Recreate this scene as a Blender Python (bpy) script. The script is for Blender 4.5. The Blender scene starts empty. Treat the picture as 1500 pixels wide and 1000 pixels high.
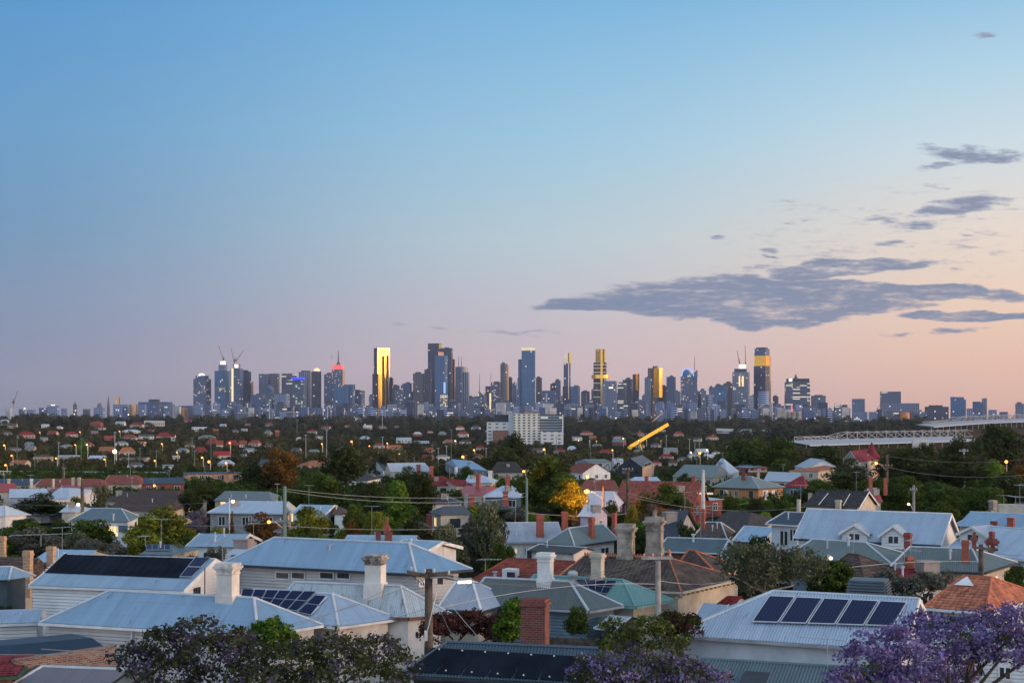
import bpy, math, random
import numpy as np
from mathutils import Vector
SC = bpy.context.scene
COL = SC.collection
F, CX, HY, CZ = 2000.0, 750.0, 612.0, 13.0        # focal length and principal point of the photograph in its own pixels, eye height
Z3 = Vector((0, 0, 0))

# ------------------------------------------------------------------ terrain
HP = [(-400, 0), (80, 0), (120, -1.5), (200, -4), (300, -6), (450, -9), (700, -14.5), (1000, -19), (1500, -21.5),
      (2200, -17), (3000, -10), (4000, 0), (5500, 0), (8000, 0), (99999, 0)]
def h(x, y):
    d = y
    for (a, za), (b, zb) in zip(HP, HP[1:]):
        if d <= b:
            t = max(0, (d - a) / (b - a)); z = za + (zb - za) * t; break
    if y > 900:                                    # the low rise west of the river valley
        k = math.exp(-((x + 950) / 500) ** 2 - ((y - 2300) / 900) ** 2); z += 13 * k
    return z
def U(px, py, z):
    Y = (CZ - z) * F / (py - HY)
    return Vector(((px - CX) / F * Y, Y, z))
def UD(px, py, Y): return Vector(((px - CX) / F * Y, Y, CZ - (py - HY) / F * Y))
def ground_at(px, py, lo=60.0):
    y = lo
    while y < 9000:
        if CZ - (py - HY) / F * y <= h((px - CX) / F * y, y): break
        y += max(1.0, y * .004)
    return y
def ray_plane(px, py, p, n):
    o = Vector((0, 0, CZ)); d = Vector(((px - CX) / F, 1, -(py - HY) / F))
    return o + d * ((p - o).dot(n) / d.dot(n))

# ------------------------------------------------------------------ naming
def tag(o, label=None, cat=None, group=None, kind=None):
    if label: o['label'] = label
    if cat: o['category'] = cat
    if group: o['group'] = group
    if kind: o['kind'] = kind
    return o
def thing(name, label, cat, loc, group=None):
    o = bpy.data.objects.new(name, None); COL.objects.link(o); o.location = loc; o.empty_display_size = .5
    return tag(o, label, cat, group)
def origin(o):
    p = Vector((0, 0, 0))
    while o is not None: p += o.location; o = o.parent
    return p

class MB:
    def __init__(s): s.v = []; s.f = []; s.uv = []; s.mi = []
    def poly(s, pts, mi=0, uv=None):
        i = len(s.v); s.v.extend([tuple(p) for p in pts]); s.f.append(tuple(range(i, i + len(pts)))); s.mi.append(mi)
        s.uv.append(uv if uv else [(0, 0)] * len(pts))
    def quad(s, a, b, c, d, mi=0):
        L = (Vector(b) - Vector(a)).length; H = (Vector(d) - Vector(a)).length
        s.poly([a, b, c, d], mi, [(0, 0), (L, 0), (L, H), (0, H)])
    def obox(s, o, u, v, w, mi=0, uoff=0.0):
        o, u, v, w = map(Vector, (o, u, v, w))
        a, b, c, d = o, o + u, o + u + v, o + v
        A, B, C, D = a + w, b + w, c + w, d + w
        lu, lv, lw = u.length, v.length, w.length
        run = uoff
        for (p, q, Q, P, l) in ((a, b, B, A, lu), (b, c, C, B, lv), (c, d, D, C, lu), (d, a, A, D, lv)):
            s.poly([p, q, Q, P], mi, [(run, 0), (run + l, 0), (run + l, lw), (run, lw)]); run += l
        s.poly([A, B, C, D], mi, [(-9, -9)] * 4); s.poly([d, c, b, a], mi, [(-9, -9)] * 4)
    def box(s, c, size, ang=0.0, mi=0):             # centre of the base, (dx,dy,dz), turn about z
        u = Vector((math.cos(ang), math.sin(ang), 0)); v = Vector((-u.y, u.x, 0))
        o = Vector(c) - u * size[0] / 2 - v * size[1] / 2
        s.obox(o, u * size[0], v * size[1], (0, 0, size[2]), mi)
    def tube(s, pts, r, n=6, mi=0, caps=True):
        pts = [Vector(p) for p in pts]
        if not isinstance(r, (list, tuple)): r = [r] * len(pts)
        rings = []
        for i, p in enumerate(pts):
            t = (pts[min(i + 1, len(pts) - 1)] - pts[max(i - 1, 0)]).normalized()
            a = t.cross(Vector((0, 0, 1)) if abs(t.z) < .9 else Vector((1, 0, 0))).normalized(); b = t.cross(a)
            k = len(s.v)
            for j in range(n):
                q = p + (a * math.cos(2 * math.pi * j / n) + b * math.sin(2 * math.pi * j / n)) * r[i]
                s.v.append(tuple(q))
            rings.append(k)
        for k0, k1 in zip(rings, rings[1:]):
            for j in range(n):
                s.f.append((k0 + j, k0 + (j + 1) % n, k1 + (j + 1) % n, k1 + j)); s.mi.append(mi); s.uv.append([(0, 0)] * 4)
        if caps:
            s.f.append(tuple(rings[0] + j for j in range(n))[::-1]); s.mi.append(mi); s.uv.append([(0, 0)] * n)
            s.f.append(tuple(rings[-1] + j for j in range(n))); s.mi.append(mi); s.uv.append([(0, 0)] * n)
    def lathe(s, c, prof, n=16, mi=0):              # profile of (radius, z)
        c = Vector(c); per = 2 * math.pi
        for (r0, z0), (r1, z1) in zip(prof, prof[1:]):
            for j in range(n):
                a0, a1 = per * j / n, per * (j + 1) / n
                P = lambda r, z, a: c + Vector((r * math.cos(a), r * math.sin(a), z))
                R = max(r0, r1)
                s.poly([P(r0, z0, a0), P(r0, z0, a1), P(r1, z1, a1), P(r1, z1, a0)], mi, [(R * a0, z0), (R * a1, z0), (R * a1, z1), (R * a0, z1)])
    def build(s, name, mats, parent=None, smooth=False, loc=None):
        base = origin(parent) if parent is not None else Vector(loc if loc is not None else (0, 0, 0))
        me = bpy.data.meshes.new(name)
        me.from_pydata([(x - base.x, y - base.y, z - base.z) for x, y, z in s.v], [], s.f)
        ul = me.uv_layers.new(name='UVMap')
        flat = [c for f in s.uv for t in f for c in t]
        ul.data.foreach_set('uv', flat)
        for m in (mats if isinstance(mats, (list, tuple)) else [mats]): me.materials.append(m)
        me.polygons.foreach_set('material_index', s.mi)
        if smooth: me.polygons.foreach_set('use_smooth', [True] * len(me.polygons))
        me.update()
        o = bpy.data.objects.new(name, me); COL.objects.link(o)
        if parent is not None: o.parent = parent
        else: o.location = base
        return o

# clip a convex polygon given in (s,t) to the line s=c (axis 0) or t=c (axis 1): returns the low and high crossing
def span(poly, c, ax):
    r = []
    for (a, b) in zip(poly, poly[1:] + poly[:1]):
        p, q = a[ax], b[ax]
        if abs(p - q) < 1e-9: continue
        k = (c - p) / (q - p)
        if -1e-9 <= k <= 1 + 1e-9: r.append(a[1 - ax] + (b[1 - ax] - a[1 - ax]) * k)
    return (min(r), max(r)) if len(r) >= 2 else None
class Face:                                         # a planar polygon with its own (s,t) frame: s along the first edge, t up the slope
    def __init__(f, pts):
        f.pts = [Vector(p) for p in pts]; f.o = f.pts[0]
        f.e = (f.pts[1] - f.pts[0]).normalized()
        n = Vector((0, 0, 0))
        for a, b in zip(f.pts[1:], f.pts[2:]): n += (a - f.o).cross(b - f.o)
        f.n = n.normalized()
        f.t = f.n.cross(f.e)
        f.st = [((p - f.o).dot(f.e), (p - f.o).dot(f.t)) for p in f.pts]
    def P(f, s, t, k=0.0): return f.o + f.e * s + f.t * t + f.n * k
    def lim(f, ax): return min(p[ax] for p in f.st), max(p[ax] for p in f.st)
    def flat(f, mb, mi=0, k=0.0): mb.poly([p + f.n * k for p in f.pts], mi, f.st)
    def corr(f, mb, period=.11, amp=.026, mi=0):    # corrugated sheet: ribs run up the slope
        a, b = f.lim(0); n = max(8, int((b - a) / period) * 4); prev = None
        for i in range(n + 1):
            s = a + (b - a) * min(max(i / n, 1e-5), 1 - 1e-5)
            r = span(f.st, s, 0)
            if not r: continue
            k = amp * math.sin(i * math.pi / 2)
            cur = (f.P(s, r[0], k), f.P(s, r[1], k), (s, r[0]), (s, r[1]))
            if prev: mb.poly([prev[0], cur[0], cur[1], prev[1]], mi, [prev[2], cur[2], cur[3], prev[3]])
            prev = cur
    def boards(f, mb, pitch=.17, gap=.034, mi=0):  # lapped boards with an open shadow gap over the sheathing
        f.flat(mb, mi, -.045); a, b = f.lim(1); n = max(1, round((b - a) / pitch))
        for i in range(n):
            t0, t1 = a + (b - a) * i / n + gap, a + (b - a) * (i + 1) / n
            r0, r1 = span(f.st, t0, 1), span(f.st, t1 - 1e-5, 1)
            if r0 and r1: mb.poly([f.P(r0[0], t0, .02), f.P(r0[1], t0, .02), f.P(r1[1], t1, 0), f.P(r1[0], t1, 0)], mi, [(r0[0], t0), (r0[1], t0), (r1[1], t1), (r1[0], t1)])
    def rows(f, mb, pitch=.3, lip=.025, mi=0):      # lapped courses: boards or tile rows, each with its own lower lip
        a, b = f.lim(1); n = max(1, round((b - a) / pitch))
        for i in range(n):
            t0, t1 = a + (b - a) * i / n, a + (b - a) * (i + 1) / n
            r0, r1 = span(f.st, t0 + 1e-5, 1), span(f.st, t1 - 1e-5, 1)
            if not r0 or not r1: continue
            A, B, C, D = f.P(r0[0], t0, lip), f.P(r0[1], t0, lip), f.P(r1[1], t1, 0), f.P(r1[0], t1, 0)
            mb.poly([A, B, C, D], mi, [(r0[0], t0), (r0[1], t0), (r1[1], t1), (r1[0], t1)])
            mb.poly([f.P(r0[0], t0, 0), f.P(r0[1], t0, 0), B, A], mi, [(r0[0], t0), (r0[1], t0), (r0[1], t0), (r0[0], t0)])

# ------------------------------------------------------------------ shader helpers
def lin(c): return tuple((x / 12.92 if x <= .04045 else ((x + .055) / 1.055) ** 2.4) for x in c)
def rgb(r, g, b): return lin((r / 255, g / 255, b / 255))
class X:                                            # tiny expression language over math nodes
    nt = None
    def __init__(s, sock): s.s = sock
    @staticmethod
    def m(op, *a, clamp=False):
        n = X.nt.nodes.new('ShaderNodeMath'); n.operation = op; n.use_clamp = clamp
        for i, v in enumerate(a):
            if isinstance(v, X): X.nt.links.new(v.s, n.inputs[i])
            else: n.inputs[i].default_value = v
        return X(n.outputs[0])
    def __add__(s, o): return X.m('ADD', s, o)
    __radd__ = __add__
    def __sub__(s, o): return X.m('SUBTRACT', s, o)
    def __rsub__(s, o): return X.m('SUBTRACT', o, s)
    def __mul__(s, o): return X.m('MULTIPLY', s, o)
    __rmul__ = __mul__
    def __truediv__(s, o): return X.m('DIVIDE', s, o)
    def __rtruediv__(s, o): return X.m('DIVIDE', o, s)
def smooth(x, a, b):
    n = X.nt.nodes.new('ShaderNodeMapRange'); n.interpolation_type = 'SMOOTHSTEP'
    X.nt.links.new(x.s, n.inputs[0]); n.inputs[1].default_value = a; n.inputs[2].default_value = b
    return X(n.outputs[0])
def ramp(fac, stops):
    n = X.nt.nodes.new('ShaderNodeValToRGB'); X.nt.links.new(fac.s, n.inputs[0])
    cr = n.color_ramp
    while len(cr.elements) < len(stops): cr.elements.new(.5)
    for e, (p, c) in zip(cr.elements, stops): e.position = p; e.color = (*c, 1)
    return n.outputs[0]
def mixc(fac, a, b, blend='MIX'):
    n = X.nt.nodes.new('ShaderNodeMix'); n.data_type = 'RGBA'; n.blend_type = blend
    for i, v in ((0, fac), (6, a), (7, b)):
        if isinstance(v, X): X.nt.links.new(v.s, n.inputs[i])
        elif isinstance(v, (int, float)): n.inputs[i].default_value = v
        elif isinstance(v, tuple): n.inputs[i].default_value = (*v[:3], 1)
        else: X.nt.links.new(v, n.inputs[i])
    return n.outputs[2]
def combine(x, y, z=0.0):
    n = X.nt.nodes.new('ShaderNodeCombineXYZ')
    for i, v in enumerate((x, y, z)):
        if isinstance(v, X): X.nt.links.new(v.s, n.inputs[i])
        else: n.inputs[i].default_value = v
    return n.outputs[0]
def noise(vec, scale=5, detail=3, rough=.55, out='Fac'):
    n = X.nt.nodes.new('ShaderNodeTexNoise'); n.inputs['Scale'].default_value = scale; n.inputs['Detail'].default_value = detail
    n.inputs['Roughness'].default_value = rough
    if vec is not None: X.nt.links.new(vec, n.inputs['Vector'])
    return X(n.outputs[0]) if out == 'Fac' else n.outputs[1]
def sep(vec):
    n = X.nt.nodes.new('ShaderNodeSeparateXYZ'); X.nt.links.new(vec, n.inputs[0]); return X(n.outputs[0]), X(n.outputs[1]), X(n.outputs[2])
MATS = {}
def newmat(name):
    m = bpy.data.materials.new(name); m.use_nodes = True; X.nt = m.node_tree
    return m, m.node_tree, m.node_tree.nodes['Principled BSDF']
def texco(k='Object'):
    n = X.nt.nodes.new('ShaderNodeTexCoord'); return n.outputs[k]
def put(nt, p, name, v):
    i = p.inputs[name]
    if isinstance(v, X): nt.links.new(v.s, i)
    elif isinstance(v, (int, float)): i.default_value = v
    elif isinstance(v, tuple): i.default_value = (*v[:3], 1)
    else: nt.links.new(v, i)
def bump(nt, p, hgt, dist=.02, strength=1.0):
    b = nt.nodes.new('ShaderNodeBump'); b.inputs['Distance'].default_value = dist; b.inputs['Strength'].default_value = strength
    nt.links.new(hgt.s, b.inputs['Height']); nt.links.new(b.outputs[0], p.inputs['Normal'])
def plain(name, c, rough=.7, var=.15, scale=1.2, metal=0.0, spec=.22, c2=None, streak=False):
    if name in MATS: return MATS[name]
    m, nt, p = newmat(name)
    co = texco('UV') if streak else texco('Object')
    if streak:
        s, t, _ = sep(co); co = combine(s * 2.2, t * .35)
    f = noise(co, scale, 4, .6)
    c2 = c2 or tuple(x * (1 - var * 1.6) for x in c)
    put(nt, p, 'Base Color', mixc(smooth(f, .3, .7), c2, tuple(min(1, x * (1 + var * .5)) for x in c)))
    p.inputs['Roughness'].default_value = rough; p.inputs['Metallic'].default_value = metal
    p.inputs['Specular IOR Level'].default_value = spec
    MATS[name] = m; return m
def metal_roof(name, c, wear=0.0, wearc=(.18, .13, .1), rough=.5, rib=0.0):
    if name in MATS: return MATS[name]
    m, nt, p = newmat(name)
    uv = texco('UV'); s, t, _ = sep(uv)
    ob = nt.nodes.new('ShaderNodeObjectInfo'); rnd = X(ob.outputs['Random'])
    f = noise(combine(s * 1.3 + rnd * 50, t * .22), 1.0, 4, .6)
    sheet = nt.nodes.new('ShaderNodeTexWhiteNoise'); sheet.noise_dimensions = '1D'
    fl = X.m('FLOOR', s / .76 + rnd * 37); nt.links.new(fl.s, sheet.inputs['W'])
    base = mixc(smooth(f, .25, .75), tuple(x * .86 for x in c), tuple(min(1, x * 1.08) for x in c))
    base = mixc(X(sheet.outputs[0]) * .16, base, tuple(x * .6 for x in c))
    seam = X.m('LESS_THAN', X.m('FRACT', s / .76 + rnd * 37), .05)
    base = mixc(seam * .22, base, tuple(x * .4 for x in c))
    fine = noise(uv, 9, 3, .7)
    base = mixc(smooth(fine, .58, .75) * .18, base, tuple(x * .45 for x in c))
    lap = X.m('LESS_THAN', X.m('FRACT', t / .92 + rnd * 3), .045)
    base = mixc(lap * .16, base, tuple(x * .35 for x in c))
    if wear:
        g = noise(combine(s * 2.0 + rnd * 9, t * .5), 1.4, 6, .72)
        base = mixc(smooth(g, .62 - wear * .3, .70 - wear * .12) * .75, base, wearc)
    put(nt, p, 'Base Color', base); p.inputs['Roughness'].default_value = rough
    p.inputs['Specular IOR Level'].default_value = .35
    if rib: bump(nt, p, X.m('SINE', s * (2 * math.pi / rib)), .03)
    MATS[name] = m; return m
def tile_roof(name, c, moss=0.0, mossc=(.05, .05, .035), geo=False, pitch=.3, rough=.8):
    if name in MATS: return MATS[name]
    m, nt, p = newmat(name)
    uv = texco('UV'); s, t, _ = sep(uv)
    row = X.m('FLOOR', t / pitch + .001)
    wn = nt.nodes.new('ShaderNodeTexWhiteNoise'); wn.noise_dimensions = '2D'
    nt.links.new(combine(X.m('FLOOR', s / .25 + row * .5), row), wn.inputs['Vector'])
    base = mixc(X(wn.outputs[0]), tuple(x * .62 for x in c), tuple(min(1, x * 1.3) for x in c))
    f = noise(uv, .5, 5, .65)
    base = mixc(smooth(f, .62 - moss * .35, .78 - moss * .2) * (.85 if moss else .35), base, mossc if moss else tuple(x * .5 for x in c))
    gap = X.m('LESS_THAN', X.m('FRACT', t / pitch), .14)
    if not geo: base = mixc(gap * .55, base, tuple(x * .25 for x in c))
    put(nt, p, 'Base Color', base); p.inputs['Roughness'].default_value = rough; p.inputs['Specular IOR Level'].default_value = .15
    bump(nt, p, X.m('SINE', s * (2 * math.pi / .25)) * .6 + X.m('FRACT', t / pitch) * (0 if geo else -1.0), .03)
    MATS[name] = m; return m
def brick(name, c1, c2, mortar, scale=1.0, rough=.85):
    if name in MATS: return MATS[name]
    m, nt, p = newmat(name)
    uv = texco('UV'); b = nt.nodes.new('ShaderNodeTexBrick'); nt.links.new(uv, b.inputs['Vector'])
    b.inputs['Color1'].default_value = (*c1, 1); b.inputs['Color2'].default_value = (*c2, 1); b.inputs['Mortar'].default_value = (*mortar, 1)
    b.inputs['Scale'].default_value = 1 / scale; b.inputs['Brick Width'].default_value = .24; b.inputs['Row Height'].default_value = .086
    b.inputs['Mortar Size'].default_value = .009; b.inputs['Bias'].default_value = -.1
    f = noise(uv, 3, 4, .6)
    put(nt, p, 'Base Color', mixc(smooth(f, .45, .8) * .5, b.outputs[0], tuple(x * .35 for x in c1)))
    p.inputs['Roughness'].default_value = rough; p.inputs['Specular IOR Level'].default_value = .15; bump(nt, p, X(b.outputs[1]) * -1.0, .01)
    MATS[name] = m; return m
def glow(name, c, strength):
    if name in MATS: return MATS[name]
    m, nt, p = newmat(name)
    put(nt, p, 'Base Color', tuple(min(1, x) for x in c)); put(nt, p, 'Emission Color', c); p.inputs['Emission Strength'].default_value = strength
    MATS[name] = m; return m
def leafmat(name, c, c2=None, rough=.6, trans=.25, hue=.5):
    if name in MATS: return MATS[name]
    m, nt, p = newmat(name)
    a = nt.nodes.new('ShaderNodeAttribute'); a.attribute_name = 'tint'
    ob = nt.nodes.new('ShaderNodeObjectInfo')
    c2 = c2 or (c[0] * 1.9, c[1] * 1.7, c[2] * 1.2)
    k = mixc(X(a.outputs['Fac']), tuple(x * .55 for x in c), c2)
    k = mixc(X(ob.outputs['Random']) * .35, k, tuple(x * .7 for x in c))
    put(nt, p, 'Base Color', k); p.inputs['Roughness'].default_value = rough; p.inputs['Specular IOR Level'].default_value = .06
    tr = nt.nodes.new('ShaderNodeBsdfTranslucent'); nt.links.new(k, tr.inputs[0])
    mx = nt.nodes.new('ShaderNodeMixShader'); mx.inputs[0].default_value = trans
    nt.links.new(p.outputs[0], mx.inputs[1]); nt.links.new(tr.outputs[0], mx.inputs[2])
    nt.links.new(mx.outputs[0], nt.nodes['Material Output'].inputs[0])
    MATS[name] = m; return m
def facade(name, c, frame=None, lit=.04, litc=(1, .68, .36), power=1.6, cell=(7.5, 7.0), metal=.35, rough=.25, band='grid', win=.64):
    """curtain wall or pierced wall, laid out in metres on the building's own UVs"""
    if name in MATS: return MATS[name]
    m, nt, p = newmat(name)
    uv = texco('UV'); s, t, _ = sep(uv)
    ob = nt.nodes.new('ShaderNodeObjectInfo'); rnd = X(ob.outputs['Random'])
    cs, ct = (s + rnd * 731) / cell[0], t / cell[1]
    fs, ft = X.m('FRACT', cs), X.m('FRACT', ct)
    inx = X.m('LESS_THAN', X.m('ABSOLUTE', fs - .5), win / 2) if band != 'h' else X.m('ADD', 1.0, 0.0)
    iny = X.m('LESS_THAN', X.m('ABSOLUTE', ft - .5), win / 2 * .95) if band != 'v' else X.m('ADD', 1.0, 0.0)
    w = inx * iny * X.m('GREATER_THAN', t, -5.0)
    wn = nt.nodes.new('ShaderNodeTexWhiteNoise'); wn.noise_dimensions = '2D'
    nt.links.new(combine(X.m('FLOOR', cs), X.m('FLOOR', ct)), wn.inputs['Vector'])
    r = X(wn.outputs[0])
    cl = noise(combine(cs * .13, ct * .22 + rnd * 40), 1.0, 2, .5)
    thr = smooth(cl, .38, .72) * (lit * 1.5)
    on = X.m('LESS_THAN', r, thr) * w * X.m('GREATER_THAN', t, -5.0)
    big = noise(combine(s * .012 + rnd * 9, t * .02), 1.0, 3, .6)
    var = mixc(smooth(big, .3, .7), tuple(x * .72 for x in c), tuple(min(1, x * 1.25) for x in c))
    pane = mixc(r * .5, var, tuple(x * .45 for x in c))
    fr = frame or tuple(min(1, x * 1.5 + .02) for x in c)
    put(nt, p, 'Base Color', mixc(w, fr, pane))
    put(nt, p, 'Metallic', w * metal); put(nt, p, 'Roughness', .7 - w * (.7 - rough))
    wn2 = nt.nodes.new('ShaderNodeTexWhiteNoise'); wn2.noise_dimensions = '2D'
    nt.links.new(combine(X.m('FLOOR', cs) + 7.3, X.m('FLOOR', ct)), wn2.inputs['Vector'])
    put(nt, p, 'Emission Color', mixc(X(wn2.outputs[0]), litc, (1, .9, .75)))
    put(nt, p, 'Emission Strength', on * (power * .75))
    MATS[name] = m; return m
# ------------------------------------------------------------------ sky, sun, camera, air
SUN_AZ, SUN_EL = math.radians(100), math.radians(7.0)      # the sun has just gone, off to the right and a little behind
W = bpy.data.worlds.new('World'); SC.world = W; W.use_nodes = True
nt = W.node_tree; X.nt = nt; nt.nodes.clear()
gen = nt.nodes.new('ShaderNodeTexCoord').outputs['Generated']
dx, dy, dz = sep(gen)
hyp = X.m('SQRT', dx * dx + dy * dy) + 1e-4
el = dz / hyp                                             # tangent of the elevation
e = X.m('MULTIPLY', el, 1 / .42, clamp=True)
mm = (dx * math.sin(SUN_AZ) + dy * math.cos(SUN_AZ)) / hyp   # 1 towards the sunset, -1 away from it
def stops(l, k=1.0): return [(max(0.0, min(1.0, (612 - y) / 2000 / .42)), tuple(x * k for x in rgb(*c))) for y, c in l] 
ZEN = (1.0, rgb(74, 136, 192))
left = ramp(e, stops([(612, (119, 124, 147)), (590, (124, 129, 153)), (540, (131, 138, 165)), (450, (126, 146, 176)), (350, (112, 150, 186)), (200, (104, 156, 200)), (0, (86, 151, 206))]) + [ZEN])
cent = ramp(e, stops([(612, (182, 163, 172)), (590, (190, 168, 175)), (540, (202, 181, 187)), (450, (194, 191, 201)), (350, (184, 203, 213)), (200, (157, 199, 224)), (0, (124, 181, 222))]) + [ZEN])
rght = ramp(e, stops([(612, (212, 167, 152)), (590, (221, 174, 156)), (540, (232, 188, 166)), (450, (238, 208, 186)), (350, (233, 218, 206)), (230, (206, 221, 229)), (120, (178, 212, 231)), (0, (142, 191, 226))]) + [ZEN])
# towards the sunset itself (out of the picture on the right), in tenths
sset = ramp(e, [(0, (.25, .105, .034)), (.06, (.20, .10, .042)), (.2, (.115, .082, .055)), (.5, (.05, .056, .062)), (1, (.02, .035, .055))])
sset = mixc(1.0, sset, (13, 13, 13), 'MULTIPLY')
c = mixc(smooth(mm, -.56, -.10), left, cent)
c = mixc(smooth(mm, -.18, .22), c, rght)
c = mixc(smooth(mm, .24, .98), c, sset)
# higher up than the lens sees, and behind it, the sky is brightened as fill light
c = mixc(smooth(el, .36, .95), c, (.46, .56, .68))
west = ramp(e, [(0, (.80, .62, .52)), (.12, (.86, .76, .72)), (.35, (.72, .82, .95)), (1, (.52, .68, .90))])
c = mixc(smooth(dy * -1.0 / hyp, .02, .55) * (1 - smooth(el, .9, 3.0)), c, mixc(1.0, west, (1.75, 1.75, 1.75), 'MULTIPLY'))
# clouds, laid on the sky by direction
front = X.m('GREATER_THAN', dy, .05)
PX = dx / (X.m('MAXIMUM', dy, .05)) * 2000 + 750
PY = 612 - dz / (X.m('MAXIMUM', dy, .05)) * 2000
wv = combine(PX / 150, PY / 24)
n1 = noise(wv, 1.0, 7, .62)
n2 = noise(combine(PX / 46, PY / 9 + 31.0), 1.0, 6, .65)
warpx = PX + (noise(combine(PX / 90, PY / 40 + 9.0), 1.0, 3, .5) - .5) * 70
warpy = PY + (noise(combine(PX / 80 + 40.0, PY / 30), 1.0, 3, .5) - .5) * 26
def blob(cx, cy, a, b, slope=0.0):
    x = (warpx - cx) / a; y = (warpy - cy - (warpx - cx) * slope) / b
    return X.m('MAXIMUM', 1 - (x * x + y * y), 0.0)
B = None
for q in ((1110, 438, 285, 38, .0), (1240, 392, 140, 16, -.06), (1135, 462, 130, 22, 0), (1380, 428, 160, 14, .06), (1420, 462, 120, 9, 0), (880, 445, 110, 12, -.04), (1395, 484, 60, 7, -.06),
          (1405, 303, 95, 15, -.09), (1345, 330, 34, 9, 0), (1290, 322, 45, 6, 0), (1420, 226, 95, 15, .1), (1375, 245, 60, 9, -.1),
          (1305, 358, 34, 6, 0), (1128, 366, 20, 5, 0), (1052, 349, 22, 3, 0), (1125, 375, 22, 3, .05), (1447, 51, 26, 7, 0), (760, 485, 90, 5, 0), (650, 481, 40, 4, .05), (580, 476, 24, 4, .1), (1410, 345, 26, 4, 0), (1480, 228, 50, 8, 0), (1310, 490, 30, 4, 0)):
    v = blob(*q) * (2.1 if q[2] > 100 else (1.15 if q[2] > 60 and q[0] > 1000 else (.85 if q[0] > 1000 else .55))); B = v if B is None else X.m('MAXIMUM', B, v)
n3 = noise(combine(PX / 17, PY / 4.5 + 77.0), 1.0, 4, .6)
B = X.m('MAXIMUM', B, blob(1260, 360, 300, 105, -.12) * .33)
dens = X.m('MINIMUM', B, 1.0) + (n1 - .5) * 1.9 + (n2 - .5) * 1.8 + (n3 - .5) * .75
mask = smooth(dens, .24, .82) * smooth(B, .0, .12) * front
thick = smooth(dens, .35, 1.15)
low = smooth(PY, 250, 480)
edge = mixc(low, rgb(164, 172, 194), rgb(162, 158, 176))
body = mixc(low, rgb(124, 136, 166), rgb(110, 131, 163))
body = mixc(smooth(n2, .3, .75), body, mixc(.5, body, rgb(140, 146, 168)))
c = mixc(mask * (.58 + thick * .34), c, mixc(thick, edge, body))
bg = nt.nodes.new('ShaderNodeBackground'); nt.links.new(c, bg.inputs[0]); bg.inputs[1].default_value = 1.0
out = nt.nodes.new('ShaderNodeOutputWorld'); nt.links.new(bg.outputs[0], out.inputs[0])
W.cycles.sampling_method = 'MANUAL'; W.cycles.sample_map_resolution = 1024

sl = bpy.data.lights.new('sun', 'SUN'); sl.energy = 3.4; sl.angle = math.radians(14); sl.color = (1, .66, .42)
so = bpy.data.objects.new('sun', sl); COL.objects.link(so)
so.rotation_euler = (math.radians(90) - SUN_EL, 0, math.pi - SUN_AZ)

cam = bpy.data.cameras.new('camera'); cam.sensor_width = 36; cam.lens = 36 * F / 1500; cam.shift_y = (HY - 500) / 1500; cam.clip_start = .5; cam.clip_end = 60000
co = bpy.data.objects.new('camera', cam); COL.objects.link(co); co.location = (0, 0, CZ); co.rotation_euler = (math.pi / 2, 0, 0); SC.camera = co

# the ground: one sheet from under the lens to the far plain
def ground():
    ys = [-250, -100, 0, 40, 80, 100, 120, 160, 200, 250, 300, 370, 450, 570, 700, 850, 1000, 1250, 1500, 1800, 2200, 2600, 3000, 3500, 4000, 4700, 5500, 6500, 8000, 10500, 13500]
    us = np.linspace(-1, 1, 41)
    v = []; f = []
    for y in ys:
        hw = 260 + max(0, y) * .55
        for u in us: v.append((u * hw, y, h(u * hw, y)))
    n = len(us)
    for i in range(len(ys) - 1):
        for j in range(n - 1): f.append((i * n + j, i * n + j + 1, (i + 1) * n + j + 1, (i + 1) * n + j))
    mb = MB(); mb.v = v; mb.f = f; mb.mi = [0] * len(f); mb.uv = [[(0, 0)] * 4 for _ in f]
    m, nt, p = newmat('ground')
    co = texco('Object'); a = noise(co, .03, 5, .65); b = noise(co, .6, 4, .6)
    put(nt, p, 'Base Color', mixc(smooth(b, .35, .7), mixc(smooth(a, .4, .6), (.014, .018, .009), (.028, .024, .018)), (.013, .014, .009)))
    p.inputs['Roughness'].default_value = .95; p.inputs['Specular IOR Level'].default_value = 0
    o = mb.build('ground', m); tag(o, kind='structure')
ground()
# ------------------------------------------------------------------ palette
M = MATS
WHITE = plain('white_paint', (.62, .61, .60), .6, .12)
CREAM = plain('cream_paint', (.44, .385, .31), .7, .15)
WARMW = plain('warm_white_render', (.60, .55, .50), .75, .14)
GREYW = plain('grey_render', (.30, .30, .31), .8, .2)
BOARDW = plain('weatherboard_white', (.60, .60, .60), .6, .10, .6)
BOARDC = plain('weatherboard_cream', (.50, .48, .47), .65, .12, .6)
BOARDB = plain('weatherboard_blue_grey', (.10, .15, .19), .65, .15)
TIMBER = plain('weathered_timber', (.10, .075, .055), .9, .35, 3)
CONC = plain('concrete', (.33, .30, .27), .9, .25, 2)
STONE = plain('grey_stone', (.29, .25, .21), .95, .45, 1.6, c2=(.12, .10, .085))
STEEL = plain('galvanised_steel', (.36, .39, .41), .45, .1, metal=.3)
GREENP = plain('green_grey_pole', (.12, .19, .18), .6, .1)
DARK = plain('dark_trim', (.035, .04, .05), .6, .2)
GLASS = plain('window_glass', (.03, .04, .05), .12, .2, spec=.8)
LITW = glow('lit_window', (1, .62, .26), 1.1)
LEAD = plain('flashing', (.42, .45, .48), .5, .1)
WIREM = plain('wire', (.20, .20, .21), .6, .1)
WIREL = plain('pale_wire', (.45, .44, .43), .6, .1)
R_BLUE = metal_roof('pale_blue_sheet', (.225, .335, .445), .12, (.12, .15, .18))
R_BLUE2 = metal_roof('silver_blue_sheet', (.33, .40, .49), .10, (.16, .17, .18))
R_PALE = metal_roof('silver_sheet', (.33, .36, .41), .14, (.18, .17, .17))
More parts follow.
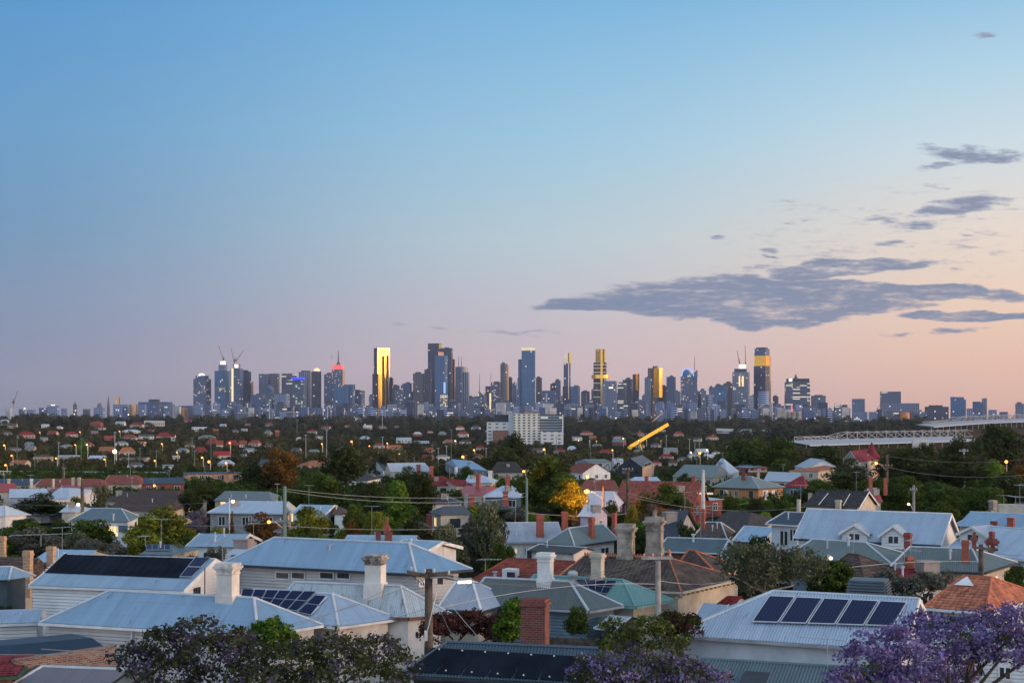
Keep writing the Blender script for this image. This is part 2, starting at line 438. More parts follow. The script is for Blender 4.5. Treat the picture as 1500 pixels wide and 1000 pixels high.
R_RUST = metal_roof('weathered_sheet', (.42, .46, .48), .38, (.17, .145, .13))
R_GREY = metal_roof('olive_grey_sheet', (.115, .135, .135))
R_GREYG = metal_roof('grey_green_sheet', (.13, .165, .165))
R_DARK = metal_roof('dark_blue_sheet', (.055, .085, .115))
R_GREEN = metal_roof('green_sheet', (.13, .26, .25))
R_TEAL = metal_roof('slate_teal_sheet', (.085, .125, .145))
R_CHAR = metal_roof('charcoal_sheet', (.05, .055, .065))
R_NAVY = metal_roof('navy_sheet', (.022, .034, .056))
R_REDS = metal_roof('red_sheet', (.27, .045, .045))
R_PINK = metal_roof('pinkish_white_sheet', (.55, .51, .54))
T_SLATE = tile_roof('mossy_slate', (.055, .042, .04), .5, (.10, .085, .065), geo=True)
T_TERRA = tile_roof('terracotta_tile', (.36, .125, .075), 0, geo=True)
T_RED = tile_roof('red_tile', (.24, .06, .04), 0)
T_RED2 = tile_roof('dull_red_tile', (.20, .065, .05), .25)
T_BROWN = tile_roof('brown_tile', (.085, .06, .052), .2)
T_DARK = tile_roof('dark_tile', (.045, .04, .042), 0)
T_MAROON = tile_roof('maroon_tile', (.19, .028, .035), 0)
T_ORANGE = tile_roof('orange_tile', (.33, .12, .06), .15)
B_RED = brick('red_brick', (.26, .060, .042), (.19, .045, .035), (.22, .15, .13))
B_REDC = brick('chimney_red_brick', (.36, .085, .055), (.27, .065, .045), (.25, .15, .12))
B_OLD = brick('old_dark_brick', (.20, .055, .045), (.12, .04, .035), (.20, .15, .13))
B_ORANGE = brick('orange_lit_brick', (.42, .20, .09), (.36, .16, .075), (.40, .26, .16))  # orange lamplight on the wall put into the brick colour
B_BROWN = brick('brown_brick', (.17, .085, .055), (.12, .06, .04), (.2, .15, .12))
B_TAN = brick('tan_striped_brick', (.46, .26, .15), (.36, .19, .11), (.50, .40, .30), 2.4)
B_GREY = brick('grey_block', (.28, .27, .27), (.19, .185, .19), (.30, .29, .28), 2.6)
# photovoltaic glass with its cell grid
def pvmat():
    m, nt, p = newmat('photovoltaic_cells'); uv = texco('UV'); s, t, _ = sep(uv)
    g = X.m('MAXIMUM', X.m('LESS_THAN', X.m('FRACT', s / .165), .06), X.m('LESS_THAN', X.m('FRACT', t / .165), .06))
    put(nt, p, 'Base Color', mixc(g * .6, (.005, .010, .040), (.07, .10, .19))); p.inputs['Roughness'].default_value = .35
    p.inputs['Specular IOR Level'].default_value = .08; return m
PV = pvmat()
MAT_BLACK = plain('black_pool_mat', (.009, .013, .023), .7, .3, .8, spec=.06)
ALU = plain('aluminium_frame', (.55, .56, .58), .4, .05, metal=.4)

class House: pass
RECTS = []
def house(label, FL, FR, ze, RL, RR, roofm, wallm, BR=None, W=None, rs='flat', ws='flat', gl=False, gr=False, over=.35, name='house',
          cat='house', cap=None, gutter=None, barge=None, base=None, period=.11, group=None, zr=None, pitch=.3, lip=.03):
    H = House(); A, B = U(*FL, ze), U(*FR, ze)
    u = (B - A).normalized(); L = (B - A).length; vp = Vector((-u.y, u.x, 0))
    if BR is not None: vv = U(*BR, ze) - B
    else: vv = vp * W
    C, D = B + vv, A + vv
    M0 = A + vv / 2
    def onmid(q):
        r = (q[0] - CX) / F
        k = (r * M0.y - M0.x) / (u.x - r * u.y); y = M0.y + u.y * k
        return k, CZ - (q[1] - HY) / F * y
    kl, z1 = onmid(RL); kr, z2 = onmid(RR)
    z = zr if zr is not None else max(ze + .25, (z1 + z2) / 2)
    kl = 0.0 if gl else min(max(kl, .02 * L), L * .9); kr = L if gr else max(min(kr, .98 * L), kl + .05)
    R0, R1 = M0 + u * kl, M0 + u * kr; R0.z = R1.z = z
    gz = h((A.x + C.x) / 2, (A.y + C.y) / 2) if base is None else base
    root = thing(name, label, cat, ((A + C) / 2).to_2d().to_3d() + Vector((0, 0, gz)), group); H.root = root
    H.A, H.B, H.C, H.D, H.R0, H.R1, H.u, H.v, H.L, H.ze, H.z, H.gz = A, B, C, D, R0, R1, u, vv.normalized(), L, ze, z, gz
    faces = {'front': Face([A, B, R1, R0]), 'back': Face([C, D, R0, R1])}
    if not gr: faces['right'] = Face([B, C, R1])
    if not gl: faces['left'] = Face([D, A, R0])
    H.f = faces
    mb = MB()
    for k, f in faces.items():
        if rs == 'corr' and k != 'back': f.corr(mb, period)
        elif rs == 'tile' and k != 'back': f.rows(mb, pitch, lip)
        else: f.flat(mb)
    H.roof = mb.build('roof', roofm, root)
    # walls
    n = vv.normalized(); wl = vv.length; o = min(over, L * .2, wl * .2)
    a, b, c, d = A + u * o + n * o, B - u * o + n * o, C - u * o - n * o, D + u * o - n * o
    zb = gz - .4
    sl = (z - ze) / (wl / 2); top = ze + sl * o - .03            # where the wall meets the sloping sheet
    def at(p, zz): return Vector((p.x, p.y, zz))
    def side(p, q, gable):
        pts = [at(p, zb), at(q, zb), at(q, top if gable else ze - .04)]
        if gable: pts.append(at((p + q) / 2, z - .06))
        pts.append(at(p, top if gable else ze - .04)); return Face(pts)
    H.w = {'front': side(a, b, False), 'right': side(b, c, gr), 'back': side(c, d, False), 'left': side(d, a, gl)}
    mb = MB()
    for k, f in H.w.items():
        if ws == 'board' and k != 'back': f.boards(mb)
        else: f.flat(mb)
    H.wall = mb.build('wall', wallm, root)
    if cap:
        mb = MB(); r = .075 if cap is not True else .06
        mb.tube([R0, R1], r, 6)
        for q, w, g in ((A, R0, gl), (D, R0, gl), (B, R1, gr), (C, R1, gr)):
            if not g: mb.tube([q, w], r, 6)
        mb.build('ridge_cap', cap, H.roof)
    if gutter:
        mb = MB(); g = .11; dn = Vector((0, 0, -.13))
        mb.obox(A - vp * g + dn, u * L, vp * g, (0, 0, .11))
        if not gr: e = (C - B); ee = e.normalized(); mb.obox(B + dn, Vector((ee.y, -ee.x, 0)) * g, e, (0, 0, .11))
        if not gl: e = (A - D); ee = e.normalized(); mb.obox(D + dn, Vector((ee.y, -ee.x, 0)) * g, e, (0, 0, .11))
        mb.build('gutter', gutter, root)
    if barge:
        for g, p, q, r, s in ((gl, D, A, R0, -1), (gr, B, C, R1, 1)):
            if not g: continue
            mb = MB()
            for e in (p, q):
                dv = r - e; mb.obox(e + u * s * .02 + Vector((0, 0, -.2)), u * s * .06, dv, (0, 0, .24))
            mb.build('bargeboard', barge, root)
    q = [(CX + p.x / p.y * F, HY - (p.z - CZ) / p.y * F) for p in (A, B, C, D, R0, R1)]
    RECTS.append((min(x for x, _ in q), max(x for x, _ in q), min(y for _, y in q), max(y for _, y in q) + .3 * F / A.y, min(A.y, B.y)))
    return H
def mid(label, FL, FR, by, RL, RR, roofm, wallm, BR=None, W=None, d=None, **k):
    """a house further off: its distance comes from where its foot meets the falling ground"""
    y = d or ground_at(FR[0], by)
    return house(label, FL, FR, CZ - (FR[1] - HY) / F * y, RL, RR, roofm, wallm, BR, W, **k)
CHPROF = {
    'brick': [(-.3, .10, 1.12), (.10, .78, 1), (.78, .84, 1.1), (.84, .90, 1.22), (.90, 1, 1.1)],
    'plain': [(-.3, .86, 1), (.86, .93, 1.14), (.93, 1, 1.0)],
    'render': [(-.3, .13, 1.14), (.13, .70, 1), (.70, .735, 1.1), (.735, .81, 1.03), (.81, .86, 1.2), (.86, .92, 1.34), (.92, 1, 1.16)],
    'stone': [(-.3, .12, 1.1), (.12, .62, 1), (.62, .66, 1.1), (.66, .78, 1), (.78, .84, 1.2), (.84, .9, 1.38), (.9, 1, 1.12)],
    'urn': [(-.3, .30, .72), (.30, .42, 1.05), (.42, .56, 1.3), (.56, .66, .95), (.66, .88, .5), (.88, .94, .62), (.94, 1, .5)]}
def chimney(H, xc, yt, yb, wpx, mat, style='brick', where='ridge', deep=.8, pots=0, topm=None, label=None, name='chimney'):
    if where == 'ridge' or where == 'back':
        m = (H.A + H.D) / 2 if where == 'ridge' else H.A + (H.D - H.A) * .72; r = (xc - CX) / F
        k = (r * m.y - m.x) / (H.u.x - r * H.u.y); Y = m.y + H.u.y * k
        p = UD(xc, yb, Y)
    else: f = H.f[where]; p = ray_plane(xc, yb, f.o, f.n)
    Y = p.y; hh = (yb - yt) / F * Y
    w = wpx / F * Y / (abs(H.u.x) + abs(H.u.y) * deep)
    ang = math.atan2(H.u.y, H.u.x); mb = MB()
    for lo, hi, k in CHPROF[style]:
        z0, z1 = p.z + hh * lo - (.5 if lo < 0 else 0), p.z + hh * hi
        mb.box((p.x, p.y, z0), (w * k, w * deep * k, z1 - z0), ang, 1 if (topm and lo > .6) else 0)
    for i in range(pots):
        q = (p.x + H.u.x * w * (i - (pots - 1) / 2) * .4, p.y + H.u.y * w * (i - (pots - 1) / 2) * .4, p.z + hh)
        mb.lathe(q, [(.13, 0), (.15, .06), (.11, .1), (.12, .38), (.15, .42), (.09, .44)], 10, 1 if topm else 0)
    o = mb.build(name, [mat, topm or mat], H.roof)
    if label: tag(o, label)
    return o
def panels(H, face, TL, TR, BR_, BL, nc, nr=1, gap=.02, lift=.09):
    f = H.f[face]; q = [ray_plane(*p, f.o, f.n) + f.n * lift for p in (TL, TR, BR_, BL)]
    def pt(a, b): return (q[0] * (1 - a) + q[1] * a) * (1 - b) + (q[3] * (1 - a) + q[2] * a) * b
    for i in range(nc):
        for j in range(nr):
            a0, a1, b0, b1 = (i + gap) / nc, (i + 1 - gap) / nc, (j + gap) / nr, (j + 1 - gap) / nr
            P = [pt(a0, b1), pt(a1, b1), pt(a1, b0), pt(a0, b0)]
            mb = MB(); mb.obox(P[0], P[1] - P[0], P[3] - P[0], f.n * .035, 0)
            ia, ib = .035 * (a1 - a0), .02 * (b1 - b0)
            I = [pt(a0 + ia, b1 - ib) + f.n * .039, pt(a1 - ia, b1 - ib) + f.n * .039, pt(a1 - ia, b0 + ib) + f.n * .039, pt(a0 + ia, b0 + ib) + f.n * .039]
            mb.quad(*I, 1); mb.build('solar_panel', [ALU, PV], H.roof)
def window(H, face, x0, y0, x1, y1, lit=False, frame=None, bars=1, name='window', pane=None):
    f = H.w[face]; n = f.n if f.n.y < 0 or face != 'front' else -f.n
    p, q = ray_plane(x0, y0, f.o, f.n), ray_plane(x1, y1, f.o, f.n)
    e = Vector((f.e.x, f.e.y, 0)).normalized()
    if (q - p).dot(e) < 0: e = -e
    w = (q - p).dot(e); z0, z1 = q.z, p.z; o = Vector((p.x, p.y, z0)) + n * .02; t = .07; d = n * .06
    mb = MB()
    mb.obox(o, e * w, d, (0, 0, t)); mb.obox(o + Vector((0, 0, z1 - z0 - t)), e * w, d, (0, 0, t))
    for i in range(bars + 2):
        mb.obox(o + e * (w - t) * i / (bars + 1) + Vector((0, 0, t)), e * t, d, (0, 0, z1 - z0 - 2 * t))
    fr = mb.build('window', frame or WHITE, H.root)
    mb = MB(); mb.obox(o + n * .005 + e * t * .5 + Vector((0, 0, t * .5)), e * (w - t), n * .02, (0, 0, z1 - z0 - t)); mb.build('pane', LITW if lit else (pane or GLASS), fr)
def pipe(H, xc, yt, yb, where='front', r=.05, mat=None):
    f = H.f[where]; p = ray_plane(xc, yb, f.o, f.n); t = (yb - yt) / F * p.y; mb = MB()
    mb.tube([p - Vector((0, 0, .1)), p + Vector((0, 0, t))], r, 8); mb.tube([p + Vector((0, 0, t * .85)), p + Vector((0, 0, t))], r * 1.7, 8)
    mb.build('vent_pipe', mat or LEAD, H.roof)
def antenna(H, xm, ytop, ybase, Y, x0, x1, slope=0, n=9, mat=None):
    """television aerial on its mast, a part of the roof that carries it"""
    m = mat or STEEL; mb = MB(); a, b = UD(xm, ybase, Y), UD(xm, ytop, Y); mb.tube([a, b], .018, 5)
    p, q = UD(x0, ytop + 1, Y + .6), UD(x1, ytop + 1 - slope, Y - .6); mb.tube([p, q], .014, 5)
    for i in range(n):
        c = p.lerp(q, (i + .5) / n); s = .32 * (1.2 - .5 * i / n); dd = Vector((.25, 1, .05)).normalized() * s
        mb.tube([c - dd, c + dd], .008, 4)
    mb.build('aerial', m, H.root)

# ------------------------------------------------------------------ labels for the many small things: said by what stands near
USED = set(); 
def where_label(head, px, marks, zone=''):
    ms = sorted(marks, key=lambda m: abs(m[0] - px))
    for tries in range(2):
        for x, nm in ms[:7]:
            d = px - x; ad = abs(d); sd = 'left' if d < 0 else 'right'
            rel = f'just {sd} of' if ad < 16 else (f'{sd} of' if ad < 42 else f'well {sd} of')
            if ad < 4: rel = 'in line with'
            lab = f'{head} {zone + " " if zone else ""}{rel} {nm}'
            if tries: lab = f'{head} {zone + " " if zone else ""}between {ms[0][1]} and {nm}' if nm != ms[0][1] else lab
            if lab not in USED and len(lab.split()) <= 16: USED.add(lab); return lab
    i = 2
    while f'{lab} ({i})' in USED: i += 1
    print('LABEL CLASH', lab); USED.add(f'{lab} ({i})'); return lab
# ------------------------------------------------------------------ the nearest houses
# 1 white weatherboard house with the black pool mat
H = house('white weatherboard house whose roof carries a wide black pool-heating mat', (43, 857), (268, 865), 4.0, (97, 811), (322, 820), R_BLUE, BOARDW,
          W=7.2, rs='corr', ws='board', gl=True, gr=True, over=.12, cap=LEAD, gutter=WHITE, barge=WHITE)
f = H.f['front']; mb = MB(); q = [ray_plane(*p, f.o, f.n) + f.n * .03 for p in ((66, 839), (262, 847), (287, 817.5), (95, 811.5))]
mb.obox(q[0], q[1] - q[0], q[3] - q[0], f.n * .02)
for k in range(1, 16):
    a, b = q[0].lerp(q[1], k / 16), q[3].lerp(q[2], k / 16); mb.tube([a + f.n * .03, b + f.n * .03], .012, 4)
mb.build('pool_mat', MAT_BLACK, H.roof)
panels(H, 'front', (286, 818.2), (309, 819), (282, 847.5), (263, 847), 1, 2)
for k in range(9):
    mb = MB(); p = q[0].lerp(q[3], k / 8) - H.u * .15; mb.obox(p, H.u * .12, H.v * .10, (0, 0, .06)); mb.build('mat_clip', WHITE, H.roof)
window(H, 'right', 283, 861, 292, 870, frame=DARK)
mb = MB(); mb.tube([UD(300, 832, 71.5), UD(300, 870, 71.5)], .03, 6); mb.build('downpipe', DARK, H.root)
# 2 the long pale blue hip with the big white chimney
H = house('long pale blue corrugated hip roof house with the biggest white chimney', (58, 911), (378, 930), 3.3, (160, 865), (372, 875), R_BLUE, BOARDC,
          BR=(472, 914), rs='corr', ws='board', over=.25, cap=LEAD, gutter=WHITE)
chimney(H, 334, 824, 878, 31, WARMW, 'render', 'ridge', .85, topm=plain('stained_render', (.52, .48, .44), .8, .45, 3, c2=(.36, .33, .30)))
mb = MB()
for x in (196,): p = ray_plane(x, 921, H.w['front'].o, H.w['front'].n); mb.tube([p - H.v * .12, p - H.v * .12 - Vector((0, 0, 3))], .045, 8)
mb.build('downpipe', WHITE, H.root)
# 3 low annex at the left edge
H = house('low cream weatherboard annex with a pale flat fascia at the left edge', (-60, 915), (57, 911), 3.2, (-60, 909), (57, 908), R_BLUE2, BOARDC,
          W=5, rs='corr', ws='board', gl=True, gr=True, over=.1, gutter=LEAD)
# 4 dark roof behind the brick parapet, bottom left
H = house('dark navy roofed shed behind the long red brick parapet', (-30, 976), (168, 957), 2.9, (-30, 953), (166, 948), R_NAVY, BOARDC, W=6.5, rs='corr', gl=True, gr=True, over=.05)
mb = MB(); a, b = U(22, 984, 3.0), U(170, 962, 3.0); e = b - a; nn = Vector((-e.y, e.x, 0)).normalized()
mb.obox(a - Vector((0, 0, 3.0)), e, nn * .24, (0, 0, 3.42)); mb.obox(a - nn * .04 + Vector((0, 0, .42)), e, nn * .32, (0, 0, .07))
w = mb.build('parapet_wall', brick('patchy_old_brick', (.14, .065, .05), (.22, .18, .155), (.28, .26, .24)), loc=a); tag(w, 'low patchy red brick parapet wall slanting across the bottom left', 'wall')
H = house('small grey gabled outbuilding in front of the brick parapet', (0, 1012), (150, 1018), 2.5, (62, 977), (164, 978), metal_roof('lilac_grey_sheet', (.16, .16, .19)), BOARDB, W=4, rs='corr', gr=True, cap=LEAD)
H = house('red tiled roof corner over brown brick at bottom left', (-60, 992), (24, 989), 3.2, (-60, 968), (4, 972), T_MAROON, B_BROWN, W=5, rs='tile', gutter=plain('green_gutter', (.05, .09, .05)))
# 5 the big two storey hip roof
H = house('two storey house under the largest pale blue hip roof', (324, 825), (610, 840), 4.75, (402, 788), (599, 794), R_BLUE, BOARDC,
          BR=(692, 833), rs='corr', ws='board', over=.45, cap=LEAD, gutter=DARK, period=.12)
for x0, x1 in ((404, 425), (427, 448), (468, 490), (493, 514)): window(H, 'front', x0, 836, x1, 849, bars=0)
window(H, 'right', 612, 849, 622, 860)
pipe(H, 483, 797, 804, r=.07); 
# 6 weathered roof cottage
H5 = H = house('cottage with a rust streaked whitish roof and cream chimney', (395, 895), (598, 904), 3.3, (389, 850), (587, 858), R_RUST, WARMW,
          BR=(662, 899), rs='corr', over=.3, cap=LEAD, gutter=plain('rusty_gutter', (.16, .07, .05)))
chimney(H, 550, 812, 859, 30, WARMW, 'render', 'ridge', .85, topm=plain('stained_cap', (.36, .31, .27), .9, .5, 3))
window(H, 'right', 613, 850, 622, 858)
# 7 cottage with the solar array
H = house('cottage whose pale hip roof holds the dark array of many small solar panels', (322, 905), (496, 917), 3.2, (352, 863), (487, 868), R_BLUE2, WARMW,
          BR=(583, 905), rs='corr', over=.3, cap=LEAD, gutter=WHITE)
panels(H, 'front', (356, 864.5), (465, 868), (436, 897), (352, 885), 6, 2)
panels(H, 'front', (462, 873.5), (480, 874.5), (457, 903), (436, 898.5), 1, 2)
# 8 bright hip beside the pole
H = house('small silver-blue hip roof house right behind the timber pole', (640, 891), (705, 895), 3.3, (655, 850), (692, 849), R_PALE, CREAM,
          BR=(757, 880), rs='corr', over=.3, cap=WHITE, gutter=DARK)
# 9 olive grey roof with the tall white chimney
H = house('olive grey hip roof house with the tall pure white chimney', (680, 884), (862, 894), 3.3, (692, 845), (835, 851), R_GREY, BOARDB,
          BR=(912, 886), rs='corr', ws='board', over=.3, cap=LEAD, gutter=GREYW)
chimney(H, 799, 809, 852, 24, WHITE, 'render', 'ridge', .85)
p = UD(839, 849, 70.5); mb = MB(); mb.lathe(p, [(.12, -.4), (.12, .05), (.2, .12), (.27, .25), (.27, .36), (.2, .46), (.05, .5)], 14); mb.build('roof_ventilator', STEEL, H.roof)
# verandah with a striped bullnose roof on its right
H = house('striped verandah roof on dark posts beside the clipped conifer', (872, 917), (905, 920), 2.6, (878, 903), (940, 900), metal_roof('striped_verandah_sheet', (.34, .38, .43)), DARK, W=3.2, rs='corr', gr=True, over=.6, gutter=LEAD, name='verandah', cat='verandah')
# 10 green roof
H = house('cottage with the pale green hip roof and four framed solar panels', (750, 876), (931, 888), 3.2, (762, 842), (912, 847), R_GREEN, CREAM,
          BR=(986, 878), rs='corr', over=.3, cap=R_GREEN, gutter=R_GREEN)
chimney(H, 875.5, 810, 848, 20, CREAM, 'render', 'ridge', .85)
panels(H, 'front', (842, 850.5), (905, 852.5), (889, 872), (856, 865), 4, 2)
antenna(H, 942, 861, 903, 70, 924, 968, 2)
# 11 mossy slate mansion
H = house('old villa with a dark mossy roof, orange ridge tiles and bracketed cream cornice', (800, 858), (998, 866), 3.6, (815, 817), (980, 811), T_SLATE, CREAM,
          BR=(1088, 846), rs='tile', over=.35, gutter=CREAM, pitch=.25, lip=.010)
terr = plain('terracotta_ridge', (.40, .13, .07), .8, .25, 4)
mb = MB(); mb.tube([H.R0, H.R1], .1, 6)
for q in (H.A, H.B, H.C): mb.tube([q, H.R0 if q is H.A else H.R1], .045, 6)
n = 30
for i in range(n): mb.tube([H.R0.lerp(H.R1, i / n) + Vector((0, 0, .05)), H.R0.lerp(H.R1, i / n) + Vector((0, 0, .17))], .05, 5)
mb.lathe(H.R1, [(.12, 0), (.16, .1), (.09, .2), (.14, .3), (.04, .5)], 8)
mb.build('ridge_cap', terr, H.roof)
mb = MB()
for k, (p, q) in enumerate(((H.A, H.B), (H.B, H.C))):
    e = (q - p); L = e.length; e.normalize(); nn = Vector((e.y, -e.x, 0)); nb = int(L / .55)
    mb.obox(p - nn * .42 + Vector((0, 0, -.42)), e * L, nn * .10, (0, 0, .16))
    for i in range(nb): mb.obox(p + e * (i * .55 + .1) - nn * .36 + Vector((0, 0, -.30)), e * .12, nn * .26, (0, 0, .18))
mb.build('cornice', CREAM, H.root)
chimney(H, 917, 767, 819, 27, STONE, 'stone', 'ridge', .85); chimney(H, 959, 757, 808, 27, STONE, 'stone', 'back', .85, pots=1)
# its rear wing, the far ridge
H = house('rear wing of the mossy villa with a sloping lichen grey roof', (985, 838), (1052, 842), 3.9, (1000, 808), (1018, 804), T_SLATE, CREAM, BR=(1092, 832), rs='tile', cap=terr, pitch=.25, lip=.010)
H = house('red tiled verandah below the mossy villa, by the gum tree', (1012, 884), (1075, 888), 2.3, (1040, 871), (1090, 872), T_MAROON, CREAM, W=3.5, rs='tile', gr=True, name='verandah', cat='verandah', gutter=CREAM)
# 12 reddish roof left of the white chimney
H = house('reddish tiled house with a small framed dormer, left of the tall white chimney', (690, 850), (800, 856), 3.4, (745, 820), (800, 818), T_RED, CREAM, W=9, rs='tile', gr=True, cap=T_RED)
f = H.f['front']; p = ray_plane(748, 847, f.o, f.n); mb = MB(); mb.box((p.x, p.y + .3, p.z - .2), (.75, .8, .75), math.atan2(H.u.y, H.u.x)); d_ = mb.build('dormer', WHITE, H.roof)
mb = MB(); mb.box((p.x + .02, p.y - .13, p.z - .02), (.5, .06, .42), math.atan2(H.u.y, H.u.x)); mb.build('pane', GLASS, H.roof)
pipe(H, 725, 836, 848, r=.09)
# small white-capped outbuilding
H = house('low white chimney-like brick lantern roof at the left foot of the big solar roof', (1018, 905), (1052, 908), 2.4, (1022, 883), (1062, 884), R_BLUE2, WHITE, W=2.4, rs='corr', gr=True, gl=True, name='outbuilding', cat='outbuilding', over=.05, barge=WHITE)
# 13 the nearest solar roof
H12 = H = house('white walled house under corrugated roof with five big blue solar panels', (983, 929), (1325, 952), 3.6, (1133, 864), (1340, 877), R_BLUE2, plain('pale_blue_render', (.50, .52, .56), .8, .12),
          W=8.2, rs='corr', gr=True, over=.3, cap=LEAD, gutter=GREYW, barge=WHITE, period=.125)
panels(H, 'front', (1127, 875), (1331, 885), (1309, 921.5), (1100, 915), 5, 1, .025, .12)
antenna(H, 1212, 931, 975, 52, 1170, 1240, -6, 8)
mb = MB(); p = UD(1273, 874, 62.5); mb.box((p.x, p.y, p.z - .4), (1.5, 1.3, .5), -.4)
for i in range(5): mb.box((p.x, p.y, p.z + .1 + i * .13), (1.85 - .03 * i, 1.6 - .03 * i, .06), -.4)
mb.box((p.x, p.y, p.z + .1), (1.55, 1.3, .62), -.4); mb.box((p.x, p.y, p.z + .74), (1.6, 1.4, .08), -.4)
mb.build('evaporative_cooler', plain('grey_plastic', (.075, .10, .125), .5, .1), H.roof)
# 14 lower corrugated roof in front
H = house('slate green corrugated roof at the bottom edge below the solar house', (1000, 1010), (1330, 1032), 2.9, (1038, 964), (1320, 982), R_TEAL, DARK, W=6.5, rs='corr', cap=R_TEAL, period=.125, gl=True, gr=True)
p, q = ray_plane(1092, 984, H.f['front'].o, H.f['front'].n), ray_plane(1128, 986, H.f['front'].o, H.f['front'].n)
mb = MB(); f = H.f['front']; mb.obox(p + f.n * .03 - f.t * 1.6, q - p, f.t * 1.6, f.n * .03); mb.build('skylight', DARK, H.roof)
# 15 dark roof with mats and the brick chimney
H = house('dark navy roof laid with clipped pool mats and a red brick chimney', (585, 988), (905, 1004), 3.3, (655, 937), (878, 952), R_DARK, DARK, BR=(960, 985), rs='corr', cap=R_DARK, gutter=DARK, period=.125)
f = H.f['front']
for i in range(7):
    a = i / 7; b = (i + 1) / 7
    P = lambda x, y: ray_plane(x, y, f.o, f.n) + f.n * .03
    tl, tr, bl, br = P(634 + 232 * a, 949 + 14 * a), P(634 + 232 * (b - .012), 949 + 14 * b), P(600 + 268 * a, 984 + 16 * a), P(600 + 268 * (b - .012), 984 + 16 * b)
    mb = MB(); mb.obox(bl, br - bl, tl - bl, f.n * .02); m_ = mb.build('pool_mat', MAT_BLACK, H.roof)
for i in range(7):
    for t in (.1, .93):
        mb = MB()
        x0, x1 = 634 + 232 * i / 7 + 12, 600 + 268 * i / 7 + 12; p = ray_plane(x0 + (x1 - x0) * t, (949 + 14 * i / 7) * (1 - t) + (984 + 16 * i / 7) * t, f.o, f.n)
        mb.obox(p + f.n * .05, H.u * .05, f.t * .05, f.n * .03); mb.build('mat_clip', WHITE, H.roof)
chimney(H, 784, 876, 947, 42, B_OLD, 'plain', 'back', .8, label='old dark red brick chimney')
mb = MB(); a, b = UD(800, 934, 62), UD(905, 936, 62.5); e = b - a; n_ = 46
for i in range(n_): q_ = a + e * (i / n_); mb.obox(q_ - Vector((0, 0, 1.7)), e * (.9 / n_), (0, .02, 0), (0, 0, 1.7 + (i * 37 % 5) * .015))
o = mb.build('fence', TIMBER, loc=a - Vector((0, 0, 1.7))); tag(o, 'dark paling fence behind the navy pool mat roof', 'fence')
# 16 dutch gable on the right
H = house('white house with the bright terracotta dutch gable roof behind the jacaranda', (1352, 889), (1444, 896), 3.9, (1412, 846), (1452, 842), T_TERRA, WHITE, BR=(1530, 872), rs='tile', over=.4, cap=terr, gutter=WHITE, pitch=.32)
mb = MB(); f = H.f['front']; p0, p1, p2 = (ray_plane(x, y, f.o, f.n) + f.n * .08 for x, y in ((1397, 858), (1427, 860), (1414, 848))); p2 += Vector((0, -.3, .12))
mb.poly([p0, p1, p2]); mb.poly([p0, p2, p2 + Vector((0, .8, -.5))]); mb.poly([p1, p2 + Vector((0, .8, -.5)), p2]); mb.build('gablet', WHITE, H.roof)
window(H, 'front', 1388, 899, 1442, 914, bars=3, frame=LEAD)
H = house('white weatherboard rear wing with two windows under the jacaranda blossom', (1330, 940), (1520, 950), 3.2, (1340, 915), (1520, 925), R_BLUE2, BOARDW, W=5, rs='corr', ws='board', gl=True, gr=True, gutter=WHITE)
window(H, 'front', 1416, 970, 1442, 992); window(H, 'front', 1462, 974, 1482, 996)
# ------------------------------------------------------------------ houses of the middle distance
def dist_for(FR, eh):
    y = 70.0
    while y < 5000:
        if CZ - (FR[1] - HY) / F * y <= h((FR[0] - CX) / F * y, y) + eh: break
        y += .5 + y * .002
    return y
wrand = random.Random(77)
def autowin(H):
    for key in ('front', 'right', 'left'):
        f = H.w[key]; p, q = f.pts[0], f.pts[1]; e = (q - p).to_2d().to_3d(); L = e.length; e.normalize(); n = Vector((e.y, -e.x, 0))
        if n.dot(Vector((p.x, p.y, 0))) > 0: continue
        top = H.ze - .55; nw = max(1, min(4, int(L / 3.4)))
        if L < 2.5 or top - H.gz < 1.2: continue
        for i in range(nw):
            w, t = wrand.choice((.9, 1.1, 1.5)), .07; hh = max(.6, min(1.35, top - H.gz - .5)); w = min(w, L / nw * .7); o = Vector((p.x, p.y, top - hh)) + e * (L * (i + .5) / nw - w / 2) + n * .02; mb = MB(); d = n * .07
            mb.obox(o, e * w, d, (0, 0, t)); mb.obox(o + Vector((0, 0, hh - t)), e * w, d, (0, 0, t))
            for k in (0, .5, 1): mb.obox(o + e * (w - t) * k + Vector((0, 0, t)), e * t, d, (0, 0, hh - 2 * t))
            fr = mb.build('window', WHITE if wrand.random() < .7 else DARK, H.root); mb = MB(); mb.obox(o + e * t * .5 + Vector((0, 0, t * .5)) + n * .005, e * (w - t), n * .02, (0, 0, hh - t)); mb.build('pane', LITW if wrand.random() < .07 else GLASS, fr)
